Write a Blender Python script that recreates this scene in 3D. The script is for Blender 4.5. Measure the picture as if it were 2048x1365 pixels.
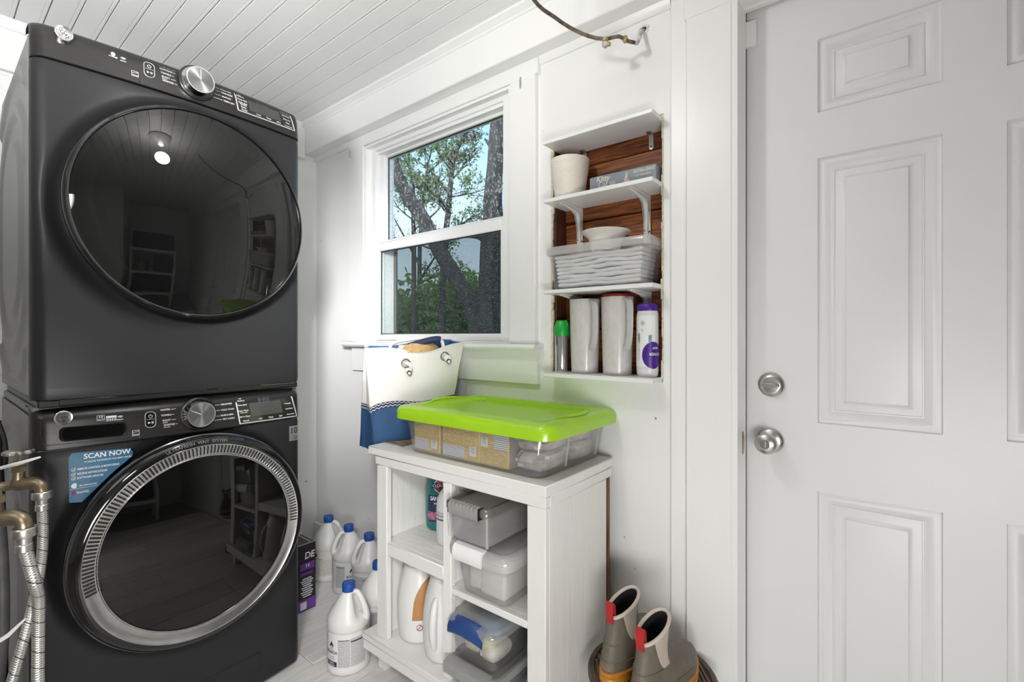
import bpy, bmesh, math, random
from mathutils import Vector, Matrix
PI = math.pi
rnd = random.Random(11)
for o in list(bpy.data.objects):
    bpy.data.objects.remove(o)
SC = bpy.context.scene
COL = SC.collection

# ------------------------------------------------------------------ camera
cd = bpy.data.cameras.new('camera')
cam = bpy.data.objects.new('camera', cd)
COL.objects.link(cam)
cd.sensor_width = 36.0
cd.lens = 16.875
cd.shift_y = -0.00513
cd.clip_start = 0.02
cd.clip_end = 200
cam.location = (0, 0, 1.19)
cam.rotation_euler = (PI / 2, 0, math.radians(38.92))
SC.camera = cam

# ------------------------------------------------------------------ exposure
SC.view_settings.view_transform = 'Standard'
SC.view_settings.look = 'None'
SC.view_settings.gamma = 1.0
SC.view_settings.use_curve_mapping = False
SC.view_settings.exposure = 0.06
SC.cycles.max_bounces = 14
SC.cycles.diffuse_bounces = 6
SC.cycles.glossy_bounces = 6
SC.cycles.transparent_max_bounces = 32
SC.cycles.transmission_bounces = 10
SC.cycles.caustics_reflective = False
SC.cycles.caustics_refractive = False
SC.cycles.sample_clamp_indirect = 6.0
SC.cycles.use_denoising = True

# ------------------------------------------------------------------ world: spring sky
W = bpy.data.worlds.new('sky')
SC.world = W
W.use_nodes = True
nt = W.node_tree
nt.nodes.clear()
no = nt.nodes.new('ShaderNodeOutputWorld')
nb = nt.nodes.new('ShaderNodeBackground')
ntc = nt.nodes.new('ShaderNodeTexCoord')
nsp = nt.nodes.new('ShaderNodeSeparateXYZ')
nr = nt.nodes.new('ShaderNodeValToRGB')
nt.links.new(ntc.outputs['Generated'], nsp.inputs[0])
nt.links.new(nsp.outputs['Z'], nr.inputs[0])
nt.links.new(nr.outputs[0], nb.inputs[0])
nt.links.new(nb.outputs[0], no.inputs[0])
cr = nr.color_ramp
cr.elements[0].position = 0.0
cr.elements[0].color = (0.80, 0.90, 1.0, 1)
cr.elements[1].position = 0.9
cr.elements[1].color = (0.13, 0.34, 0.80, 1)
for p, c in ((0.14, (0.72, 0.86, 1.0, 1)), (0.30, (0.50, 0.73, 1.0, 1)), (0.42, (0.30, 0.58, 0.98, 1))):
    e = cr.elements.new(p)
    e.color = c
nb.inputs[1].default_value = 1.7

# ------------------------------------------------------------------ ceiling bulb, sun and added fill lamps
def lamp(name, kind, loc, energy, size, color=(1, 1, 1), rot=(0, 0, 0)):
    d = bpy.data.lights.new(name, kind)
    d.energy = energy
    d.color = color
    if kind == 'AREA':
        d.shape = 'DISK'
        d.size = size
    else:
        d.shadow_soft_size = size
    o = bpy.data.objects.new(name, d)
    o.location = loc
    o.rotation_euler = rot
    COL.objects.link(o)
    return o
def aim(*d):
    return Vector(d).to_track_quat('-Z', 'Y').to_euler()
lamp('ceiling_bulb', 'POINT', (-0.82, 0.50, 2.12), 9.4, 0.05, (1.0, 0.985, 0.965))
lamp('overhead_fill', 'AREA', (-0.9, -1.2, 2.28), 6.0, 1.1, (1.0, 0.99, 0.975))  # unseen fill added overhead behind the camera, no known fixture
lamp('low_fill', 'AREA', (0.15, -0.25, 0.55), 9.0, 0.4, (1.0, 0.99, 0.975), aim(-1, 0.55, 0.0))  # added low fill out of frame, brightens the lower half of the room
lamp('low_fill_right', 'AREA', (0.5, -0.2, 0.70), 9.0, 0.4, (1.0, 0.99, 0.975), aim(-1, 0.9, 0.0))  # second added low fill, further right; no lamp is known here
# added fill lights out of frame, aimed at the boards, far corner and floor
lamp('bounce_fill', 'AREA', (-0.7, -0.5, 1.6), 4.4, 0.3, (1, 1, 1), aim(-0.9, 1.2, 0.73)).data.spread = math.radians(80)
lamp('bounce_fill_left', 'AREA', (-0.7, -0.5, 1.6), 2.9, 0.3, (1, 1, 1), aim(-1.5, 0.85, 0.73)).data.spread = math.radians(60)
lamp('corner_fill', 'AREA', (0.0, -0.30, 1.75), 4.2, 0.3, (1, 1, 1), aim(-2.25, 1.60, -0.48)).data.spread = math.radians(33)
lamp('floor_fill', 'AREA', (0.0, -0.30, 1.75), 1.3, 0.3, (1, 1, 1), aim(-1.9, 1.5, -1.6)).data.spread = math.radians(40)
sun = lamp('sun', 'SUN', (0, 0, 20), 4.5, 0.02, (1.0, 0.96, 0.9), (math.radians(38), 0, math.radians(20)))
sun.data.angle = 0.02

# ------------------------------------------------------------------ mesh helpers
PEND = []
class G:
    def __init__(self):
        self.v = []
        self.f = []
        self.m = []
        self.uv = {}
    def add(self, vs, fs, m=0):
        o = len(self.v)
        self.v += [tuple(p) for p in vs]
        self.f += [tuple(i + o for i in f) for f in fs]
        self.m += [m] * len(fs)
        return self
    def box(self, x0, x1, y0, y1, z0, z1, b=0.0, m=0, seg=1):
        if b <= 0:
            vs = [(x, y, z) for x in (x0, x1) for y in (y0, y1) for z in (z0, z1)]
            fs = [(0, 1, 3, 2), (4, 6, 7, 5), (0, 4, 5, 1), (2, 3, 7, 6), (0, 2, 6, 4), (1, 5, 7, 3)]
            return self.add(vs, fs, m)
        bm = bmesh.new()
        bmesh.ops.create_cube(bm, size=1.0)
        for v in bm.verts:
            v.co = Vector(((x0 + x1) / 2 + v.co.x * (x1 - x0), (y0 + y1) / 2 + v.co.y * (y1 - y0), (z0 + z1) / 2 + v.co.z * (z1 - z0)))
        b = min(b, 0.49 * min(abs(x1 - x0), abs(y1 - y0), abs(z1 - z0)))
        bmesh.ops.bevel(bm, geom=list(bm.edges), offset=b, segments=seg, affect='EDGES', profile=0.5)
        bm.verts.index_update()
        vs = [v.co.copy() for v in bm.verts]
        fs = [[v.index for v in f.verts] for f in bm.faces]
        bm.free()
        return self.add(vs, fs, m)
    def loft(self, rings, closed=True, cap0=True, cap1=True, m=0):
        n = len(rings[0])
        vs = [p for r in rings for p in r]
        fs = []
        for i in range(len(rings) - 1):
            for j in range(n if closed else n - 1):
                k = (j + 1) % n
                fs.append((i * n + j, i * n + k, (i + 1) * n + k, (i + 1) * n + j))
        if closed and cap0:
            fs.append(tuple(range(n - 1, -1, -1)))
        if closed and cap1:
            fs.append(tuple(range((len(rings) - 1) * n, len(rings) * n)))
        return self.add(vs, fs, m)
    def lathe(self, prof, n=32, c=(0, 0, 0), axis='Z', cap0=True, cap1=True, m=0, sx=1.0, sy=1.0):
        rings = []
        for r, h in prof:
            ring = []
            for j in range(n):
                a = 2 * PI * j / n
                p, q = r * math.cos(a) * sx, r * math.sin(a) * sy
                if axis == 'Z':
                    ring.append((c[0] + p, c[1] + q, c[2] + h))
                elif axis == 'X':
                    ring.append((c[0] + h, c[1] + p, c[2] + q))
                else:
                    ring.append((c[0] + q, c[1] + h, c[2] + p))
            rings.append(ring)
        return self.loft(rings, True, cap0, cap1, m)
    def tube(self, pts, r, n=10, m=0, cap=True, smooth=0):
        pts = [Vector(p) for p in pts]
        if smooth:
            pts = catmull(pts, smooth)
        N = len(pts)
        rs = r if isinstance(r, (list, tuple)) else [r] * N
        if len(rs) != N:
            k = len(rs) - 1
            rs = [rs[min(k, int(i * k / (N - 1)))] * (1 - (i * k / (N - 1)) % 1) + rs[min(k, int(i * k / (N - 1)) + 1)] * ((i * k / (N - 1)) % 1) for i in range(N)]
        t0 = (pts[1] - pts[0]).normalized()
        up = Vector((0, 0, 1)) if abs(t0.z) < 0.9 else Vector((1, 0, 0))
        s = t0.cross(up).normalized()
        rings = []
        for i, p in enumerate(pts):
            t = (pts[min(i + 1, N - 1)] - pts[max(i - 1, 0)])
            if t.length < 1e-9:
                t = t0
            t = t.normalized()
            s = (s - t * s.dot(t))
            s = s.normalized() if s.length > 1e-6 else t.orthogonal().normalized()
            u = t.cross(s)
            rings.append([tuple(p + (s * math.cos(2 * PI * j / n) + u * math.sin(2 * PI * j / n)) * rs[i]) for j in range(n)])
        return self.loft(rings, True, cap, cap, m)
    def prism(self, poly, a, b, axis='Y', m=0):
        def P(p, h):
            return (p[0], h, p[1]) if axis == 'Y' else ((h, p[0], p[1]) if axis == 'X' else (p[0], p[1], h))
        return self.loft([[P(p, a) for p in poly], [P(p, b) for p in poly]], True, True, True, m)
    def grid(self, nu, nv, f, m=0, uv=False):
        o = len(self.v)
        vs = [f(i / nu, j / nv) for j in range(nv + 1) for i in range(nu + 1)]
        fs = [(j * (nu + 1) + i, j * (nu + 1) + i + 1, (j + 1) * (nu + 1) + i + 1, (j + 1) * (nu + 1) + i) for j in range(nv) for i in range(nu)]
        self.add(vs, fs, m)
        if uv:
            for j in range(nv + 1):
                for i in range(nu + 1):
                    self.uv[o + j * (nu + 1) + i] = (i / nu, j / nv)
        return self
    def map(self, fn):
        self.v = [tuple(fn(*p)) for p in self.v]
        return self
    def merge(self, other, m=None):
        o = len(self.v)
        self.v += other.v
        self.f += [tuple(i + o for i in f) for f in other.f]
        self.m += other.m if m is None else [m] * len(other.f)
        for k, v in other.uv.items():
            self.uv[k + o] = v
        return self

def catmull(P, k):
    out = []
    n = len(P)
    for i in range(n - 1):
        p0, p1, p2, p3 = P[max(i - 1, 0)], P[i], P[i + 1], P[min(i + 2, n - 1)]
        for j in range(k):
            t = j / k
            out.append(0.5 * ((2 * p1) + (p2 - p0) * t + (2 * p0 - 5 * p1 + 4 * p2 - p3) * t * t + (3 * p1 - p0 - 3 * p2 + p3) * t ** 3))
    out.append(P[-1])
    return out

def mesh(name, g, mats, smooth=40):
    me = bpy.data.meshes.new(name)
    me.from_pydata(g.v, [], g.f)
    if not isinstance(mats, (list, tuple)):
        mats = [mats]
    for x in mats:
        me.materials.append(x)
    if any(g.m):
        me.polygons.foreach_set('material_index', g.m)
    if g.uv:
        ul = me.uv_layers.new(name='UVMap')
        for l in me.loops:
            ul.data[l.index].uv = g.uv.get(l.vertex_index, (0, 0))
    bm = bmesh.new()
    bm.from_mesh(me)
    bmesh.ops.recalc_face_normals(bm, faces=bm.faces)
    bm.to_mesh(me)
    bm.free()
    if smooth:
        me.polygons.foreach_set('use_smooth', [True] * len(me.polygons))
        me.set_sharp_from_angle(angle=math.radians(smooth))
    me.update()
    return me

def obj(name, g, mats, parent=None, smooth=40, **kw):
    o = bpy.data.objects.new(name, g if isinstance(g, bpy.types.Mesh) else mesh(name, g, mats, smooth))
    if parent is not None:
        o.parent = parent
    for k, v in kw.items():
        o[k] = v
    PEND.append(o)
    return o

def thing(name, label, cat, loc=(0, 0, 0), rz=0.0, group=None, rot=None, kind=None):
    o = bpy.data.objects.new(name, None)
    o.empty_display_size = 0.05
    o.location = loc
    o.rotation_euler = rot if rot else (0, 0, rz)
    o['label'] = label
    o['category'] = cat
    if group:
        o['group'] = group
    if kind:
        o['kind'] = kind
    PEND.append(o)
    return o

def tag(o, label, cat, group=None):
    o['label'] = label
    o['category'] = cat
    if group:
        o['group'] = group
    return o

def struct(name, g, mats, parent=None, smooth=30, label=None):
    o = obj(name, g, mats, parent, smooth)
    if parent is None:
        o['kind'] = 'structure'
        if label:
            o['label'] = label
    return o

def kids(o):
    return [c for c in PEND if c.parent is o]

def dup(root, loc, rz=None, label=None):
    r = root.copy()
    r.location = loc
    if rz is not None:
        r.rotation_euler = (0, 0, rz)
    if label:
        r['label'] = label
    PEND.append(r)
    for c in kids(root):
        k = c.copy()
        k.parent = r
        PEND.append(k)
        for d in kids(c):
            e = d.copy()
            e.parent = k
            PEND.append(e)
    return r

def rr(w, d, r, k=4, z=None, cx=0.0, cy=0.0):
    r = min(r, w / 2 - 1e-4, d / 2 - 1e-4)
    out = []
    for sx, sy, a0 in ((1, -1, -PI / 2), (1, 1, 0), (-1, 1, PI / 2), (-1, -1, PI)):
        for i in range(k + 1):
            a = a0 + PI / 2 * i / k
            p = (cx + sx * (w / 2 - r) + r * math.cos(a), cy + sy * (d / 2 - r) + r * math.sin(a))
            out.append(p if z is None else (p[0], p[1], z))
    return out

TXT = {}
def txt(s, size=1.0, align='CENTER', bold=False):
    key = (s, align, bold)
    if key not in TXT:
        c = bpy.data.curves.new('t', 'FONT')
        c.body = s
        c.align_x = align
        c.align_y = 'CENTER'
        c.resolution_u = 3
        c.fill_mode = 'FRONT'
        if bold:
            c.offset = 0.018
        o = bpy.data.objects.new('t', c)
        COL.objects.link(o)
        dg = bpy.context.evaluated_depsgraph_get()
        me = bpy.data.meshes.new_from_object(o.evaluated_get(dg))
        TXT[key] = ([(v.co.x, v.co.y) for v in me.vertices], [tuple(p.vertices) for p in me.polygons])
        bpy.data.objects.remove(o)
        bpy.data.curves.remove(c)
        bpy.data.meshes.remove(me)
    return TXT[key]

def put(g, s, size, f, align='CENTER', m=0, bold=False, sx=1.0):
    vs, fs = txt(s, 1.0, align, bold)
    g.add([f(x * size * sx, y * size) for x, y in vs], fs, m)
    return g

def smooth01(t):
    t = max(0.0, min(1.0, t))
    return t * t * (3 - 2 * t)

# ------------------------------------------------------------------ materials
def mat(name, col, rough=0.5, metal=0.0, var=0.04, scale=20.0, bump=0.0, bscale=None, spec=0.5, coat=0.0, stretch=(1, 1, 1), alpha=1.0, col2=None, trans=0.0, sub=0.0, detail=4.0, coords='Object', ramp=(0.3, 0.7)):
    m = bpy.data.materials.new(name)
    m.use_nodes = True
    t = m.node_tree
    b = t.nodes['Principled BSDF']
    tc = t.nodes.new('ShaderNodeTexCoord')
    mp = t.nodes.new('ShaderNodeMapping')
    mp.inputs['Scale'].default_value = stretch
    nz = t.nodes.new('ShaderNodeTexNoise')
    nz.inputs['Scale'].default_value = scale
    nz.inputs['Detail'].default_value = detail
    t.links.new(tc.outputs[coords], mp.inputs[0])
    t.links.new(mp.outputs[0], nz.inputs['Vector'])
    rp = t.nodes.new('ShaderNodeValToRGB')
    c1 = tuple(max(0, c * (1 - var)) for c in col)
    c2 = col2 if col2 else tuple(min(1, c * (1 + var)) for c in col)
    rp.color_ramp.elements[0].position = ramp[0]
    rp.color_ramp.elements[1].position = ramp[1]
    rp.color_ramp.elements[0].color = (*c1, 1)
    rp.color_ramp.elements[1].color = (*c2, 1)
    t.links.new(nz.outputs['Fac'], rp.inputs[0])
    t.links.new(rp.outputs[0], b.inputs['Base Color'])
    b.inputs['Roughness'].default_value = rough
    b.inputs['Metallic'].default_value = metal
    b.inputs['Specular IOR Level'].default_value = spec
    b.inputs['Coat Weight'].default_value = coat
    b.inputs['Coat Roughness'].default_value = 0.05
    if trans:
        b.inputs['Transmission Weight'].default_value = trans
    if sub:
        b.inputs['Subsurface Weight'].default_value = sub
        b.inputs['Subsurface Radius'].default_value = (0.01, 0.01, 0.01)
    if bump:
        bn = t.nodes.new('ShaderNodeBump')
        bn.inputs['Strength'].default_value = bump
        bn.inputs['Distance'].default_value = 0.004
        if bscale:
            n2 = t.nodes.new('ShaderNodeTexNoise')
            n2.inputs['Scale'].default_value = bscale
            n2.inputs['Detail'].default_value = 3
            t.links.new(mp.outputs[0], n2.inputs['Vector'])
            t.links.new(n2.outputs['Fac'], bn.inputs['Height'])
        else:
            t.links.new(nz.outputs['Fac'], bn.inputs['Height'])
        t.links.new(bn.outputs[0], b.inputs['Normal'])
    return m

def chips(m, col, scale, thr, stretch=(1, 1, 1), soft=0.02):
    """marks, chips and specks of another colour, with shapes of their own"""
    t = m.node_tree
    b = t.nodes['Principled BSDF']
    src = b.inputs['Base Color'].links[0].from_socket
    tc = t.nodes.new('ShaderNodeTexCoord')
    mp = t.nodes.new('ShaderNodeMapping')
    mp.inputs['Scale'].default_value = stretch
    nz = t.nodes.new('ShaderNodeTexNoise')
    nz.inputs['Scale'].default_value = scale
    nz.inputs['Detail'].default_value = 6
    t.links.new(tc.outputs['Object'], mp.inputs[0])
    t.links.new(mp.outputs[0], nz.inputs['Vector'])
    rp = t.nodes.new('ShaderNodeValToRGB')
    rp.color_ramp.elements[0].position = thr
    rp.color_ramp.elements[1].position = thr + soft
    rp.color_ramp.elements[0].color = (0, 0, 0, 1)
    rp.color_ramp.elements[1].color = (1, 1, 1, 1)
    t.links.new(nz.outputs['Fac'], rp.inputs[0])
    mx = t.nodes.new('ShaderNodeMix')
    mx.data_type = 'RGBA'
    t.links.new(rp.outputs[0], mx.inputs[0])
    t.links.new(src, mx.inputs[6])
    mx.inputs[7].default_value = (*col, 1)
    t.links.new(mx.outputs[2], b.inputs['Base Color'])
    return m

def sheen(t, base=0.04, top=0.6):
    """surface reflection of a thin sheet, the same from both sides"""
    lw = t.nodes.new('ShaderNodeLayerWeight')
    lw.inputs[0].default_value = 0.5
    pw = t.nodes.new('ShaderNodeMath')
    pw.operation = 'POWER'
    pw.inputs[1].default_value = 4.0
    t.links.new(lw.outputs['Facing'], pw.inputs[0])
    mr = t.nodes.new('ShaderNodeMapRange')
    mr.inputs['To Min'].default_value = base
    mr.inputs['To Max'].default_value = top
    t.links.new(pw.outputs[0], mr.inputs['Value'])
    return mr.outputs[0]

def clear(name, tint=(0.95, 0.95, 0.95), body=(0.85, 0.86, 0.87), fac=0.25, rough=0.12, translucent=False, spec=0.5):
    """thin clear or cloudy plastic and glass"""
    m = bpy.data.materials.new(name)
    m.use_nodes = True
    t = m.node_tree
    b = t.nodes['Principled BSDF']
    out = t.nodes['Material Output']
    nz = t.nodes.new('ShaderNodeTexNoise')
    nz.inputs['Scale'].default_value = 9
    rp = t.nodes.new('ShaderNodeMapRange')
    rp.inputs['To Min'].default_value = fac * 0.85
    rp.inputs['To Max'].default_value = fac * 1.15
    t.links.new(nz.outputs['Fac'], rp.inputs['Value'])
    b.inputs['Base Color'].default_value = (*body, 1)
    b.inputs['Roughness'].default_value = rough
    b.inputs['Specular IOR Level'].default_value = spec
    tr = t.nodes.new('ShaderNodeBsdfTransparent')
    tr.inputs[0].default_value = (*tint, 1)
    mx = t.nodes.new('ShaderNodeMixShader')
    t.links.new(rp.outputs[0], mx.inputs[0])
    t.links.new(tr.outputs[0], mx.inputs[1])
    if translucent:
        tl = t.nodes.new('ShaderNodeBsdfTranslucent')
        tl.inputs[0].default_value = (*body, 1)
        m2 = t.nodes.new('ShaderNodeMixShader')
        m2.inputs[0].default_value = 0.4
        t.links.new(b.outputs[0], m2.inputs[1])
        t.links.new(tl.outputs[0], m2.inputs[2])
        t.links.new(m2.outputs[0], mx.inputs[2])
    else:
        t.links.new(b.outputs[0], mx.inputs[2])
    gl = t.nodes.new('ShaderNodeBsdfGlossy')
    gl.inputs['Roughness'].default_value = rough * 0.5
    fr = sheen(t)
    m3 = t.nodes.new('ShaderNodeMixShader')
    t.links.new(fr, m3.inputs[0])
    t.links.new(mx.outputs[0], m3.inputs[1])
    t.links.new(gl.outputs[0], m3.inputs[2])
    t.links.new(m3.outputs[0], out.inputs[0])
    return m

def wood(name, dark, light, stretch, scale=6.0, rough=0.6, knots=True, coords='Object'):
    m = mat(name, dark, rough, var=0.0, scale=scale, stretch=stretch, col2=light, bump=0.25, detail=8, coords=coords, ramp=(0.35, 0.65))
    t = m.node_tree
    b = t.nodes['Principled BSDF']
    src = b.inputs['Base Color'].links[0].from_socket
    tc = t.nodes.new('ShaderNodeTexCoord')
    mp = t.nodes.new('ShaderNodeMapping')
    mp.inputs['Scale'].default_value = tuple(s * 0.7 for s in stretch)
    t.links.new(tc.outputs[coords], mp.inputs[0])
    wv = t.nodes.new('ShaderNodeTexNoise')
    wv.inputs['Scale'].default_value = scale * 4
    wv.inputs['Detail'].default_value = 2
    t.links.new(mp.outputs[0], wv.inputs['Vector'])
    mx = t.nodes.new('ShaderNodeMix')
    mx.data_type = 'RGBA'
    mx.blend_type = 'MULTIPLY'
    mx.inputs[0].default_value = 0.75
    rp = t.nodes.new('ShaderNodeValToRGB')
    rp.color_ramp.elements[0].position = 0.38
    rp.color_ramp.elements[1].position = 0.56
    rp.color_ramp.elements[0].color = (0.32, 0.26, 0.22, 1)
    t.links.new(wv.outputs['Fac'], rp.inputs[0])
    t.links.new(src, mx.inputs[6])
    t.links.new(rp.outputs[0], mx.inputs[7])
    t.links.new(mx.outputs[2], b.inputs['Base Color'])
    return m

def print_mat(name, paper, ink, rows=24, dens=0.45, cols=60, rough=0.4, gap=0.5):
    """rows of fine print, too small to read, on a label (UV driven)"""
    m = bpy.data.materials.new(name)
    m.use_nodes = True
    t = m.node_tree
    b = t.nodes['Principled BSDF']
    b.inputs['Roughness'].default_value = rough
    tc = t.nodes.new('ShaderNodeTexCoord')
    sp = t.nodes.new('ShaderNodeSeparateXYZ')
    t.links.new(tc.outputs['UV'], sp.inputs[0])
    def M(op, a, bb=None):
        n = t.nodes.new('ShaderNodeMath')
        n.operation = op
        if isinstance(a, (int, float)):
            n.inputs[0].default_value = a
        else:
            t.links.new(a, n.inputs[0])
        if bb is not None:
            if isinstance(bb, (int, float)):
                n.inputs[1].default_value = bb
            else:
                t.links.new(bb, n.inputs[1])
        return n.outputs[0]
    v = M('MULTIPLY', sp.outputs['Y'], rows)
    row = M('FLOOR', v)
    fr = M('FRACT', v)
    inrow = M('LESS_THAN', fr, gap)
    cb = t.nodes.new('ShaderNodeCombineXYZ')
    t.links.new(M('MULTIPLY', sp.outputs['X'], cols), cb.inputs[0])
    t.links.new(M('MULTIPLY', row, 7.31), cb.inputs[1])
    nz = t.nodes.new('ShaderNodeTexNoise')
    nz.inputs['Scale'].default_value = 1.0
    nz.inputs['Detail'].default_value = 2
    t.links.new(cb.outputs[0], nz.inputs['Vector'])
    ink_on = M('MULTIPLY', M('GREATER_THAN', nz.outputs['Fac'], 1 - dens - 0.05), inrow)
    mx = t.nodes.new('ShaderNodeMix')
    mx.data_type = 'RGBA'
    t.links.new(ink_on, mx.inputs[0])
    mx.inputs[6].default_value = (*paper, 1)
    mx.inputs[7].default_value = (*ink, 1)
    t.links.new(mx.outputs[2], b.inputs['Base Color'])
    return m

def rough_noise(m, lo, hi, scale):
    t = m.node_tree
    b = t.nodes['Principled BSDF']
    nz = t.nodes.new('ShaderNodeTexNoise')
    nz.inputs['Scale'].default_value = scale
    mr = t.nodes.new('ShaderNodeMapRange')
    mr.inputs['To Min'].default_value = lo
    mr.inputs['To Max'].default_value = hi
    t.links.new(nz.outputs['Fac'], mr.inputs['Value'])
    t.links.new(mr.outputs[0], b.inputs['Roughness'])
    return m

WALL = chips(mat('white_wall_paint', (0.80, 0.80, 0.79), 0.5, var=0.015, scale=3, bump=0.12, bscale=60), (0.25, 0.23, 0.2), 26, 0.735)
TRIM = mat('white_trim_paint', (0.83, 0.83, 0.82), 0.35, var=0.015, scale=6, bump=0.10, bscale=40, stretch=(1, 1, 0.2))
CEIL = mat('white_ceiling_paint', (0.80, 0.80, 0.795), 0.4, var=0.01, scale=5)
DOORP = mat('white_door_paint', (0.74, 0.74, 0.74), 0.4, var=0.01, scale=4)
VINYL = mat('white_vinyl', (0.84, 0.84, 0.84), 0.3, var=0.01)
NICKEL = mat('satin_nickel', (0.62, 0.60, 0.57), 0.28, 1.0, var=0.05, scale=60, stretch=(1, 1, 8))
CHROME = mat('bright_chrome', (0.80, 0.80, 0.80), 0.12, 1.0, var=0.02)
BRASS = mat('aged_brass', (0.34, 0.27, 0.18), 0.38, 1.0, var=0.25, scale=30)
BLACK = mat('black_plastic', (0.012, 0.012, 0.012), 0.35, var=0.1)
WHITEP = mat('white_plastic', (0.80, 0.80, 0.79), 0.35, var=0.02)
# ================================================================== THE SETTING
ZC = 2.33
XL, XR = -2.52, 2.30
YB = 1.39

def cells(cutsx, cutsz, holes):
    xs, zs = sorted(set(cutsx)), sorted(set(cutsz))
    for i in range(len(xs) - 1):
        for j in range(len(zs) - 1):
            cx, cz = (xs[i] + xs[i + 1]) / 2, (zs[j] + zs[j + 1]) / 2
            if not any(h[0] < cx < h[1] and h[2] < cz < h[3] for h in holes):
                yield xs[i], xs[i + 1], zs[j], zs[j + 1]

def wall_y(name, x0, x1, z0, z1, y0, y1, holes, m):
    g = G()
    cx = [x0, x1] + [v for h in holes for v in h[:2]]
    cz = [z0, z1] + [v for h in holes for v in h[2:]]
    for a, b, c, d in cells(cx, cz, holes):
        g.box(a, b, y0, y1, c, d)
    return struct(name, g, m, smooth=0)

# floor: whitewashed planks running towards the window wall
def whitewash(m):
    for n in m.node_tree.nodes:
        if n.type == 'MIX' and n.blend_type == 'MULTIPLY':
            n.inputs[0].default_value = 0.12
    return m
FLOORM = wood('whitewashed_plank', (0.60, 0.58, 0.555), (0.76, 0.745, 0.72), (9, 0.55, 1), 5.0, 0.5)
g = G().box(XL - 0.1, XR + 0.1, -2.75, YB + 0.12, -0.12, -0.006)
floor = struct('floor', g, mat('floor_joint_grey', (0.30, 0.29, 0.27), 0.7), label='pale whitewashed plank floor under the appliances')
pm = None
px = -2.454
FLM = []
for k in range(5):
    mm = wood('whitewashed_plank_%d' % k, tuple(c * (0.95 + 0.04 * k) for c in (0.68, 0.66, 0.64)), tuple(min(0.86, c * (0.96 + 0.03 * k)) for c in (0.80, 0.785, 0.76)), (9 + k, 0.5 + 0.06 * k, 1), 4.0 + 0.5 * k, 0.5)
    FLM.append(whitewash(mm))
k = 0
while px < 1.05:
    off = [0.0, 0.62, 0.31, 0.9][k % 4]
    for (ya, yb) in ((-0.05, off), (off, YB - 0.016)):
        if yb - ya < 0.06:
            continue
        g = G().box(px + 0.001, px + 0.199, ya + 0.001, yb - 0.001, -0.006, 0.0, 0.0018)
        obj('plank', g, FLM[(k * 3 + (1 if ya > 0 else 0)) % 5], floor)
    px += 0.2
    k += 1

# ceiling: beaded boards running along the window wall
g = G().box(XL - 0.1, XR + 0.1, -0.02, YB + 0.12, ZC + 0.012, ZC + 0.1)
ceiling = struct('ceiling', g, CEIL, label='white beaded board ceiling over the whole room')
P = 0.0714
prof = [(0.0002, 0.010), (0.0005, 0.001), (0.0012, 0.0), (P - 0.0142, 0.0), (P - 0.0136, 0.0016), (P - 0.0126, 0.0016), (P - 0.0118, 0.0002), (P - 0.0075, -0.0003), (P - 0.0030, 0.0002), (P - 0.0024, 0.0014), (P - 0.0008, 0.010)]
bg = G().prism([(a, b) for a, b in prof], XL, XR, 'X')
bme = mesh('board', bg, CEIL, 25)
y = 0.2178 - 3 * P
k = 0
while y < YB - 0.01:
    o = obj('board', bme, None, ceiling)
    o.location = (0, y + 0.0010, ZC + (0.0007 if k % 4 == 3 else 0.0))
    o.scale = (1, 0.99 if k % 5 == 3 else 1.0, 1)
    y += P
    k += 1

# walls
WIN = (-2.044, -1.115, 1.150, 2.125)
NICHE = (-0.945, -0.546, 1.052, 1.851)
DOOR = (-0.347, 0.600, 0.0, 2.100)
wall_back = wall_y('wall_back', XL - 0.1, XR + 0.1, -0.02, ZC + 0.05, YB, YB + 0.16, [WIN, NICHE, DOOR], WALL)
wall_back['label'] = 'white painted wall with the window, niche and door'
wl = struct('wall_left', G().box(XL - 0.12, XL, -0.12, YB + 0.1, -0.02, ZC + 0.05), WALL, label='white wall behind the stacked appliances')
wr = struct('wall_right', G().box(XR, XR + 0.12, -0.12, YB + 0.1, -0.02, ZC + 0.05), WALL)
wf = wall_y('wall_front', 1.12, XR + 0.1, -0.02, ZC + 0.05, -0.09, 0.02, [], WALL)
# the kitchen the photographer stands in, open to the laundry end
struct('wall_rear', G().box(-2.64, 1.24, -2.87, -2.75, -0.1, 2.5), WALL)
struct('wall_kitchen_left', G().box(-2.64, XL, -2.8, -0.12, -0.1, 2.5), WALL)
struct('wall_kitchen_right', G().box(1.12, 1.24, -2.8, -0.09, -0.1, 2.5), WALL)
struct('ceiling_kitchen', G().box(-2.64, 1.24, -2.87, -0.02, ZC + 0.015, 2.5), CEIL)

# niche: bare reddish sheathing boards and one stud
NW = [wood('red_fir_%d' % i, (0.15 + 0.03 * i, 0.034 + 0.010 * i, 0.008), (0.34 + 0.04 * i, 0.105 + 0.018 * i, 0.026 + 0.004 * i), (1.0, 12, 15), 4.2 + i, 0.55) for i in range(3)]
zs = [1.02, 1.215, 1.40, 1.59, 1.78, 1.90]
for i in range(5):
    g = G().box(-0.99, -0.50, 1.465 - (0.003 if i % 2 else 0), 1.485, zs[i] + 0.002, zs[i + 1] - 0.002, 0.003)
    obj('sheathing_plank', g, NW[(i * 2 + 1) % 3], wall_back)
obj('light_block', G().box(-1.02, -0.47, 1.487, 1.50, 1.0, 1.93), mat('light_block_dark', (0.02, 0.015, 0.012), 0.9), wall_back, smooth=0)  # unseen sheet added behind the planks to stop daylight leaking through the joints
obj('stud', G().box(-0.985, -0.931, 1.400, 1.464, 1.02, 1.90, 0.002), wood('dark_stud', (0.05, 0.012, 0.004), (0.12, 0.035, 0.012), (14, 14, 0.8), 4), wall_back)
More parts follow.
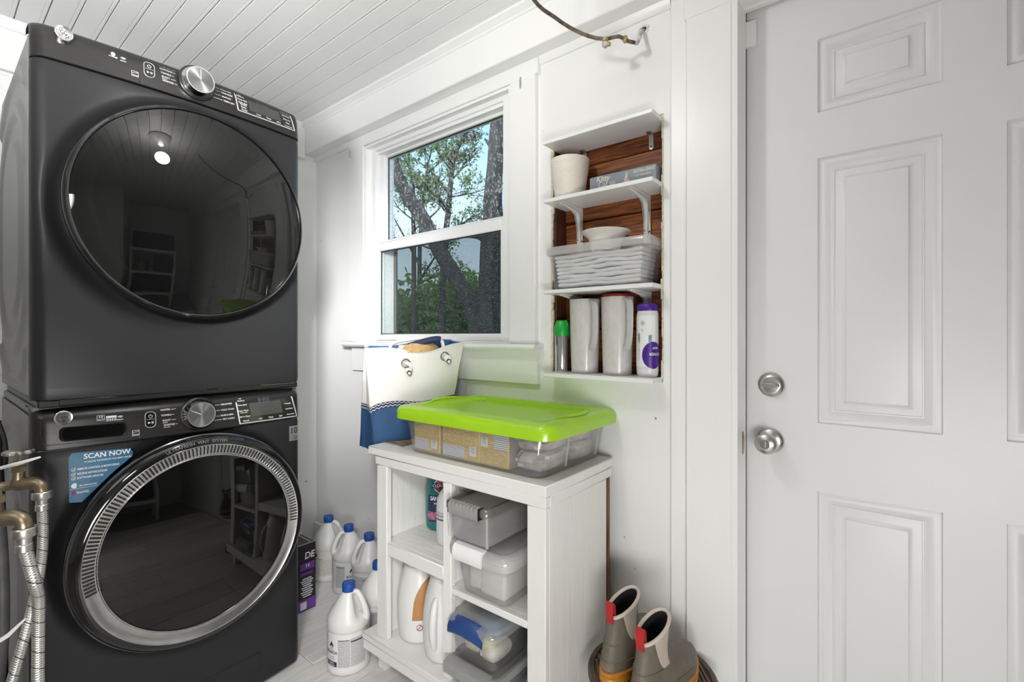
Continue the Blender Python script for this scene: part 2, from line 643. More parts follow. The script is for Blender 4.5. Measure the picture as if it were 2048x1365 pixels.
obj('stud', G().box(-0.548, -0.50, 1.400, 1.464, 1.02, 1.90, 0.002), NW[0], wall_back)
# plaster edge of the cut opening, broken
g = G()
for (sx, x) in ((1, -0.945), (-1, -0.546)):
    zz = 1.06
    while zz < 1.84:
        h = 0.02 + rnd.random() * 0.045
        w = 0.003 + rnd.random() * 0.006
        g.box(x - 0.004, x + w if sx > 0 else x + 0.004, YB - 0.0008, YB + 0.010, zz, zz + h, 0.002) if sx > 0 else g.box(x - w, x + 0.004, YB - 0.0008, YB + 0.010, zz, zz + h, 0.002)
        zz += h
obj('plaster_edge', g, mat('broken_plaster', (0.62, 0.55, 0.44), 0.8, var=0.2, scale=80, bump=0.5), wall_back)

# frieze beam, crown and small moulding at the window wall
struct('trim_1', G().box(XL, XR, 1.316, YB, 2.174, ZC, 0.003), TRIM, label='deep white frieze board under the ceiling')
crown = [(1.316, 2.300), (1.310, 2.303), (1.309, 2.309), (1.302, 2.312), (1.297, 2.318), (1.289, 2.321), (1.287, ZC), (1.316, ZC)]
struct('trim_2', G().prism(crown, XL, XR, 'X'), TRIM, label='narrow white crown moulding along the ceiling')
qr = [(YB, 2.150), (1.383, 2.150), (1.379, 2.155), (1.375, 2.164), (1.372, 2.174), (YB, 2.174)]
struct('trim_3', G().prism(qr, -0.989, -0.52, 'X'), TRIM, label='small moulding above the niche')
struct('trim_4', G().prism(qr, XL, -2.167, 'X'), TRIM, label='small moulding left of the window')
# the strip and wide casing between niche and door
g = G().box(-0.519, -0.470, 1.3765, YB, -0.0, 2.174, 0.003)
struct('trim_5', g, TRIM, label='narrow vertical board between the niche and the door casing')
struct('trim_6', G().box(-0.468, -0.3475, 1.360, YB + 0.02, -0.0, 2.082, 0.0025), TRIM, label='wide flat white door casing')
struct('trim_7', G().box(-0.475, 0.75, 1.363, YB + 0.02, 2.0825, 2.174, 0.002), TRIM, label='flat white head casing over the door')
struct('baseboard_back', G().box(XL, -0.52, 1.374, YB, 0, 0.165, 0.006), TRIM)
# left wall: beam, crown, window casing seen past the dryer
struct('trim_8', G().box(XL, -2.497, 0.02, 1.316, 2.146, ZC, 0.003), TRIM, label='white frieze board on the left wall')
crl = [(-2.497, 2.292), (-2.490, 2.296), (-2.484, 2.308), (-2.478, ZC), (-2.497, ZC)]
struct('trim_9', G().prism(crl, 0.02, 1.29, 'Y'), TRIM, label='crown moulding on the left wall')
struct('trim_10', G().box(XL, -2.503, 0.02, 0.24, 1.158, 2.13, 0.003), TRIM, label='window casing on the left wall behind the dryer')
struct('trim_11', G().box(XL, -2.48, 0.02, 0.26, 1.136, 1.157, 0.006), TRIM, label='window stool on the left wall behind the dryer')
struct('trim_12', G().box(XL, -2.503, 0.02, 0.24, 1.052, 1.135, 0.003), TRIM, label='window apron on the left wall behind the dryer')

# ------------------------------------------------------------------ window
win = thing('window_1', 'white vinyl sash window with painted casing above the cabinet', 'window', (0, 0, 0), kind='structure')
g = G().box(-2.167, -2.044, 1.370, YB + 0.004, 1.160, 2.174, 0.003)
obj('casing', g, TRIM, win)
obj('casing', G().box(-1.120, -1.001, 1.370, YB + 0.004, 1.160, 2.12, 0.003), TRIM, win)
obj('head_casing', G().box(-2.0435, -0.990, 1.3695, YB + 0.004, 2.1185, 2.174, 0.002), TRIM, win)
# painted wooden jamb
g = G()
g.box(-2.0435, -2.030, 1.376, 1.412, 1.160, 2.118, 0.001)
g.box(-1.129, -1.115, 1.376, 1.412, 1.160, 2.118, 0.001)
g.box(-2.030, -1.129, 1.376, 1.412, 2.106, 2.118, 0.001)
obj('jamb', g, TRIM, win)
g = G()
for xa, xb in ((-2.036, -1.986), (-1.176, -1.118)):
    g.box(xa, xb, 1.402, 1.50, 1.150, 2.118, 0.002)
g.box(-1.988, -1.174, 1.4025, 1.50, 2.088, 2.117, 0.002)
g.box(-1.988, -1.174, 1.412, 1.50, 2.074, 2.089, 0.002)
g.box(-1.988, -1.174, 1.4025, 1.50, 1.150, 1.168, 0.002)
g.box(-1.986, -1.972, 1.418, 1.50, 1.168, 2.075, 0.001)
g.box(-1.190, -1.176, 1.418, 1.50, 1.168, 2.075, 0.001)
obj('frame', g, VINYL, win)
def sash(x0, x1, z0, z1, y0, y1, gx0, gx1, gz0, gz1):
    g = G()
    g.box(x0, gx0, y0, y1, z0, z1, 0.003)
    g.box(gx1, x1, y0, y1, z0, z1, 0.003)
    g.box(gx0 - 0.003, gx1 + 0.003, y0, y1, z0, gz0, 0.003)
    g.box(gx0 - 0.003, gx1 + 0.003, y0, y1, gz1, z1, 0.003)
    return g
us = obj('upper_sash', sash(-1.972, -1.176, 1.622, 2.074, 1.440, 1.478, -1.952, -1.200, 1.660, 2.0605), VINYL, win)
ls = obj('lower_sash', sash(-1.985, -1.165, 1.168, 1.640, 1.408, 1.440, -1.962, -1.195, 1.1985, 1.598), VINYL, win)
gk = mat('black_gasket', (0.01, 0.01, 0.01), 0.6)
for par, (xa, xb, za, zb, yy) in ((us, (-1.952, -1.200, 1.660, 2.0605, 1.452)), (ls, (-1.962, -1.195, 1.1985, 1.598, 1.417))):
    g = G()
    e = 0.0028
    for q in ((xa, xa + e, za, zb), (xb - e, xb, za, zb), (xa, xb, za, za + e), (xa, xb, zb - e, zb)):
        g.box(q[0], q[1], yy - 0.001, yy + 0.004, q[2], q[3])
    obj('gasket', g, gk, par)
# two small sash locks on the meeting rail
for x in (-1.86, -1.28):
    g = G().box(x - 0.022, x + 0.022, 1.412, 1.436, 1.640, 1.644, 0.0015)
    g.lathe([(0.010, 0.0), (0.011, 0.003), (0.008, 0.006), (0.0, 0.0065)], 14, (x, 1.424, 1.644))
    g.box(x - 0.016, x - 0.002, 1.410, 1.416, 1.643, 1.648, 0.001)
    obj('sash_lock', g, VINYL, win)
# glass panes, with the dried streaks of dirt on the upper one
def pane_mat(name, dirt, streak):
    m = bpy.data.materials.new(name)
    m.use_nodes = True
    t = m.node_tree
    b = t.nodes['Principled BSDF']
    b.inputs['Base Color'].default_value = (0.80, 0.84, 0.88, 1)
    b.inputs['Roughness'].default_value = 0.9
    out = t.nodes['Material Output']
    tr = t.nodes.new('ShaderNodeBsdfTransparent')
    tr.inputs[0].default_value = (0.94, 0.965, 0.96, 1)
    gl = t.nodes.new('ShaderNodeBsdfGlossy')
    gl.inputs['Roughness'].default_value = 0.02
    fr = sheen(t, 0.035, 0.5)
    m1 = t.nodes.new('ShaderNodeMixShader')
    t.links.new(fr, m1.inputs[0])
    t.links.new(tr.outputs[0], m1.inputs[1])
    t.links.new(gl.outputs[0], m1.inputs[2])
    tc = t.nodes.new('ShaderNodeTexCoord')
    mp = t.nodes.new('ShaderNodeMapping')
    mp.inputs['Rotation'].default_value = (0, math.radians(-22), 0)
    mp.inputs['Scale'].default_value = (300, 1, 70 if streak else 300)
    t.links.new(tc.outputs['Object'], mp.inputs[0])
    nz = t.nodes.new('ShaderNodeTexNoise')
    nz.inputs['Scale'].default_value = 1.0
    nz.inputs['Detail'].default_value = 1
    t.links.new(mp.outputs[0], nz.inputs['Vector'])
    rp = t.nodes.new('ShaderNodeMapRange')
    rp.inputs['From Min'].default_value = 0.60
    rp.inputs['From Max'].default_value = 0.72
    rp.inputs['To Max'].default_value = dirt
    t.links.new(nz.outputs['Fac'], rp.inputs['Value'])
    m2 = t.nodes.new('ShaderNodeMixShader')
    t.links.new(rp.outputs[0], m2.inputs[0])
    t.links.new(m1.outputs[0], m2.inputs[1])
    t.links.new(b.outputs[0], m2.inputs[2])
    t.links.new(m2.outputs[0], out.inputs[0])
    return m
obj('pane', G().box(-1.955, -1.197, 1.456, 1.460, 1.657, 2.063), pane_mat('dirty_glass', 0.55, True), us, smooth=0)
obj('pane', G().box(-1.965, -1.192, 1.421, 1.425, 1.195, 1.601), pane_mat('window_glass', 0.16, False), ls, smooth=0)
# insect screen over the lower half, outside
scr = clear('screen_mesh', tint=(0.62, 0.64, 0.64), body=(0.03, 0.03, 0.03), fac=0.10, rough=0.9)
sg = G().box(-1.965, -1.195, 1.4995, 1.5, 1.165, 1.632)
obj('insect_screen', sg, scr, win, smooth=0)
g = G()
for q in ((-1.985, -1.952, 1.160, 1.650), (-1.205, -1.175, 1.160, 1.650)):
    g.box(q[0], q[1], 1.498, 1.508, q[2], q[3], 0.001)
g.box(-1.985, -1.175, 1.498, 1.508, 1.622, 1.660, 0.001)
g.box(-1.985, -1.175, 1.498, 1.508, 1.155, 1.172, 0.001)
obj('screen_frame', g, mat('bronze_frame', (0.16, 0.15, 0.14), 0.5), win)
# stool and apron
pf = [(1.332, 1.143), (1.329, 1.148), (1.330, 1.155), (1.335, 1.160), (1.412, 1.1605), (1.412, 1.137), (1.338, 1.137)]
obj('sill', G().prism(pf, -2.173, -0.976, 'X'), TRIM, win)
g = G().loft([[(-2.137, 1.372, 1.0186), (-0.993, 1.372, 1.0186), (-0.993, YB, 1.0186), (-2.137, YB, 1.0186)], [(-2.137, 1.366, 1.137), (-0.993, 1.366, 1.137), (-0.993, YB, 1.137), (-2.137, YB, 1.137)]])
obj('apron', g, TRIM, win)
# empty hook plates at the casing corners
obj('hook_plate', G().box(-1.070, -1.063, 1.366, 1.370, 2.085, 2.125, 0.0015), NICKEL, win)
obj('hook_plate', G().box(-2.158, -2.150, 1.366, 1.370, 2.085, 2.125, 0.0015), NICKEL, win)

# ------------------------------------------------------------------ door
dr = thing('door_1', 'white six-panel door with satin deadbolt and knob', 'door', (0, 0, 0), kind='structure')
DX0, DX1, DY = -0.331, 0.584, 1.450
pc = [(-0.1637, 0.0761), (0.1769, 0.4167)]
pz = [(0.20, 0.7912), (0.966, 1.6457), (1.7628, 1.9504)]
rects = [(a, b, c, d) for a, b in pc for c, d in pz]
g = G()
for a, b, c, d in cells([DX0, DX1] + [v for p in pc for v in p], [0.012, 2.088] + [v for p in pz for v in p], rects):
    g.add([(a, DY, c), (b, DY, c), (b, DY, d), (a, DY, d)], [(0, 1, 2, 3)])
g.add([(DX0, DY, 0.012), (DX1, DY, 0.012), (DX1, DY, 2.088), (DX0, DY, 2.088), (DX0, DY + 0.044, 0.012), (DX1, DY + 0.044, 0.012), (DX1, DY + 0.044, 2.088), (DX0, DY + 0.044, 2.088)], [(0, 4, 5, 1), (1, 5, 6, 2), (2, 6, 7, 3), (3, 7, 4, 0), (4, 7, 6, 5)])
obj('slab', g, DOORP, dr, smooth=0)
pp = [(0.0, 0.0), (0.0022, 0.0062), (0.006, 0.0066), (0.012, 0.0048), (0.019, 0.0050), (0.0285, 0.0118), (0.0315, 0.0122), (0.032, 0.0095), (0.035, 0.0092), (0.0355, 0.0118), (0.050, 0.0098), (0.060, 0.0046), (0.0605, 0.0030), (0.063, 0.0026)]
for a, b, c, d in rects:
    g = G()
    rings = [[(a + i, DY + h * 1.35, c + i), (b - i, DY + h * 1.35, c + i), (b - i, DY + h * 1.35, d - i), (a + i, DY + h * 1.35, d - i)] for i, h in pp]
    g.loft(rings, True, False, True)
    obj('panel', g, DOORP, dr, smooth=50)
# jamb with stop mouldings
g = G()
jp = [(-0.347, 1.3602), (-0.333, 1.3602), (-0.333, 1.396), (-0.3315, 1.400), (-0.333, 1.404), (-0.333, 1.418), (-0.330, 1.422), (-0.330, 1.436), (-0.3335, 1.440), (-0.347, 1.55)]
g.loft([[(x, yy, 0.0) for x, yy in jp], [(x, yy, 2.09) for x, yy in jp]])
obj('jamb', g, TRIM, dr)
hp = [(1.364, 2.0825), (1.364, 2.094), (1.55, 2.10), (1.55, 2.102), (1.364, 2.102)]
g = G().prism([(1.364, 2.086), (1.396, 2.086), (1.400, 2.0845), (1.404, 2.086), (1.420, 2.086), (1.424, 2.081), (1.438, 2.081), (1.440, 2.09), (1.55, 2.092), (1.55, 2.11), (1.364, 2.11)], -0.347, 0.60, 'X')
obj('head_jamb', g, TRIM, dr)
obj('weatherstrip', G().box(-0.3345, -0.331, 1.442, 1.462, 0.0, 2.09), mat('brown_weatherstrip', (0.035, 0.018, 0.010), 0.7, var=0.3), dr, smooth=0)
# deadbolt
def lat_y(g, prof, c, n=36, sx=1.0):
    return g.lathe([(r, -h) for r, h in prof], n, c, 'Y')
g = G()
lat_y(g, [(0.0325, 0.0), (0.0325, 0.004), (0.031, 0.007), (0.022, 0.0125), (0.0205, 0.0128), (0.0, 0.0128)], (-0.2693, DY, 1.0576))
db = obj('deadbolt', g, NICKEL, dr)
g = G()
rings = []
for i in range(9):
    t = -1 + 2 * i / 8
    w = 0.0215
    hh = 0.0055 * math.sqrt(max(0.05, 1 - t * t)) + 0.0012
    rings.append([(-0.2693 + t * w, DY - 0.0125, 1.0566 + hh), (-0.2693 + t * w, DY - 0.0125, 1.0566 - hh), (-0.2693 + t * w, DY - 0.0270, 1.0566 - hh * 0.75), (-0.2693 + t * w, DY - 0.0270, 1.0566 + hh * 0.75)])
g.loft(rings)
obj('thumb_turn', g, NICKEL, db)
g = G()
kx, kz = -0.2717, 0.9072
lat_y(g, [(0.0335, 0.0), (0.0335, 0.003), (0.0315, 0.007), (0.024, 0.011), (0.014, 0.013), (0.0125, 0.016), (0.012, 0.030), (0.016, 0.036), (0.0235, 0.043), (0.0268, 0.050), (0.0275, 0.056), (0.0262, 0.062), (0.0225, 0.0665), (0.0115, 0.069), (0.0112, 0.0675), (0.0, 0.0675)], (kx, DY, kz), 40)
kb = obj('knob', g, NICKEL, dr)
g = G()
lat_y(g, [(0.0105, 0.0665), (0.0105, 0.0705), (0.0095, 0.0715), (0.0, 0.0715)], (kx, DY, kz), 24)
g.box(kx - 0.0012, kx + 0.0012, DY - 0.0735, DY - 0.0705, kz - 0.008, kz + 0.008, 0.0005)
obj('privacy_button', g, mat('button_nickel', (0.42, 0.40, 0.38), 0.3, 1.0), kb)
obj('rose_pin', G().lathe([(0.003, 0.0), (0.003, -0.002), (0.0, -0.0022)], 12, (kx + 0.026, DY - 0.0085, kz + 0.002), 'Y'), BRASS, kb)
g = G().box(-0.3335, -0.3315, 1.405, 1.441, 0.868, 0.928, 0.0006).box(-0.332, -0.3305, 1.412, 1.436, 0.88, 0.916, 0.0004)
obj('strike_plate', g, BRASS, dr)
g = G().box(-0.332, -0.304, 1.4355, DY, 1.985, 2.056, 0.003, seg=2)
g.box(-0.331, -0.305, 1.440, DY + 0.001, 2.0545, 2.058, 0.001)
obj('alarm_sensor', g, WHITEP, dr, label='small white alarm contact at the top corner of the door')
# ================================================================== WASHER AND DRYER
HW = 0.350
AU, AN = -1.70, 0.529
def front(s):
    s = max(-HW, min(HW, s))
    b = 0.028 * (1 - (s / HW) ** 2)
    rc = 0.030
    if abs(s) > HW - rc:
        t = abs(s) - (HW - rc)
        b -= rc - math.sqrt(max(0.0, rc * rc - t * t))
    return b
def svals(n=48):
    out = []
    for i in range(n + 1):
        out.append(-(HW - 0.03) + (2 * HW - 0.06) * i / n)
    ed = [0.006, 0.012, 0.018, 0.023, 0.027, 0.0292, 0.03]
    return [-(HW - 0.03) - e for e in reversed(ed)] + out + [(HW - 0.03) + e for e in ed]

GRAPH = mat('graphite_enamel', (0.026, 0.026, 0.027), 0.38, 0.25, var=0.06, scale=300, spec=0.3)
GRAPHLIT = mat('graphite_side_lit', (0.20, 0.20, 0.201), 0.42, 0.25, var=0.05, scale=300)  # lighter copy of the front enamel, light on the side painted into it
BANDM = mat('graphite_band', (0.045, 0.044, 0.043), 0.30, 0.7, var=0.08, scale=200, stretch=(1, 0.1, 1))
GLOSSB = mat('gloss_black', (0.006, 0.006, 0.006), 0.06, var=0.1, coat=0.5)
DKCHR = mat('dark_chrome', (0.20, 0.20, 0.205), 0.16, 1.0, var=0.1, scale=10)
SILV = mat('silver_ink', (0.55, 0.55, 0.55), 0.4, 0.3, var=0.03)
WINK = mat('white_ink', (0.75, 0.75, 0.75), 0.5, var=0.02)
GINK = mat('grey_ink', (0.16, 0.16, 0.16), 0.5, var=0.02)
KNOBF = mat('brushed_dial_face', (0.20, 0.20, 0.20), 0.25, 1.0, var=0.5, scale=3, stretch=(1, 1, 1))
DISPM = mat('display_glass', (0.018, 0.017, 0.015), 0.12, var=0.2, coat=0.4)
DISPG = mat('display_field', (0.055, 0.055, 0.055), 0.2, var=0.1, coat=0.3)
TINT = clear('tinted_door_glass', tint=(0.22, 0.22, 0.22), body=(0.005, 0.005, 0.005), fac=0.6, rough=0.02, spec=0.4)
TINT2 = clear('black_door_glass', tint=(0.10, 0.10, 0.10), body=(0.003, 0.003, 0.003), fac=0.7, rough=0.02, spec=0.2)

def dec(n, z):
    """a point read on the flat plane of the front, moved on to the bowed front"""
    k = 1.0
    for _ in range(4):
        s = n * k - AN
        k = (-(AU + front(s))) / 1.70
    return n * k - AN, 1.19 + (z - 1.19) * k

def surf(n, z, off=0.0015):
    s, zz = dec(n, z)
    return (front(s) + off, s, zz)

def flat_text(g, s, n, z, size, align='CENTER', bold=False, m=0, off=0.0016, sx=1.0, band=None):
    s0, z0 = dec(n, z)
    def f(x, y):
        ss = s0 + x
        zz = z0 + y
        return (front(ss) + off + (band(zz) if band else 0), ss, zz)
    return put(g, s, size, f, align, m, bold, sx)

def front_panel(z0, z1, zc, rd, sc=0.006, depth=0.024, wide=0.045):
    g = G()
    ss = svals()
    nz = 54
    rows = []
    for j in range(nz + 1):
        z = z0 + (z1 - z0) * j / nz
        row = []
        for s in ss:
            r = math.hypot(s - sc, z - zc)
            off = -depth * smooth01((rd + wide - r) / wide)
            e = min(z - z0, z1 - z)
            if e < 0.006:
                off -= 0.004 * (1 - e / 0.006) ** 2
            row.append((front(s) + off, s, z))
        rows.append(row)
    g.loft(rows, False)
    # returns so that the sheet has thickness
    for row in (rows[0], rows[-1]):
        g.loft([row, [(min(p[0], 0) - 0.03, p[1] * 0.985, p[2]) for p in row]], False)
    return g

def side_relief(z0, z1, zc):
    """pressed ribs nested round an upright oval on the left side sheet"""
    x0, x1 = -0.655, -0.034
    xc = -0.34
    def f(u, v):
        x = x0 + (x1 - x0) * u
        z = z0 + (z1 - z0) * v
        dz = max(0.0, abs(z - zc) - 0.10)
        d = math.hypot((x - xc) * 0.82, dz)
        w = 0.0
        if d < 0.165:
            w = smooth01((0.165 - d) / 0.014)
        else:
            q = (d - 0.165) % 0.105
            w = smooth01((q - 0.048) / 0.014) * (1 - smooth01((q - 0.092) / 0.013)) if d < 0.50 else 0.0
        e = min(x - x0, x1 - x, z - z0, z1 - z)
        w *= smooth01((e - 0.022) / 0.02)
        return (x, -HW - 0.0002 - 0.0085 * w, z)
    g = G().grid(64, 96, f)
    return g

def body(root, z0, z1):
    g = G().box(-0.66, -0.028, -HW + 0.004, HW - 0.001, z0, z1, 0.004)
    obj('cabinet_body', g, GRAPHLIT, root)

def band_loft(prof, inset=0.0):
    g = G()
    rows = []
    for off, z in prof:
        rows.append([(front(s) + off, s, z) for s in svals()])
    g.loft(rows, False)
    for row in (rows[0], rows[-1]):
        g.loft([row, [(min(p[0], -0.01) - 0.04, p[1] * 0.99, p[2]) for p in row]], False)
    return g

def badge(root, n, z, r=0.0185):
    s, zz = dec(n, z)
    x = front(s) + 0.0045
    g = G().lathe([(r, -0.010), (r, 0.0), (r, 0.0016), (r * 0.95, 0.0024), (r * 0.80, 0.0018), (0.0, 0.0018)], 40, (x, s, zz), 'X')
    b = obj('badge', g, CHROME, root)
    def f(px, py):
        return (x + 0.0022, s + px, zz + py)
    g = G()
    # ring, four corner curls and the two script letters of the emblem
    for r0, r1 in ((0.78, 0.72),):
        g.loft([[f(r * r0 * math.cos(a), r * r0 * math.sin(a)) for a in [2 * PI * i / 36 for i in range(36)]], [f(r * r1 * math.cos(a), r * r1 * math.sin(a)) for a in [2 * PI * i / 36 for i in range(36)]]], True, False, False)
    for q in range(4):
        a0 = PI / 4 + q * PI / 2
        pts = []
        for i in range(9):
            a = a0 + (i - 4) / 4 * 0.55
            rr_ = r * (0.60 - 0.05 * abs(i - 4) / 4)
            pts.append(f(rr_ * math.cos(a), rr_ * math.sin(a)))
        g.tube(pts, r * 0.045, 5)
    for sgn, cx in ((1, -0.20), (-1, 0.20)):
        pts = []
        for i in range(16):
            a = PI * 0.25 + 2 * PI * 0.8 * i / 15
            pts.append(f(r * (cx + 0.17 * math.cos(a)), r * (0.10 + 0.22 * math.sin(a))))
        g.tube(pts, r * 0.055, 5)
        g.tube([f(r * (cx + 0.12), r * 0.05), f(r * (cx + 0.10), -r * 0.22), f(r * (cx - 0.08), -r * 0.32), f(r * (cx - 0.16), -r * 0.2)], r * 0.05, 5)
    obj('emblem', g, mat('emblem_grey', (0.10, 0.10, 0.10), 0.4, 0.5), b)
    return b

def dial(root, n, z, line_a, bandoff):
    s, zz = dec(n, z)
    x = front(s) + bandoff
    g = G().lathe([(0.0500, -0.004), (0.0500, 0.004), (0.047, 0.007), (0.043, 0.008)], 56, (x, s, zz), 'X', cap1=False)
    d = obj('dial_base', g, BLACK, root)
    g = G().lathe([(0.0445, 0.006), (0.0445, 0.012), (0.042, 0.016), (0.039, 0.030), (0.0375, 0.0325), (0.0350, 0.0325), (0.0345, 0.0315)], 56, (x, s, zz), 'X', cap0=False, cap1=False)
    k = obj('dial', g, CHROME, root)
    fm = bpy.data.materials.get('turned_metal_face')
    if fm is None:
        fm = bpy.data.materials.new('turned_metal_face')
        fm.use_nodes = True
        t = fm.node_tree
        b = t.nodes['Principled BSDF']
        b.inputs['Metallic'].default_value = 1.0
        b.inputs['Base Color'].default_value = (0.30, 0.30, 0.30, 1)
        b.inputs['Roughness'].default_value = 0.30
        b.inputs['Anisotropic'].default_value = 0.85
        tg = t.nodes.new('ShaderNodeTangent')
        tg.direction_type = 'RADIAL'
        tg.axis = 'X'
        t.links.new(tg.outputs[0], b.inputs['Tangent'])
    g = G().lathe([(0.0345, 0.0), (0.0001, 0.0)], 56, (0, 0, 0), 'X', cap0=False, cap1=False)
    fo = obj('dial_face', g, fm, k)
    fo.location = (x + 0.0316, s, zz)
    g = G()
    c, sn = math.cos(line_a), math.sin(line_a)
    L = 0.032
    a, b2 = (0.0, L) if True else (0, 0)
    w = 0.0007
    p = [(-sn * w, c * w), (sn * w, -c * w), (sn * w + c * L, -c * w + sn * L), (-sn * w + c * L, c * w + sn * L)]
    g.add([(x + 0.0320, s + q[0], zz + q[1]) for q in p], [(0, 1, 2, 3)])
    obj('pointer_line', g, WINK, k, smooth=0)
    return k

def display(root, pts, inner_words, off, zoff):
    """black glass key pad with a silver frame; pts: four corners (n, z)"""
    cs = [dec(*p) for p in pts]
    def P4(u, v, o):
        a = [cs[3][i] + (cs[2][i] - cs[3][i]) * u for i in (0, 1)]
        b = [cs[0][i] + (cs[1][i] - cs[0][i]) * u for i in (0, 1)]
        s, z = a[0] + (b[0] - a[0]) * v, a[1] + (b[1] - a[1]) * v
        return (front(s) + zoff(z) + o, s, z)
    g = G().grid(16, 4, lambda u, v: P4(u, v, off))
    d = obj('display', g, DISPM, root)
    g = G()
    edge = [P4(u / 16, 0, off) for u in range(17)] + [P4(1, v / 4, off) for v in range(1, 5)] + [P4(u / 16, 1, off) for u in range(15, -1, -1)] + [P4(0, v / 4, off) for v in range(3, 0, -1)]
    g.tube(edge + [edge[0]], 0.0020, 6)
    obj('display_frame', g, SILV, d)
    g = G().grid(10, 3, lambda u, v: P4(0.20 + 0.56 * u, 0.22 + 0.74 * v, off + 0.0004))
    obj('display_field', g, DISPG, d)
    g = G()
    H = 0.0072
    for (wd, u, v, al, k) in inner_words:
        def f(x, y, u=u, v=v):
            p = P4(u, v, off + 0.0012)
            s, z = p[1] + x, p[2] + y
            return (front(s) + zoff(z) + off + 0.0012, s, z)
        put(g, wd, H * k, f, al, 0, True)
    obj('lettering', g, WINK, d, smooth=0)
    g = G()
    def f2(x, y):
        p = P4(0.46, 0.78, off + 0.0012)
        s, z = p[1] + x, p[2] + y
        return (front(s) + zoff(z) + off + 0.0012, s, z)
    put(g, '8:88', 0.024, f2, 'CENTER', 0, False)
    obj('digits', g, mat('dim_digit', (0.09, 0.09, 0.09), 0.5), d, smooth=0)
    return d

def power_key(root, n, z, zoff, tall=0.046, wd=0.026):
    s, zz = dec(n, z)
    def ring(k, o):
        out = []
        for p in rr(wd * k[0], tall * k[1], wd * 0.42 * k[0], 5):
            ss, z2 = s + p[0], zz + p[1]
            out.append((front(ss) + zoff(z2) + o, ss, z2))
        return out
    g = G().loft([ring((1, 1), 0.0), ring((1, 1), 0.0025), ring((0.95, 0.97), 0.0032), ring((0.86, 0.92), 0.0022)], True, True, False)
    b = obj('power_key', g, SILV, root)
    g = G().loft([ring((0.88, 0.93), 0.0012), ring((0.86, 0.92), 0.0020)], True, True, True)
    obj('key_face', g, GLOSSB, b)
    g = G()
    def f(px, py):
        ss, z2 = s + px, zz + py
        return (front(ss) + zoff(z2) + 0.0026, ss, z2)
    h = tall
    pts = [f(0.0042 * math.cos(a), h * 0.2 + 0.0042 * math.sin(a)) for a in [PI * 0.65 + 2 * PI * 0.85 * i / 16 for i in range(17)]]
    g.tube(pts, 0.0006, 5)
    g.tube([f(0, h * 0.2 + 0.001), f(0, h * 0.2 + 0.0055)], 0.0006, 5)
    g.tube([f(-0.009, 0.001), f(0.009, 0.001)], 0.0004, 5)
    g.add([f(-0.006, -h * 0.12), f(-0.006, -h * 0.26), f(0.0005, -h * 0.19)], [(0, 1, 2)])
    for q in (0.0022, 0.0052):
        g.add([f(q, -h * 0.13), f(q, -h * 0.25), f(q + 0.0016, -h * 0.25), f(q + 0.0016, -h * 0.13)], [(0, 1, 2, 3)])
    obj('symbols', g, WINK, b)
    return b

def cycle_words(root, left, right, zs_l, zs_r, zoff, nL, nR):
    g = G()
    size = 0.0066
    for (w, sub), z, n in zip(left, zs_l, nL):
        flat_text(g, w, n, z, size, 'LEFT', True, band=zoff)
        if sub:
            flat_text(g, sub, n, z - 0.0062, size * 0.6, 'LEFT', True, band=zoff)
        wlen = max(p[0] for p in txt(w, 1.0, 'LEFT', True)[0]) * size
        s0, z0 = dec(n, z)
        s1 = 0.003 - 0.056 + 0.004 * abs(zs_l.index(z) - 2)
        a, b = s0 + wlen + 0.002, max(s0 + wlen + 0.004, s1 + 0.002)
        g.add([(front(a) + zoff(z0) + 0.0016, a, z0 - 0.0005), (front(b) + zoff(z0) + 0.0016, b, z0 - 0.0005), (front(b) + zoff(z0) + 0.0016, b, z0 + 0.0005), (front(a) + zoff(z0) + 0.0016, a, z0 + 0.0005)], [(0, 1, 2, 3)])
    for w, z, n in zip(right, zs_r, nR):
        flat_text(g, w, n, z, size, 'LEFT', True, band=zoff)
        s0, z0 = dec(n, z)
        a, b = s0 - 0.003, 0.062 - 0.004 * abs(zs_r.index(z) - 2)
        g.add([(front(b) + zoff(z0) + 0.0016, b, z0 - 0.0005), (front(a) + zoff(z0) + 0.0016, a, z0 - 0.0005), (front(a) + zoff(z0) + 0.0016, a, z0 + 0.0005), (front(b) + zoff(z0) + 0.0016, b, z0 + 0.0005)], [(0, 1, 2, 3)])
    obj('lettering', g, WINK, root, smooth=0)

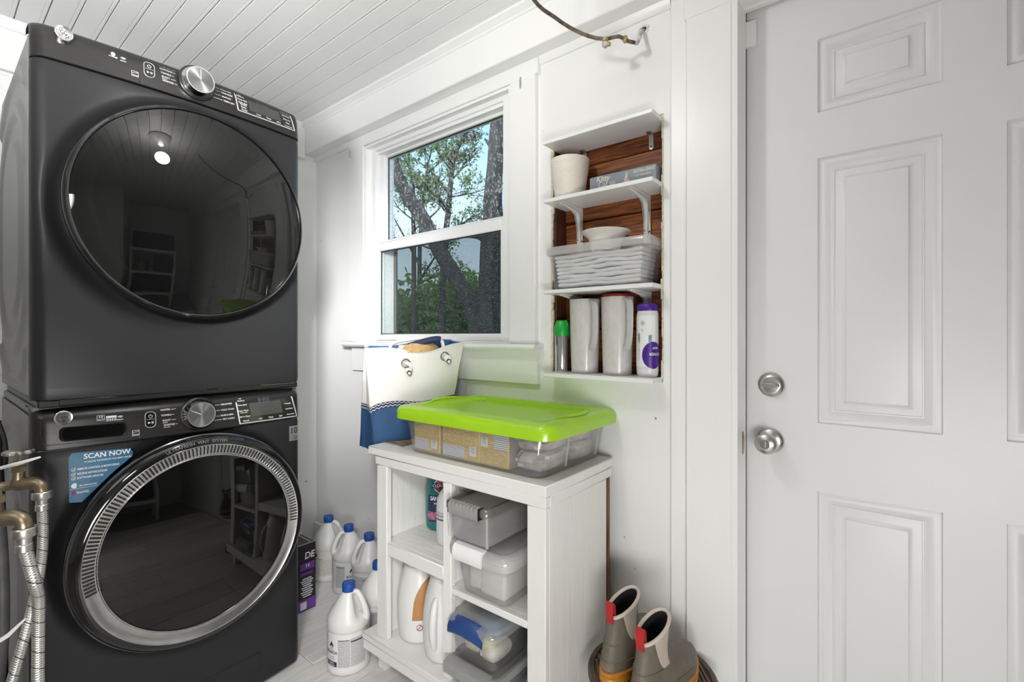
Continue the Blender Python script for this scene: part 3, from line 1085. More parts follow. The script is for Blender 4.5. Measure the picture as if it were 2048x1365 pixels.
def small_marks(root, items, zoff):
    g = G()
    for kind, n, z in items:
        s, zz = dec(n, z)
        def f(x, y):
            return (front(s + x) + zoff(zz + y) + 0.0016, s + x, zz + y)
        def rect(x0, x1, y0, y1):
            g.add([f(x0, y0), f(x1, y0), f(x1, y1), f(x0, y1)], [(0, 1, 2, 3)])
        def frame(x0, x1, y0, y1, t=0.0008):
            rect(x0, x1, y0, y0 + t); rect(x0, x1, y1 - t, y1); rect(x0, x0 + t, y0, y1); rect(x1 - t, x1, y0, y1)
        if kind == 'capacity':
            frame(-0.008, 0.008, -0.007, 0.007)
            put(g, '4.8', 0.0072, lambda x, y: f(x, y + 0.0024), 'CENTER', 0, True)
            put(g, 'CU. FT.', 0.0038, lambda x, y: f(x, y - 0.0040), 'CENTER', 0, True)
        elif kind == 'steam':
            rect(-0.011, 0.011, 0.001, 0.007)
            frame(-0.011, 0.011, -0.007, 0.007)
            for q in range(4):
                rect(-0.009 + q * 0.005, -0.006 + q * 0.005, -0.005, -0.001)
        elif kind == 'wifi':
            for r in (0.0025, 0.005, 0.0075):
                g.tube([f(r * math.cos(a), -0.001 + r * math.sin(a) * 0.8) for a in [PI * 0.22 + PI * 0.56 * i / 8 for i in range(9)]], 0.0007, 4)
            put(g, 'SMART', 0.0044, lambda x, y: f(x, y - 0.0055), 'CENTER', 0, True)
        elif kind == 'energy':
            frame(-0.008, 0.008, -0.004, 0.008, 0.001)
            g.tube([f(-0.006, 0.001), f(-0.002, 0.0035), f(0.002, 0.003), f(0.006, 0.006)], 0.0006, 4)
            for q in range(5):
                rect(-0.008 + q * 0.0034, -0.0058 + q * 0.0034, -0.0075, -0.0055)
        elif kind == 'steam_dry':
            g.lathe([(0.005, 0.0), (0.0, 0.0001)], 16, f(0, 0.003), 'X')
            for q in range(7):
                rect(-0.009 + q * 0.0027, -0.0073 + q * 0.0027, -0.0055 - 0.0003 * q, -0.003)
    obj('marks', g, WINK, root, smooth=0)

# ------------------------------------------------------------------ dryer (upper machine)
DRY0, DRY1 = 1.024, 1.900
dry = thing('dryer', 'graphite front-loading dryer with a domed dark glass door, stacked on the washer', 'dryer', (AU, AN, 0))
body(dry, 1.030, 1.968)
obj('side_panel', side_relief(1.034, 1.966, 1.50), GRAPHLIT, dry, smooth=60)
DZC, DSC = 1.552, 0.007
obj('front_panel', front_panel(DRY0, DRY1, DZC, 0.300, DSC), GRAPH, dry, smooth=60)
def doff(z):
    t = max(0.0, (z - 1.903) / 0.085)
    return 0.002 - 0.010 * t - (0.02 * max(0.0, (z - 1.965) / 0.03) ** 2)
bprof = [(0.0, 1.9030), (0.002, 1.9045)] + [(doff(z), z) for z in [1.91 + 0.0055 * i for i in range(11)]] + [(doff(1.972), 1.972), (-0.012, 1.984), (-0.018, 1.993), (-0.030, 1.998), (-0.060, 1.999)]
cp = obj('control_panel', band_loft(bprof), BANDM, dry, smooth=50)
g = G().box(-0.66, -0.03, -HW + 0.006, HW - 0.006, 1.966, 1.998, 0.012, seg=3)
obj('top_cover', g, BANDM, dry)
obj('panel_seam', G().tube([(front(s) + doff(z) + 0.0004, s, z) for s, z in [(-0.1335, 1.905), (-0.1345, 1.94), (-0.136, 1.975)]], 0.0008, 5), BLACK, cp)
badge(dry, 0.2397, 1.9792)
power_key(dry, 0.4246, 1.9667, doff)
dial(dry, 0.5461, 1.9755, PI / 2, 0.0)
cycle_words(dry, [('MIXED LOADS', None), ('COTTONS', None), ('TOWELS', None), ('BULKY', 'Bedding'), ('SANITIZE', None)], ['QUICK DRY', 'DELICATES', 'PERM PRESS', 'SANITIZE', 'TIMED DRY'],
            [1.9935, 1.9827, 1.9715, 1.9605, 1.9489], [1.997, 1.987, 1.9763, 1.9639, 1.9511], doff, [0.4476, 0.4501, 0.4525, 0.455, 0.4563], [0.611, 0.6139, 0.6154, 0.6169, 0.6213])
small_marks(dry, [('steam_dry', 0.342, 1.9722), ('wifi', 0.3645, 1.9702), ('energy', 0.3905, 1.9387)], doff)
WDS = [('My', 0.08, 0.90, 'CENTER', 1), ('Settings', 0.08, 0.80, 'CENTER', 1), ('Damp Alert', 0.10, 0.62, 'CENTER', 0.9), ('Extended', 0.10, 0.47, 'CENTER', 1), ('Tumble', 0.10, 0.38, 'CENTER', 1), ('Steam', 0.10, 0.25, 'CENTER', 1), ('Sound', 0.10, 0.11, 'CENTER', 1),
       ('Level', 0.34, 0.13, 'CENTER', 1), ('Temp', 0.52, 0.13, 'CENTER', 1), ('eDry', 0.70, 0.13, 'CENTER', 1), ('Wrinkle Care', 0.885, 0.80, 'CENTER', 0.8), ('Dewrinkle', 0.885, 0.62, 'CENTER', 0.9), ('Delay Dry', 0.885, 0.44, 'CENTER', 0.9), ('Time', 0.885, 0.27, 'CENTER', 1), ('Control Lock', 0.885, 0.10, 'CENTER', 0.7)]
display(dry, [(0.6565, 1.9985), (0.8400, 1.9975), (0.8552, 1.9303), (0.6660, 1.9359)], WDS, 0.0012, doff)
# door
g = G()
g.lathe([(0.296, -0.03), (0.302, 0.022), (0.3085, 0.040), (0.3115, 0.062), (0.3100, 0.074), (0.3050, 0.082), (0.3005, 0.084), (0.2990, 0.078), (0.286, 0.070)], 96, (0, DSC, DZC), 'X', cap0=True, cap1=False)
dd = obj('door', g, GLOSSB, dry, smooth=50)
g = G().lathe([(0.3050, 0.0822), (0.3022, 0.0858), (0.2988, 0.0850), (0.2985, 0.079)], 96, (0, DSC, DZC), 'X', cap0=False, cap1=False)
obj('door_trim', g, DKCHR, dd)
g = G()
Rg, sag = 0.2983, 0.038
prof = []
for i in range(15):
    r = Rg * (1 - i / 14)
    RR = (Rg * Rg + sag * sag) / (2 * sag)
    prof.append((max(r, 1e-4), 0.081 + math.sqrt(RR * RR - r * r) - (RR - sag)))
g.lathe(prof, 96, (0, DSC, DZC), 'X', cap0=False, cap1=False)
obj('door_glass', g, TINT, dd, smooth=80)
BOWLM = mat('smoked_bowl', (0.030, 0.030, 0.030), 0.22, var=0.1)
g = G().lathe([(0.285, 0.070), (0.262, 0.060), (0.246, 0.070), (0.232, 0.060), (0.205, 0.030), (0.190, -0.010), (0.165, -0.024), (1e-4, -0.026)], 72, (0, DSC, DZC), 'X', cap0=False, cap1=False)
obj('door_bowl', g, BOWLM, dd, smooth=60)

# ------------------------------------------------------------------ washer (lower machine)
wash = thing('washer', 'graphite front-loading washer with a chrome-ringed black door and blue sticker', 'washer', (AU, AN, 0))
body(wash, 0.035, 1.006)
obj('side_panel', side_relief(0.04, 0.985, 0.50), GRAPHLIT, wash, smooth=60)
WZC, WSC = 0.583, 0.010
obj('front_panel', front_panel(0.012, 0.893, WZC, 0.296, WSC), GRAPH, wash, smooth=60)
def woff(z):
    t = max(0.0, (z - 0.897) / 0.09)
    return 0.003 - 0.007 * t - 0.02 * max(0.0, (z - 0.972) / 0.02) ** 2
wprof = [(-0.004, 0.8955), (0.003, 0.8975)] + [(woff(z), z) for z in [0.902 + 0.006 * i for i in range(12)]] + [(woff(0.976), 0.976), (-0.010, 0.986), (-0.018, 0.994), (-0.03, 0.999), (-0.07, 1.003)]
wb = obj('control_panel', band_loft(wprof), BANDM, wash, smooth=50)
g = G()
g.tube([(front(s) - 0.001, s, 0.8945) for s in svals(30)], 0.0016, 6)
obj('band_lip', g, DKCHR, wb)
obj('panel_seam', G().tube([(front(s) + woff(z) + 0.0004, s, z) for s, z in [(-0.1345, 0.901), (-0.137, 0.94), (-0.139, 0.988)]], 0.0009, 5), BLACK, wb)
g = G().box(-0.655, 0.0, -HW + 0.012, HW - 0.012, 1.004, 1.0235, 0.003)
g.box(-0.05, 0.012, -0.30, 0.31, 1.008, 1.0236, 0.002)
obj('stacking_kit', g, BLACK, wash)
for a in (-0.25, -0.08, 0.07, 0.20):
    obj('stacking_rail', G().box(0.012, 0.0155, a, a + 0.12, 1.0195, 1.0232, 0.001), DKCHR, wash)
# dispenser drawer recess
def wring(k, o, cn=0.3012, cz=0.9292, w=0.128, h=0.0305):
    s, zz = dec(cn, cz)
    out = []
    for p in rr(w * k[0], h * k[1], 0.011, 5):
        ss, z2 = s + p[0], zz + p[1] - p[0] * 0.02
        out.append((front(ss) + woff(z2) + o, ss, z2))
    return out
dwr = obj('dispenser_drawer', G().loft([wring((1.07, 1.22), 0.0004), wring((1.05, 1.16), 0.0055), wring((1.0, 1.0), 0.0015)], True, True, False), BANDM, wash)
obj('drawer_slot_shade', G().loft([wring((0.995, 0.99), 0.0016), wring((0.97, 0.93), 0.0009)], True, True, True), mat('drawer_shadow_black', (0.003, 0.003, 0.003), 0.95, spec=0.1), dwr)  # matte black sheet paints the shade of a recess not cut into the band
g = G()
s0, _ = dec(0.192, 0.94)
pts = [(front(s) + woff(z) + 0.0008, s, z) for s, z in [(-0.332, 0.975), (-0.3325, 0.94), (-0.330, 0.918), (-0.322, 0.910), (-0.29, 0.9085), (-0.22, 0.908), (-0.1345, 0.908)]]
g.tube(pts, 0.0011, 6)
obj('drawer_edge', g, DKCHR, dwr)
badge(wash, 0.2387, 0.9758)
power_key(wash, 0.4268, 0.9455, woff)
dial(wash, 0.5488, 0.9475, math.radians(152), 0.0)
# the pointer runs right across the dial
cycle_words(wash, [('NORMAL', None), ('WHITES', None), ('TOWELS', None), ('BULKY', 'Bedding'), ('SANITIZE', 'With Oxi')], ['QUICK WASH', 'DELICATES', 'COLD WASH', 'RINSE & SPIN', 'SELF CLEAN'],
            [0.9825, 0.9692, 0.9533, 0.938, 0.9243], [0.9829, 0.9678, 0.9501, 0.9326, 0.9205], woff, [0.4476, 0.4513, 0.4525, 0.4563, 0.4587], [0.6081, 0.6139, 0.6139, 0.6125, 0.6183])
small_marks(wash, [('capacity', 0.3150, 0.9650), ('steam', 0.3378, 0.9612), ('wifi', 0.3572, 0.9602), ('energy', 0.3916, 0.912)], woff)
WDS2 = [('My', 0.08, 0.93, 'CENTER', 1), ('Settings', 0.08, 0.85, 'CENTER', 1), ('Time Saver', 0.09, 0.69, 'CENTER', 0.9), ('Delay Wash', 0.09, 0.47, 'CENTER', 0.9), ('Remote Start', 0.09, 0.40, 'CENTER', 0.6), ('More Water', 0.10, 0.25, 'CENTER', 0.9), ('Sound', 0.10, 0.09, 'CENTER', 1),
        ('Soil', 0.34, 0.10, 'CENTER', 1), ('Temp', 0.52, 0.10, 'CENTER', 1), ('Spin', 0.70, 0.10, 'CENTER', 1), ('Prewash', 0.885, 0.55, 'CENTER', 0.9), ('Extra Rinse', 0.885, 0.34, 'CENTER', 0.8), ('Control Lock', 0.885, 0.12, 'CENTER', 0.7)]
display(wash, [(0.6575, 0.9870), (0.8406, 0.9891), (0.8608, 0.9004), (0.6700, 0.8985)], WDS2, 0.0012, woff)
# door
g = G()
g.lathe([(0.292, -0.03), (0.2985, 0.030), (0.3050, 0.048), (0.3075, 0.064), (0.3060, 0.075), (0.3010, 0.084), (0.2930, 0.090), (0.2850, 0.092), (0.2815, 0.0925)], 110, (0, WSC, WZC), 'X', cap0=True, cap1=False)
wd = obj('door', g, GLOSSB, wash, smooth=50)
g = G().lathe([(0.3080, 0.052), (0.3105, 0.060), (0.3100, 0.066), (0.3070, 0.068)], 110, (0, WSC, WZC), 'X', cap0=False, cap1=False)
obj('door_trim', g, DKCHR, wd)
g = G().lathe([(0.2822, 0.0915), (0.2815, 0.0950), (0.2795, 0.0958), (0.2780, 0.0945), (0.2515, 0.0905), (0.2495, 0.0925), (0.2475, 0.0920), (0.2462, 0.0885)], 128, (0, WSC, WZC), 'X', cap0=False, cap1=False)
ring = obj('chrome_ring', g, mat('brushed_chrome', (0.60, 0.60, 0.60), 0.20, 1.0, var=0.08, scale=40), wd, smooth=35)
# vent slots in the upper half of the ring
g = G()
g2 = G()
N = 96
for i in range(N):
    a = math.radians(192 - 196 * i / (N - 1))
    ca, sa = math.cos(a), math.sin(a)
    def f(r, t, h):
        return (h, WSC + ca * r - sa * t, WZC + sa * r + ca * t)
    w = 0.0021
    for (gg, r0, r1, t0, t1, h0, h1) in ((g, 0.2535, 0.2765, -w, w, 0.0895, 0.0957),):
        c = [f(r0, t0, h1 - 0.003), f(r1, t0, h1), f(r1, t1, h1), f(r0, t1, h1 - 0.003), f(r0, t0, h0 - 0.003), f(r1, t0, h0), f(r1, t1, h0), f(r0, t1, h0 - 0.003)]
        gg.add(c, [(0, 1, 2, 3), (0, 4, 5, 1), (1, 5, 6, 2), (2, 6, 7, 3), (3, 7, 4, 0)])
    rim = [f(0.2535, w * 1.25, 0.0928), f(0.2765, w * 1.25, 0.0958), f(0.2765, w * 1.75, 0.0962), f(0.2535, w * 1.75, 0.0932)]
    g2.add(rim, [(0, 1, 2, 3)])
    rim = [f(0.2525, -w * 1.5, 0.0926), f(0.2540, -w * 1.5, 0.0928), f(0.2540, w * 1.5, 0.0930), f(0.2525, w * 1.5, 0.0928)]
    g2.add(rim, [(0, 1, 2, 3)])
obj('vent_slots', g, BLACK, ring, smooth=0, kind='stuff')
obj('slot_edges', g2, CHROME, ring, smooth=0, kind='stuff')
g = G()
prof = []
Rg, sag = 0.2465, 0.012
RR = (Rg * Rg + sag * sag) / (2 * sag)
for i in range(9):
    r = Rg * (1 - i / 8)
    prof.append((max(r, 1e-4), 0.0875 + math.sqrt(RR * RR - r * r) - (RR - sag)))
g.lathe(prof, 96, (0, WSC, WZC), 'X', cap0=False, cap1=False)
obj('door_glass', g, TINT2, wd, smooth=80)
g = G().lathe([(0.245, 0.080), (0.226, 0.070), (0.195, 0.010), (0.180, -0.02), (1e-4, -0.03)], 64, (0, WSC, WZC), 'X', cap0=False, cap1=False)
obj('door_bowl', g, BOWLM, wd, smooth=60)
g = G()
def arc(x, y):
    r = 0.2905 + y
    a = PI / 2 + math.radians(4) - x / 0.2905
    return (0.0922 - max(0, r - 0.2850) * 0.36 + 0.0008, WSC + r * math.cos(a), WZC + r * math.sin(a))
put(g, 'ULTRAFRESH  VENT  SYSTEM', 0.0125, arc, 'CENTER', 0, False, 1.0)
obj('lettering', g, mat('etched_grey', (0.22, 0.22, 0.22), 0.4), wd, smooth=0)
# bottom access flap line and feet
obj('access_flap', G().tube([(front(s) + 0.0006, s, z) for s, z in [(0.20, 0.060), (0.20, 0.115), (0.195, 0.122), (0.10, 0.124), (0.0, 0.124)]], 0.0008, 5), BLACK, wash)
for x in (-0.58, -0.09):
    for s in (-0.27, 0.27):
        obj('foot', G().lathe([(0.022, 0.0), (0.022, 0.012), (0.012, 0.016), (0.012, 0.04)], 16, (x, s, 0.0005)), BLACK, wash)
# blue sticker on the front
STB = mat('sticker_blue', (0.010, 0.115, 0.22), 0.35, var=0.12, scale=12)
poly = [(0.2494, 0.8692), (0.2553, 0.88), (0.3767, 0.871), (0.3859, 0.8594), (0.3836, 0.847), (0.3466, 0.8166), (0.2752, 0.7453), (0.2504, 0.7507)]
g = G()
v0 = [surf(n, z, 0.0006) for n, z in poly]
v1 = [surf(n, z, 0.0013) for n, z in poly]
g.loft([v0, v1], True, False, False)
cen = surf(0.30, 0.83, 0.0013)
g.add(v1 + [cen], [(i, (i + 1) % 8, 8) for i in range(8)])
st = obj('sticker', g, STB, wash, smooth=0, label='blue cut-corner sticker lettered SCAN NOW')
g = G()
O = 0.0026
SL = -0.018
def stx(s, n0, z0, n1, size, bold=True, m=0):
    s0, zz0 = dec(n0, z0)
    w = max(p[0] for p in txt(s, 1.0, 'LEFT', bold)[0])
    s1, _ = dec(n1, z0)
    kx = (s1 - s0) / w / size
    def f(x, y):
        ss = s0 + x
        return (front(ss) + O, ss, zz0 + y + SL * x)
    put(g, s, size, f, 'LEFT', m, bold, kx)
stx('SCAN NOW', 0.2790, 0.8660, 0.3800, 0.0185)
stx('TO UNLOCK THE POWER OF YOUR SMART WASHER', 0.2802, 0.8515, 0.3815, 0.0058)
stx('REMOTE CONTROL & MONITORING', 0.2662, 0.8350, 0.3543, 0.0072)
stx('RECEIVE NOTIFICATIONS', 0.2662, 0.8225, 0.3282, 0.0072)
stx('SOFTWARE UPDATES', 0.2655, 0.8115, 0.3200, 0.0072)
stx('GE APPLIANCES', 0.2700, 0.7905, 0.3060, 0.0052)
stx('SmartHQ', 0.2650, 0.7735, 0.2895, 0.0078)
for z in (0.8352, 0.8228, 0.8118):
    s0, z0 = dec(0.2585, z)
    g.tube([(front(s0) + O, s0 + 0.0040 * math.cos(a), z0 + 0.0040 * math.sin(a)) for a in [PI * 0.35 + 2 * PI * 0.86 * i / 14 for i in range(15)]], 0.0006, 4)
    g.tube([(front(s0) + O, s0 - 0.002, z0), (front(s0) + O, s0 - 0.0003, z0 - 0.0022), (front(s0) + O, s0 + 0.0048, z0 + 0.0045)], 0.0008, 4)
s0, z0 = dec(0.2612, 0.7925)
g.lathe([(0.0070, 0), (0.0, 0.0002)], 24, (front(s0) + 0.0016, s0, z0), 'X')
a, b = surf(0.252, 0.7845, 0.0020), surf(0.309, 0.7830, 0.0020)
g.tube([a, b], 0.0004, 4)
obj('lettering', g, mat('sticker_white', (0.78, 0.82, 0.84), 0.4), st, smooth=0)
s0, z0 = dec(0.2590, 0.7745)
obj('magenta_mark', G().box(front(s0) + 0.0012, front(s0) + 0.0018, s0 - 0.0035, s0 + 0.0035, z0 - 0.005, z0 + 0.004), mat('magenta_ink', (0.30, 0.01, 0.22), 0.4), st, smooth=0)
# ten-year label
s0, z0 = dec(0.8512, 0.8385)
g = G().box(front(s0) - 0.001, front(s0) + 0.0016, s0 - 0.0165, s0 + 0.0165, z0 - 0.0265, z0 + 0.0265, 0.0006)
g.map(lambda x, y, z: (x + (y - s0) * -0.14, y, z - (y - s0) * 0.03))
lb = obj('warranty_label', g, mat('grey_label', (0.17, 0.17, 0.17), 0.45), wash)
g = G()
put(g, '10', 0.030, lambda x, y: (front(s0) + 0.0021 + x * -0.14, s0 + x, z0 + 0.0095 + y), 'CENTER', 0, True, 1.0)
for q in range(3):
    g.box(front(s0) + 0.0016, front(s0) + 0.0019, s0 - 0.012, s0 + 0.012, z0 - 0.012 - q * 0.005, z0 - 0.0105 - q * 0.005)
obj('lettering', g, BLACK, lb, smooth=0)
# ================================================================== PAINTED CABINET AND WHAT IS ON IT
CR = math.atan(0.015)
CO = Vector((-1.428, 0.987, 0))
def cw(a, b, z=0.0):
    c, s = math.cos(CR), math.sin(CR)
    return (CO.x + a * c - b * s, CO.y + a * s + b * c, z)
CABP = chips(mat('worn_white_paint', (0.76, 0.75, 0.72), 0.55, var=0.04, scale=9, bump=0.35, bscale=55, stretch=(1, 1, 0.15)), (0.20, 0.15, 0.10), 11, 0.71, (1, 1, 0.35))
CABPH = chips(mat('worn_white_paint_boards', (0.76, 0.75, 0.72), 0.55, var=0.04, scale=9, bump=0.35, bscale=55, stretch=(0.15, 1, 1)), (0.22, 0.17, 0.11), 10, 0.70, (0.35, 1, 1))
RAWPLY = wood('raw_plywood', (0.12, 0.065, 0.028), (0.22, 0.13, 0.06), (6, 6, 0.6), 5)
cab = thing('wooden_cabinet', 'worn white painted wooden cabinet with open shelves under the window', 'cabinet', tuple(CO), CR)
g = G().box(-0.008, 0.7345, -0.004, 0.372, 0.780, 0.808, 0.0025)
obj('top_board', g, [CABPH], cab)
g = G().box(0.0, 0.10, 0.06, 0.33, 0.8081, 0.8088)
obj('bare_wood_patch', g, wood('worn_wood_top', (0.16, 0.10, 0.055), (0.45, 0.35, 0.24), (1.2, 14, 1), 5), cab, smooth=0)
g = G().box(0.030, 0.733, -0.002, 0.020, 0.7505, 0.7795, 0.002)
obj('apron', g, CABPH, cab)
g = G().box(0.7125, 0.7335, 0.0205, 0.3665, 0.7510, 0.7795, 0.002)
obj('apron', g, CABPH, cab)
for x0, x1 in ((0.037, 0.090), (0.360, 0.394), (0.673, 0.731)):
    obj('post', G().box(x0, x1, 0.0, 0.020, 0.1655, 0.7500, 0.002), CABP, cab)
obj('side_panel', G().box(0.040, 0.060, 0.0205, 0.345, 0.1655, 0.7790, 0.001), CABP, cab)
obj('side_panel', G().box(0.711, 0.7305, 0.0205, 0.335, 0.1655, 0.7500, 0.0015), CABP, cab)
obj('divider', G().box(0.368, 0.386, 0.0205, 0.340, 0.1655, 0.7790, 0.001), CABP, cab)
obj('back_panel', G().box(0.036, 0.7305, 0.3465, 0.3585, 0.05, 0.7780, 0.001), RAWPLY, cab)
g = G().box(0.0605, 0.3675, 0.0205, 0.345, 0.472, 0.494, 0.0015).box(0.0905, 0.3595, 0.001, 0.021, 0.452, 0.494, 0.0025)
obj('shelf', g, CABPH, cab)
g = G().box(0.3865, 0.7105, 0.0205, 0.345, 0.424, 0.444, 0.0015).box(0.3945, 0.6725, 0.001, 0.021, 0.424, 0.444, 0.002)
obj('shelf', g, CABPH, cab)
g = G().box(-0.020, 0.735, -0.020, 0.350, 0.143, 0.165, 0.003).box(-0.018, 0.733, -0.018, 0.004, 0.108, 0.1435, 0.003)
obj('base_shelf', g, CABPH, cab)
for x0, x1, y0, y1 in ((-0.030, 0.012, 0.055, 0.100), (0.68, 0.725, 0.03, 0.08), (0.0, 0.045, 0.28, 0.33), (0.68, 0.725, 0.28, 0.33)):
    obj('foot', G().box(x0, x1, y0, y1, 0.0005, 0.1425, 0.002), CABP, cab)

# ---------------- clear boxes
CLEARP = clear('clear_polypropylene', (0.98, 0.98, 0.98), (0.84, 0.84, 0.85), 0.07, 0.10)
CLOUDY = clear('cloudy_polypropylene', (0.96, 0.96, 0.96), (0.86, 0.86, 0.86), 0.24, 0.22, True)
FROST = clear('frosted_plastic', (0.95, 0.95, 0.95), (0.88, 0.87, 0.86), 0.40, 0.35, True)
GREYL = mat('grey_lid_plastic', (0.30, 0.295, 0.285), 0.4, var=0.04)
GREYT = clear('grey_tinted_lid', (0.55, 0.52, 0.48), (0.30, 0.29, 0.28), 0.35, 0.2)
WLID = clear('milky_lid', (0.93, 0.93, 0.93), (0.86, 0.86, 0.86), 0.55, 0.2, True)

def shell(g, w0, d0, w1, d1, z0, z1, r=0.025, t=0.002, rim=0.0, arch=None, k=5):
    """tapered open box with real wall thickness; rim = width of the rolled flange"""
    def ring(w, d, z, rad):
        return rr(w, d, rad, k, z)
    R_ = [ring(w0 - 0.010, d0 - 0.010, z0, r), ring(w0, d0, z0 + 0.005, r), ring(w1, d1, z1 - 0.008, r)]
    if rim:
        R_ += [ring(w1 + 2 * rim, d1 + 2 * rim, z1 - 0.006, r + rim), ring(w1 + 2 * rim, d1 + 2 * rim, z1, r + rim)]
    R_ += [ring(w1 - 2 * t, d1 - 2 * t, z1, r), ring(w0 - 2 * t, d0 - 2 * t, z0 + 0.006, r), ring(w0 - 0.012, d0 - 0.012, z0 + 0.002, r)]
    g.loft(R_, True, True, True)
    return g

def lid_shell(g, w, d, z0, z1, r=0.03, dip=0.008, rimw=0.03, k=5):
    g.loft([rr(w - 0.004, d - 0.004, r, k, z0 + 0.001), rr(w, d, r, k, z0), rr(w, d, r, k, z1 - 0.006), rr(w - 0.004, d - 0.004, r, k, z1 - 0.001), rr(w - 0.012, d - 0.012, r, k, z1),
            rr(w - rimw * 1.4, d - rimw * 1.4, r, k, z1 - 0.001), rr(w - rimw * 2, d - rimw * 2, r * 0.9, k, z1 - dip), rr(w - rimw * 2 - 0.01, d - rimw * 2 - 0.01, r * 0.9, k, z1 - dip - 0.001)], True, False, True)
    g.loft([rr(w - 0.006, d - 0.006, r, k, z0 + 0.001), rr(w - 0.006, d - 0.006, r, k, z1 - dip - 0.004)], True, False, True)
    return g

# big clear bin with the green lid
GREEN = mat('lime_green_plastic', (0.34, 0.60, 0.012), 0.28, var=0.03, scale=8, coat=0.25)
bx, by = 0.428, 0.206
binn = thing('storage_bin', 'big clear storage bin with lime green lid on top of the cabinet', 'bin', cw(bx, by, 0.8088), CR)
g = shell(G(), 0.532, 0.350, 0.565, 0.374, 0.0, 0.130, 0.035, 0.002)
def arch(x, y, z):
    e = 0.0
    if z < 0.06 and abs(x) > 0.20:
        e = 0.012 * (1 - smooth01(abs(y - 0.04) / 0.09)) * (1 - z / 0.06)
    return (x, y, z + e)
obj('bin_body', g.map(arch), CLEARP, binn)
for x in (0.266, -0.266):
    for y in (-0.050, 0.125):
        s = 1 if x > 0 else -1
        obj('bin_rib', G().loft([rr(0.005, 0.004, 0.001, 1, 0.012, x, y), rr(0.005, 0.004, 0.001, 1, 0.128, x + s * 0.016, y)]), FROST, binn)
g = G()
LW, LD = 0.632, 0.415
def lr(w, d, r, z):
    return rr(w, d, r, 7, z)
prof = [(0.006, 0.006, 0.112), (0.0, 0.0, 0.110), (0.0, 0.0, 0.131), (0.002, 0.002, 0.139), (0.008, 0.008, 0.146), (0.018, 0.018, 0.150), (0.034, 0.034, 0.151)]
rings = [lr(LW - 2 * a, LD - 2 * b, 0.050 - min(0.02, a), z) for a, b, z in prof]
# centre well with scooped ends where the hands go
def well(inset, z, amp):
    pts = lr(LW - 2 * inset, LD - 2 * inset * 0.95, 0.045, 0)
    out = []
    for x, y, _ in pts:
        f = (1 - smooth01(abs(y) / 0.10))
        xx = x - math.copysign(amp * f, x) if abs(x) > 0.18 else x
        out.append((xx, y, z))
    return out
rings += [well(0.058, 0.1505, 0.030), well(0.061, 0.1455, 0.030), well(0.064, 0.1395, 0.030), well(0.072, 0.1385, 0.030), well(0.082, 0.1380, 0.028)]
g.loft(rings, True, False, True)
g.loft([lr(LW - 0.010, LD - 0.010, 0.045, 0.1105), lr(LW - 0.010, LD - 0.010, 0.045, 0.128), lr(LW - 0.14, LD - 0.13, 0.04, 0.135)], True, False, True)
lid = obj('lid', g, GREEN, binn, smooth=55)
for sx in (-1, 1):
    h = G()
    pts = []
    for i in range(15):
        t = -1 + 2 * i / 14
        pts.append((sx * (LW / 2 - 0.058 + 0.025 * (1 - t * t)), t * 0.095, 0.1500 + 0.003 * (1 - t * t)))
    h.tube(pts, [0.002, 0.007, 0.0075, 0.007, 0.002], 10)
    obj('lid_handle', h, GREEN, lid)
for x, y in ((-0.20, -0.186), (0.02, -0.187), (0.20, -0.187), (0.277, -0.10), (0.277, 0.08)):
    obj('lid_clip', G().box(x - 0.007, x + 0.007, y - 0.004, y + 0.004, 0.098, 0.112, 0.001), CLEARP, lid)
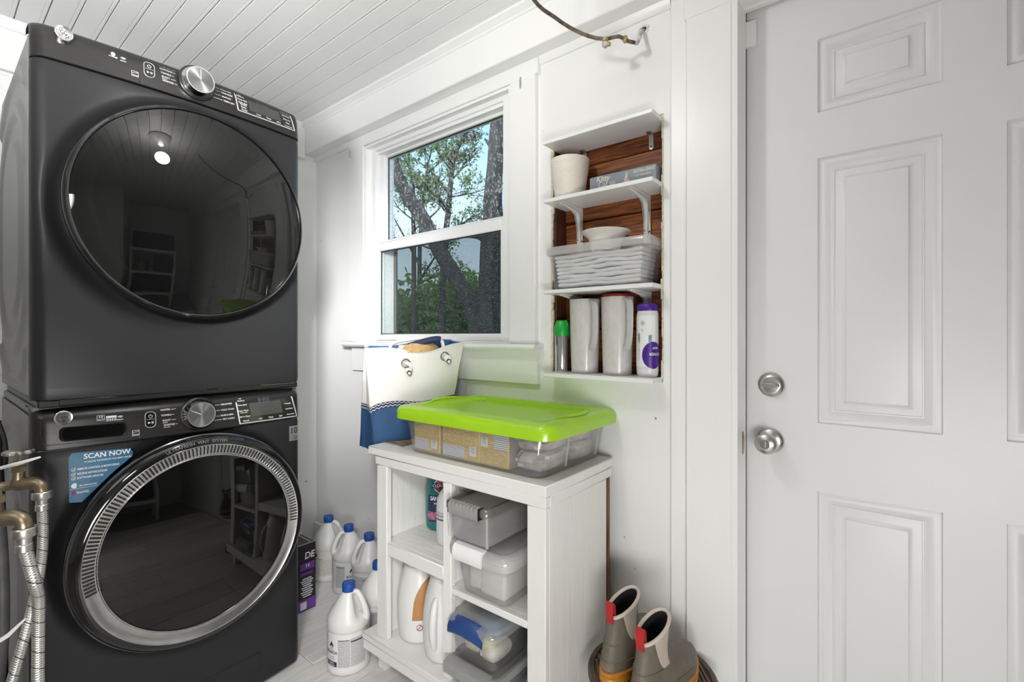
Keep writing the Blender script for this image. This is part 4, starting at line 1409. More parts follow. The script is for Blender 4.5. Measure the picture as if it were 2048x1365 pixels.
# printed cartons inside it, each a thing
YEL = mat('carton_yellow', (0.62, 0.43, 0.11), 0.6, var=0.12, scale=8)
YPRINT = print_mat('carton_fine_print', (0.66, 0.47, 0.14), (0.28, 0.18, 0.05), 22, 0.52, 26, gap=0.42)
WPRINT = print_mat('carton_white_panel', (0.66, 0.66, 0.64), (0.20, 0.22, 0.34), 8, 0.62, 22, gap=0.4)
GREYC = mat('carton_grey_edge', (0.27, 0.23, 0.20), 0.7, var=0.2, scale=25)
def carton(a0, a1, b0, b1, h, label, panels, seal, rz=0.0):
    c = thing('yellow_carton', label, 'carton', cw(bx + (a0 + a1) / 2, by + (b0 + b1) / 2, 0.8088 + 0.004), CR + rz, 'yellow printed cartons in the green lidded bin')
    w, d = a1 - a0, b1 - b0
    obj('carton_body', G().box(-w / 2, w / 2, -d / 2, d / 2, 0.0, h, 0.002), YEL, c)
    y = -d / 2 - 0.0006
    g = G().grid(1, 1, lambda u, v: (-w / 2 + 0.004 + (w - 0.008) * u, y, 0.004 + (h - 0.008) * v), uv=True)
    obj('print_panel', g, YPRINT, c, smooth=0)
    for (x0, x1, z0, z1) in panels:
        g = G().grid(1, 1, lambda u, v: (x0 + (x1 - x0) * u, y - 0.0004, z0 + (z1 - z0) * v), uv=True)
        obj('white_panel', g, WPRINT, c, smooth=0)
    for (sx, sz) in seal:
        g = G().box(sx - 0.013, sx + 0.013, y - 0.0012, y - 0.0002, sz - 0.014, sz + 0.014)
        s = obj('seal', g, mat('seal_white', (0.66, 0.65, 0.61), 0.6, var=0.03), c, smooth=0)
        hk = G()
        hk.tube([(sx + 0.0058 * math.cos(q), y - 0.0015, sz + 0.001 + 0.0058 * math.sin(q)) for q in [2 * PI * i / 16 for i in range(17)]], 0.0006, 4)
        hk.tube([(sx, y - 0.0015, sz + 0.001), (sx, y - 0.0015, sz + 0.005)], 0.0006, 4)
        hk.tube([(sx, y - 0.0015, sz + 0.001), (sx + 0.003, y - 0.0015, sz - 0.001)], 0.0006, 4)
        for q in range(3):
            hk.box(sx - 0.008, sx + 0.008, y - 0.0016, y - 0.0012, sz + 0.0085 + q * 0.0016, sz + 0.0092 + q * 0.0016)
        obj('seal_mark', hk, mat('seal_ink', (0.12, 0.12, 0.16), 0.5), s)
    g = G().box(w / 2 - 0.001, w / 2 + 0.0008, -d / 2 + 0.003, d / 2 - 0.003, 0.004, h - 0.004)
    obj('carton_end', g, GREYC, c, smooth=0)
    return c
carton(-0.252, -0.130, -0.160, 0.150, 0.106, 'yellow carton at the left end of the green lidded bin', [(-0.055, 0.010, 0.006, 0.042)], [(0.036, 0.030)])
carton(-0.118, 0.040, -0.161, 0.150, 0.106, 'middle yellow carton in the green lidded bin, beside the grey gap', [(-0.076, 0.018, 0.006, 0.040)], [(0.052, 0.032)])
carton(0.0415, 0.148, -0.161, 0.150, 0.106, 'right yellow carton with a blue-lined white panel in the green lidded bin', [(0.0, 0.050, 0.050, 0.096)], [(-0.036, 0.068)])
# loose wrapped bags filling the right end
BAGM = clear('crinkled_wrapper', (0.80, 0.78, 0.76), (0.56, 0.51, 0.47), 0.85, 0.35)
for q, (x, y, z, sx, sy, sz, tl) in enumerate([(0.205, -0.075, 0.030, 0.052, 0.075, 0.030, 'at the bottom front'), (0.205, 0.085, 0.030, 0.052, 0.075, 0.030, 'at the bottom back'), (0.203, -0.070, 0.082, 0.052, 0.075, 0.028, 'on top at the front'), (0.203, 0.085, 0.082, 0.052, 0.07, 0.028, 'on top at the back')]):
    g = G()
    rr2 = random.Random(q)
    rings = []
    for i in range(11):
        ph = -PI / 2 + PI * i / 10
        ring = []
        for j in range(22):
            th = 2 * PI * j / 22
            f = 1 + rr2.uniform(-0.10, 0.10)
            cx, sn = math.cos(th), math.sin(th)
            e = 0.45
            ring.append((math.copysign(abs(cx) ** e, cx) * sx * max(0.03, math.cos(ph)) ** 0.4 * f, math.copysign(abs(sn) ** e, sn) * sy * max(0.03, math.cos(ph)) ** 0.4 * f, math.sin(ph) * sz))
        rings.append(ring)
    g.loft(rings)
    o = obj('wrapped_packet', g, mat('wrapper_%d' % q, (0.44, 0.39, 0.36), 0.35, var=0.35, scale=26, bump=0.8, bscale=45, col2=(0.62, 0.57, 0.53)), None, smooth=25)
    o.location = cw(bx + x, by + y, 0.8088 + 0.004 + z)
    o.rotation_euler = (0, 0, CR)
    tag(o, 'crinkled grey packet %s of the green lidded bin\'s right end' % tl, 'packet', 'crinkled packets in the green lidded bin')

# ---------------- canvas tote bag
CANVAS = mat('white_canvas', (0.62, 0.61, 0.58), 0.8, var=0.03, scale=6, bump=0.2, bscale=220)
NAVY = mat('blue_canvas', (0.014, 0.060, 0.150), 0.7, var=0.18, scale=10, bump=0.25, bscale=200)
LINING = mat('blue_lining', (0.030, 0.12, 0.32), 0.55, var=0.35, scale=14)
ROPE = mat('white_cotton_rope', (0.74, 0.73, 0.70), 0.8, var=0.06, scale=50, bump=0.5, bscale=160)
STITCH = bpy.data.materials.new('zigzag_stitching')
STITCH.use_nodes = True
t = STITCH.node_tree
b = t.nodes['Principled BSDF']
b.inputs['Roughness'].default_value = 0.8
tc = t.nodes.new('ShaderNodeTexCoord')
sp = t.nodes.new('ShaderNodeSeparateXYZ')
t.links.new(tc.outputs['UV'], sp.inputs[0])
def MN(op, a, bb=None):
    n = t.nodes.new('ShaderNodeMath')
    n.operation = op
    for i, q in enumerate((a, bb)):
        if q is None:
            continue
        if isinstance(q, (int, float)):
            n.inputs[i].default_value = q
        else:
            t.links.new(q, n.inputs[i])
    return n.outputs[0]
zz_ = MN('PINGPONG', MN('MULTIPLY', sp.outputs['X'], 120.0), 1.0)
vv = MN('FRACT', MN('MULTIPLY', sp.outputs['Y'], 2.0))
dd_ = MN('ABSOLUTE', MN('SUBTRACT', MN('ADD', MN('MULTIPLY', zz_, 0.5), 0.25), vv))
on = MN('LESS_THAN', dd_, 0.12)
mx = t.nodes.new('ShaderNodeMix')
mx.data_type = 'RGBA'
t.links.new(on, mx.inputs[0])
mx.inputs[6].default_value = (0.012, 0.018, 0.05, 1)
mx.inputs[7].default_value = (0.70, 0.70, 0.68, 1)
t.links.new(mx.outputs[2], b.inputs['Base Color'])

BO = Vector((-1.45, 1.12, 0.80))
tote = thing('tote_bag', 'white canvas tote bag with blue base and rope handles beside the green lidded bin', 'bag', tuple(BO))
botP = [Vector((-1.450, 1.018, 0.0)), Vector((-1.352, 1.285, 0.0)), Vector((-1.470, 1.325, 0.0)), Vector((-1.566, 1.030, 0.0))]
topP = [Vector((-1.497, 1.004, 0.0)), Vector((-1.286, 1.312, 0.0)), Vector((-1.375, 1.322, 0.0)), Vector((-1.555, 1.045, 0.0))]
ztop = [1.143, 1.166, 1.176, 1.152]
zbot = [0.774, 0.812, 0.812, 0.782]
NS = 14
def bag_pt(i, u, t):
    """side i (0 front, 1 right, 2 back, 3 left), u along it, t bottom to top"""
    j = (i + 1) % 4
    pb = botP[i].lerp(botP[j], u)
    pt = topP[i].lerp(topP[j], u)
    p = pb.lerp(pt, t)
    z0 = zbot[i] + (zbot[j] - zbot[i]) * ((1 - (1 - u) ** 9) if zbot[j] > zbot[i] else u ** 9)
    z1 = ztop[i] + (ztop[j] - ztop[i]) * u
    if i == 0:
        z1 -= 0.030 * math.exp(-((u - 0.57) / 0.22) ** 2)
    if i == 2:
        z1 += 0.006 * math.sin(u * 7)
    p.z = z0 + (z1 - z0) * t
    d = (botP[j] - botP[i]).normalized()
    nrm = Vector((d.y, -d.x, 0))
    bul = math.sin(PI * u) * (0.016 * math.sin(PI * min(1, t * 1.0 + 0.12)) if i in (0, 2) else -0.020 * t)
    wr = 0.0028 * math.sin(u * 17 + t * 9 + i) * math.sin(t * 6 + u * 3) + 0.0016 * math.sin(u * 37 - t * 21)
    return p + nrm * (bul + wr * (1 if i in (0, 1) else 0.6))
def bag_ring(t, off=0.0):
    pts = []
    for i in range(4):
        for k in range(NS):
            pts.append(bag_pt(i, k / NS, t))
    c = Vector((0, 0, 0))
    for p in pts:
        c += p
    c /= len(pts)
    out = []
    n = len(pts)
    sm = []
    for k in range(n):   # round the corners
        q = pts[k] * 0.6 + pts[k - 1] * 0.2 + pts[(k + 1) % n] * 0.2
        sm.append(Vector((q.x, q.y, pts[k].z)))
    for k in range(n):
        d = sm[k] - c
        d.z = 0
        q = sm[k] + d.normalized() * off
        out.append(tuple(q - BO))
    return out
T1, T2 = 0.375, 0.430
g = G().loft([bag_ring(T2 + (1 - T2) * i / 14) for i in range(15)], True, False, False)
obj('canvas_body', g, CANVAS, tote, smooth=60)
g = G().loft([bag_ring(T1 * i / 9) for i in range(10)], True, True, False)
obj('blue_base', g, NAVY, tote, smooth=50)
g = G()
rA, rB = bag_ring(T1 - 0.002, 0.0012), bag_ring(T2 + 0.002, 0.0012)
n = len(rA)
g.loft([rA + [rA[0]], rB + [rB[0]]], False)
for k in range(n + 1):
    g.uv[k] = (k / NS * 0.34, 0.0)
    g.uv[k + n + 1] = (k / NS * 0.34, 1.0)
obj('stitch_band', g, STITCH, tote, smooth=60)
g = G().loft([bag_ring(0.998, -0.003), bag_ring(0.90, -0.005), bag_ring(0.70, -0.008), bag_ring(0.45, -0.012)], True, False, True)
obj('lining', g, LINING, tote, smooth=60)
g = G().tube([Vector(p) for p in bag_ring(0.999)] + [Vector(bag_ring(0.999)[0])], 0.0022, 6)
obj('hem', g, CANVAS, tote)
# grommets, rope knots and padded handle
def on_front(u, t, o=0.0):
    p = bag_pt(0, u, t)
    d = (botP[1] - botP[0]).normalized()
    return p - BO + Vector((d.y, -d.x, 0)) * o, Vector((d.y, -d.x, 0)), d
hand = []
for u, tt in ((0.40, 0.855), (0.80, 0.885)):
    p, nrm, d = on_front(u, tt, 0.002)
    up = Vector((0, 0, 1))
    g = G()
    g.tube([tuple(p + (d * math.cos(q) + up * math.sin(q)) * 0.0155) for q in [2 * PI * i / 20 for i in range(21)]], 0.0030, 8, cap=False)
    gm = obj('grommet', g, NICKEL, tote)
    kn = p + nrm * 0.012 - up * (0.020 if u < 0.6 else 0.004) + d * 0.006
    g = G()
    g.tube([tuple(p - nrm * 0.01), tuple(p + nrm * 0.008), tuple(p + nrm * 0.016 + d * 0.010 - up * 0.004), tuple(kn + d * 0.008), tuple(kn - d * 0.010 - up * 0.004), tuple(kn + nrm * 0.006 - up * 0.008), tuple(kn + nrm * 0.010 + d * 0.006)], 0.0068, 9, smooth=4)
    rk = obj('rope_knot', g, ROPE, tote)
    e = kn + nrm * 0.004 - up * 0.010
    g = G()
    g.tube([tuple(e), tuple(e + nrm * 0.014 - up * 0.004 - d * 0.003)], 0.0082, 12)
    obj('rope_tip', g, mat('black_rope_tip', (0.015, 0.015, 0.02), 0.2), rk)
    g = G().tube([tuple(e + nrm * 0.013 - up * 0.0038 - d * 0.003), tuple(e + nrm * 0.0155 - up * 0.0045 - d * 0.0035)], 0.0055, 10)
    obj('rope_end', g, ROPE, rk)
    hand.append((p, nrm, d))
a, b2 = hand[0][0] - hand[0][1] * 0.010, hand[1][0] - hand[0][1] * 0.010
up = Vector((0, 0, 1))
path = [a + up * 0.0, a + up * 0.03 + hand[0][2] * -0.002, a + up * 0.055 + hand[0][2] * 0.010, a + up * 0.067 + hand[0][2] * 0.035, b2 + up * 0.064 - hand[0][2] * 0.035, b2 + up * 0.058 - hand[0][2] * 0.006, b2 + up * 0.03, b2]
path = [p - hand[0][1] * (0.012 * math.sin(PI * i / 7)) for i, p in enumerate(path)]
hp_ = obj('rope_handle', G().tube([tuple(p) for p in path], 0.0068, 10, smooth=5), ROPE, tote)
mid = catmull([Vector(p) for p in path], 5)
m0, m1 = int(len(mid) * 0.36), int(len(mid) * 0.68)
obj('handle_pad', G().tube([tuple(p) for p in mid[m0:m1]], 0.0125, 12), mat('navy_handle_pad', (0.012, 0.022, 0.062), 0.7, var=0.1, bump=0.2, bscale=150), hp_)
# second handle lying back
a2, b3 = bag_pt(2, 0.72, 0.90) - BO, bag_pt(2, 0.25, 0.90) - BO
path = [a2, a2 + up * 0.03, a2 + up * 0.046 + (b3 - a2) * 0.2, b3 + up * 0.044 - (b3 - a2) * 0.2, b3 + up * 0.028, b3]
obj('rope_handle', G().tube([tuple(p + Vector((0.012, 0, 0))) for p in path], 0.0068, 8, smooth=4), ROPE, tote)
# straw hat top and papers peeping out
g = G()
c = bag_pt(0, 0.60, 0.90).lerp(bag_pt(2, 0.42, 0.90), 0.45)
rings = []
for i in range(9):
    ph = PI / 2 * i / 8
    rings.append([(0.078 * math.cos(ph) ** 0.8 * math.cos(q), 0.036 * math.cos(ph) ** 0.8 * math.sin(q), 0.040 * math.sin(ph)) for q in [2 * PI * k / 28 for k in range(28)]])
g.loft(rings)
o = obj('straw_roll', g, mat('straw', (0.52, 0.34, 0.15), 0.8, var=0.25, scale=60, stretch=(1, 1, 5), bump=0.8, bscale=120), None)
o.location = (c.x, c.y, 1.128)
o.rotation_euler = (0, 0, math.atan2((botP[1] - botP[0]).y, (botP[1] - botP[0]).x))
tag(o, 'tan straw bundle sticking out of the canvas tote bag', 'bundle')
c = bag_pt(0, 0.40, 0.92).lerp(bag_pt(2, 0.6, 0.92), 0.3)
g = G().box(-0.024, 0.024, -0.003, 0.003, -0.05, 0.024, 0.001)
g.map(lambda x, y, z: (x, y + 0.01 * math.sin(x * 90), z + 0.004 * math.sin(x * 60)))
o = obj('folded_paper', g, mat('creased_paper', (0.66, 0.62, 0.55), 0.7, var=0.06, scale=30), None)
o.location = (c.x, c.y, 1.132)
o.rotation_euler = (0.15, 0.25, 1.0)
tag(o, 'small folded cream paper beside the straw bundle in the tote bag', 'paper')

# ---------------- boxes in the right compartment
# grey latched box, topmost of the stack
WC = 0.482
gb = thing('latch_box', 'clear latch box with grey lid, topmost of the stack in the cabinet', 'box', cw(WC, 0.145, 0.605), CR)
g = shell(G(), 0.142, 0.330, 0.150, 0.340, 0.0, 0.094, 0.016, 0.0018)
g.map(lambda x, y, z: (x, y - (0.0), z + (0.016 * max(0.0, 1 - (x / 0.048) ** 2) if (z < 0.012 and y < -0.14) else 0.0)))
obj('box_body', g, CLOUDY, gb)
for x in (-0.072, 0.072):
    obj('corner_rib', G().tube([(x * 0.99, -0.1655, 0.004), (x * 1.03, -0.170, 0.09)], 0.0045, 8), FROST, gb)
g = G()
g.loft([rr(0.165, 0.356, 0.020, 5, 0.088), rr(0.168, 0.360, 0.021, 5, 0.090), rr(0.168, 0.360, 0.021, 5, 0.106), rr(0.160, 0.352, 0.019, 5, 0.112), rr(0.142, 0.334, 0.016, 5, 0.1125), rr(0.136, 0.328, 0.014, 5, 0.107), rr(0.130, 0.322, 0.014, 5, 0.1065)], True, False, True)
gl_ = obj('lid', g, GREYT, gb)
g = G()
prf = [(-0.168, 0.1145), (-0.178, 0.1150), (-0.1865, 0.112), (-0.1895, 0.105), (-0.1885, 0.088), (-0.186, 0.080), (-0.1835, 0.081), (-0.182, 0.090), (-0.170, 0.104)]
g.prism(prf, -0.056, 0.056, 'X')
la = obj('latch', g, GREYL, gb)
g = G()
for q in range(7):
    x = -0.042 + q * 0.014
    g.box(x - 0.0007, x + 0.0007, -0.1900, -0.170, 0.100, 0.1158)
obj('latch_grooves', g, mat('grey_lid_groove', (0.22, 0.215, 0.21), 0.5), la, smooth=0, kind='stuff')
for x in (-0.0575, 0.0575):
    obj('latch_gap', G().box(x - 0.001, x + 0.001, -0.188, -0.166, 0.082, 0.115), BLACK, la, smooth=0)

# white clipped bin with pale sheets inside
wbx = thing('clip_bin', 'cloudy clear bin with white clip and lid, under the grey latch box', 'bin', cw(0.512, 0.160, 0.4445), CR)
W0, D0 = 0.168, 0.305
g = shell(G(), W0, D0, 0.196, 0.330, 0.0, 0.118, 0.026, 0.0018)
obj('bin_body', g, CLOUDY, wbx)
g = G()
g.loft([rr(0.230, 0.372, 0.040, 6, 0.112), rr(0.236, 0.378, 0.042, 6, 0.116), rr(0.236, 0.378, 0.042, 6, 0.136), rr(0.228, 0.370, 0.040, 6, 0.146), rr(0.206, 0.348, 0.036, 6, 0.152), rr(0.184, 0.326, 0.030, 6, 0.152), rr(0.172, 0.314, 0.028, 6, 0.1445), rr(0.160, 0.302, 0.026, 6, 0.144)], True, False, True)
obj('lid', g, WLID, wbx, smooth=55)
prf = [(-0.170, 0.154), (-0.186, 0.152), (-0.194, 0.142), (-0.1955, 0.128), (-0.194, 0.112), (-0.191, 0.108), (-0.189, 0.112), (-0.190, 0.128), (-0.187, 0.140), (-0.170, 0.149)]
obj('clip', G().prism(prf, -0.078, 0.030, 'X'), WHITEP, wbx)
g = G()
g.tube([(-0.097, -0.166, 0.098), (0.097, -0.166, 0.098), (0.099, 0.165, 0.098)], 0.0016, 6)
obj('edge_bead', g, FROST, wbx)
CREAM = mat('pale_sheets', (0.74, 0.71, 0.67), 0.8, var=0.06, scale=14)
for q, (x, y, w, d, h, rz, tl) in enumerate([(-0.045, -0.085, 0.055, 0.10, 0.098, 0.18, 'leaning at the left'), (0.025, -0.030, 0.090, 0.225, 0.102, 0.02, 'standing at the right'), (-0.042, 0.080, 0.065, 0.10, 0.095, -0.05, 'at the back left')]):
    g = G().box(-w / 2, w / 2, -d / 2, d / 2, 0, h, 0.012, seg=3)
    g.map(lambda x_, y_, z_: (x_ + 0.004 * math.sin(z_ * 60 + y_ * 30), y_, z_))
    o = obj('folded_cloth', g, CREAM, None)
    p = cw(0.512 + x, 0.160 + y, 0.4445 + 0.0075)
    o.location = p
    o.rotation_euler = (0, 0, CR + rz)
    tag(o, 'pale folded cloth %s inside the white clipped bin' % tl, 'cloth', 'pale cloths in the white clipped bin')

# blue handled bin with wrapped things inside
bb = thing('handled_bin', 'clear bin with blue handle and domed lid in the lower right compartment', 'bin', cw(0.478, 0.165, 0.2475), CR)
g = shell(G(), 0.150, 0.320, 0.172, 0.346, 0.0, 0.100, 0.024, 0.0018)
obj('bin_body', g, CLEARP, bb)
g = G()
g.loft([rr(0.186, 0.362, 0.034, 6, 0.094), rr(0.192, 0.368, 0.036, 6, 0.098), rr(0.192, 0.368, 0.036, 6, 0.108), rr(0.186, 0.360, 0.034, 6, 0.118), rr(0.168, 0.336, 0.030, 6, 0.124), rr(0.150, 0.310, 0.026, 6, 0.124), rr(0.140, 0.292, 0.024, 6, 0.132), rr(0.120, 0.270, 0.022, 6, 0.134), rr(0.112, 0.262, 0.02, 6, 0.1335)], True, False, True)
obj('lid', g, clear('clear_lid', (0.94, 0.94, 0.94), (0.85, 0.86, 0.87), 0.34, 0.12, True), bb, smooth=55)
prf = [(-0.166, 0.131), (-0.174, 0.129), (-0.186, 0.120), (-0.192, 0.108), (-0.193, 0.092), (-0.190, 0.088), (-0.187, 0.093), (-0.186, 0.106), (-0.180, 0.116), (-0.172, 0.123), (-0.166, 0.125)]
g = G()
ringsX = []
for i in range(13):
    t_ = -1 + 2 * i / 12
    ringsX.append([(t_ * 0.066 - 0.012, yy + 0.006 * t_ * t_, zz2 - 0.012 * t_ * t_) for yy, zz2 in prf])
g.loft(ringsX)
obj('handle', g, mat('blue_handle_plastic', (0.020, 0.058, 0.20), 0.35, var=0.05), bb)
fill = [((-0.030, -0.09, 0.030), (0.040, 0.055, 0.028), (0.66, 0.60, 0.50), 'cream packet at the front left'), ((0.035, -0.10, 0.028), (0.036, 0.050, 0.026), (0.68, 0.64, 0.56), 'cream packet at the front right'), ((0.0, -0.06, 0.070), (0.055, 0.06, 0.020), (0.20, 0.30, 0.42), 'blue grey packet on top'), ((0.038, 0.06, 0.060), (0.030, 0.08, 0.026), (0.06, 0.26, 0.32), 'teal packet at the back right'), ((-0.030, 0.06, 0.050), (0.036, 0.08, 0.035), (0.62, 0.60, 0.56), 'pale packet at the back left'), ((0.01, -0.125, 0.050), (0.045, 0.022, 0.016), (0.62, 0.58, 0.30), 'pale yellow packet at the very front')]
for q, (c, s, col, tl) in enumerate(fill):
    r3 = random.Random(40 + q)
    g = G()
    rings = []
    for i in range(9):
        ph = -PI / 2 + PI * i / 8
        rings.append([(math.copysign(abs(math.cos(a)) ** 0.55, math.cos(a)) * s[0] * max(0.05, math.cos(ph)) ** 0.5 * r3.uniform(0.88, 1.0), math.copysign(abs(math.sin(a)) ** 0.55, math.sin(a)) * s[1] * max(0.05, math.cos(ph)) ** 0.5 * r3.uniform(0.88, 1.0), math.sin(ph) * s[2]) for a in [2 * PI * j / 18 for j in range(18)]])
    g.loft(rings)
    o = obj('wrapped_packet', g, mat('packet_%d' % q, col, 0.45, var=0.25, scale=30, bump=0.5, bscale=50), None, smooth=30)
    o.location = cw(0.478 + c[0], 0.165 + c[1], 0.2475 + 0.006 + c[2])
    o.rotation_euler = (0, 0, CR)
    tag(o, tl + ' in the blue handled bin', 'packet', 'packets in the blue handled bin')
# grey lidded box at the bottom of the stack
lb2 = thing('latch_box', 'clear latch box with grey lid at the bottom, under the blue handled bin', 'box', cw(0.485, 0.150, 0.1655), CR)
g = shell(G(), 0.170, 0.290, 0.180, 0.305, 0.0, 0.064, 0.018, 0.0018)
obj('box_body', g, CLEARP, lb2)
g = G()
lid_shell(g, 0.196, 0.330, 0.060, 0.0805, 0.02, 0.004, 0.02)
obj('lid', g, GREYL, lb2)
prf = [(-0.150, 0.0845), (-0.172, 0.084), (-0.182, 0.078), (-0.184, 0.058), (-0.182, 0.048), (-0.179, 0.049), (-0.178, 0.062), (-0.172, 0.074), (-0.150, 0.080)]
obj('latch', G().prism(prf, -0.090, 0.070, 'X'), GREYL, lb2)
o = obj('fabric_bundle', G().box(-0.075, 0.075, -0.13, 0.13, 0, 0.050, 0.016, seg=3), mat('navy_fabric', (0.05, 0.10, 0.16), 0.8, var=0.5, scale=18, bump=0.4), None)
o.location = cw(0.485, 0.150, 0.1655 + 0.0065)
o.rotation_euler = (0, 0, CR)
tag(o, 'dark blue fabric inside the bottom grey lidded box', 'fabric')

# ---------------- bottles in the left compartments
WBOT = mat('white_hdpe', (0.74, 0.735, 0.72), 0.34, var=0.015, scale=6, sub=0.12)
def jug(label, loc, rz, labelled):
    j = thing('detergent_jug', label, 'jug', loc, rz, 'open white detergent jugs')
    def R2(z):
        pts = [(0.0, 0.060), (0.010, 0.068), (0.05, 0.074), (0.10, 0.0755), (0.14, 0.0735), (0.18, 0.067), (0.21, 0.059), (0.232, 0.051), (0.242, 0.0470), (0.262, 0.0465)]
        for a, b in zip(pts, pts[1:]):
            if z <= b[0]:
                u = (z - a[0]) / (b[0] - a[0])
                return a[1] + (b[1] - a[1]) * u
        return pts[-1][1]
    g = G()
    prof = [(0.052, 0.0)] + [(R2(z), z) for z in [0.002, 0.006, 0.012, 0.025, 0.05, 0.075, 0.10, 0.12, 0.14, 0.16, 0.18, 0.195, 0.21, 0.222, 0.232, 0.238, 0.242]]
    prof += [(0.0500, 0.2425), (0.0500, 0.2470), (0.0465, 0.2475), (0.0465, 0.252), (0.0490, 0.2525), (0.0490, 0.2565), (0.0460, 0.257), (0.0455, 0.266), (0.0425, 0.2665), (0.0415, 0.24), (0.046, 0.215), (0.06, 0.17), (0.068, 0.10), (0.05, 0.012), (1e-4, 0.010)]
    g.lathe(prof, 48, sy=0.86 if not labelled else 0.92, cap0=True, cap1=False)
    b = obj('jug_body', g, WBOT, j, smooth=60)
    # handle hollow on one side: a raised grip
    g = G()
    a0 = math.radians(-62) if not labelled else math.radians(150)
    pts = [((R2(z) + dz) * math.cos(a0), (R2(z) + dz) * math.sin(a0) * 0.88, z) for z, dz in ((0.20, -0.004), (0.185, 0.004), (0.15, 0.010), (0.11, 0.010), (0.07, 0.004), (0.05, -0.004))]
    g.tube(pts, [0.008, 0.012, 0.013, 0.012, 0.008], 10, smooth=4)
    obj('grip', g, WBOT, j)
    if labelled:
        g = G()
        def f(u, v):
            a = math.radians(-62 + 124 * u)
            top = 0.085 + 0.130 * math.sqrt(max(0.0, 1 - (2 * u - 1) ** 2)) ** 0.8
            z = 0.085 + (top - 0.085) * v
            r = R2(z) + 0.0009
            return (r * math.cos(a), r * math.sin(a) * 0.92, z)
        g.grid(28, 10, f)
        lab = obj('label', g, mat('terracotta_label', (0.44, 0.215, 0.075), 0.5, var=0.05), j, smooth=60)
        g = G()
        def w(z0):
            def q(x, y):
                z = z0 + y
                r = R2(z) + 0.0022
                a = x / 0.075
                return (r * math.cos(a), r * math.sin(a) * 0.92, z)
            return q
        put(g, 'amazon', 0.0105, w(0.163), 'CENTER')
        put(g, 'laundry', 0.018, w(0.145), 'CENTER')
        put(g, 'detergent', 0.018, w(0.125), 'CENTER')
        obj('lettering', g, WINK, lab, smooth=0)
        g = G()
        for q0 in (-0.055, -0.030):
            ff = w(0.062)
            g.tube([ff(q0 + 0.0095 * math.cos(a), 0.0095 * math.sin(a)) for a in [2 * PI * i / 20 for i in range(21)]], 0.0009, 4)
            g.tube([ff(q0 - 0.0062, -0.0062), ff(q0 + 0.0062, 0.0062)], 0.0008, 4)
        obj('warning_mark', g, mat('dark_red_ink', (0.22, 0.02, 0.015), 0.5), j)
        g = G()
        put(g, '120 FL OZ', 0.0075, w(0.043), 'CENTER')
        obj('small_print', g, GINK, j, smooth=0)
    return j
jug('open white jug with a terracotta laundry detergent label in the lower left compartment', cw(0.142, 0.094, 0.1655), math.radians(2), True)
jug('plain open white jug beside the divider in the lower left compartment', cw(0.283, 0.078, 0.1655), math.radians(-10), False)
j3 = thing('bleach_jug', 'white jug at the right end of the lower right compartment, mostly behind the post', 'jug', cw(0.646, 0.150, 0.1655), 0)
g = G().lathe([(0.045, 0.0), (0.054, 0.008), (0.056, 0.04), (0.056, 0.12), (0.050, 0.16), (0.030, 0.20), (0.018, 0.222), (0.018, 0.235)], 40)
obj('jug_body', g, WBOT, j3, smooth=60)
obj('cap', G().lathe([(0.020, 0.226), (0.020, 0.248), (0.017, 0.251), (0.0, 0.251)], 24), WHITEP, j3)

# teal sanitizer bottle
sz_ = thing('sanitizer_bottle', 'teal sanitizer bottle with red diamond emblem in the upper left compartment', 'bottle', cw(0.138, 0.200, 0.4945), math.radians(45))
TEAL = mat('teal_plastic', (0.004, 0.150, 0.150), 0.3, var=0.06, coat=0.2)
def RT(z):
    pts = [(0.0, 0.040), (0.012, 0.050), (0.05, 0.053), (0.12, 0.052), (0.16, 0.048), (0.20, 0.040), (0.235, 0.028), (0.25, 0.020)]
    for a, b in zip(pts, pts[1:]):
        if z <= b[0]:
            return a[1] + (b[1] - a[1]) * (z - a[0]) / (b[0] - a[0])
    return 0.02
g = G().lathe([(0.03, 0.0)] + [(RT(z), z) for z in [0.001, 0.004, 0.008, 0.012, 0.03, 0.05, 0.08, 0.12, 0.14, 0.16, 0.18, 0.20, 0.22, 0.235, 0.25]] + [(0.02, 0.262)], 40, sy=0.72)
obj('bottle_body', g, TEAL, sz_, smooth=60)
obj('cap', G().lathe([(0.022, 0.256), (0.022, 0.2760), (0.018, 0.2780), (0.0, 0.2780)], 24), WHITEP, sz_)
def wt(z0, o=0.0012):
    def q(x, y):
        z = z0 + y
        r = RT(z) + o
        a = -PI / 2 + x / 0.052
        return (r * math.cos(a), r * math.sin(a) * 0.72 - 0.0004, z)
    return q
g = G().grid(16, 8, lambda u, v: wt(0.035, 0.0008)(-0.048 + 0.096 * u, 0.095 * v))
lab = obj('label', g, mat('navy_label', (0.012, 0.03, 0.07), 0.45, var=0.1), sz_, smooth=60)
g = G().grid(16, 4, lambda u, v: wt(0.042, 0.0014)(-0.048 + 0.096 * u, 0.030 * v))
obj('floral_band', g, mat('berry_print', (0.20, 0.01, 0.09), 0.45, var=0.5, scale=90, col2=(0.5, 0.2, 0.3)), lab, smooth=60)
def dia(k, o):
    ff = wt(0.163, o)
    q = [ff(0.034 * k, 0), ff(0.017 * k, 0.017 * k), ff(0, 0.029 * k), ff(-0.017 * k, 0.017 * k), ff(-0.034 * k, 0), ff(-0.017 * k, -0.017 * k), ff(0, -0.029 * k), ff(0.017 * k, -0.017 * k)]
    return q
g = G()
v = dia(1.0, 0.0016) + [wt(0.163, 0.0016)(0, 0)]
g.add(v, [(i, (i + 1) % 8, 8) for i in range(8)])
em = obj('emblem', g, WINK, sz_, smooth=0)
g = G()
v = dia(0.86, 0.0024) + [wt(0.163, 0.0024)(0, 0)]
g.add(v, [(i, (i + 1) % 8, 8) for i in range(8)])
obj('red_diamond', g, mat('emblem_red', (0.40, 0.008, 0.015), 0.4), em, smooth=0)
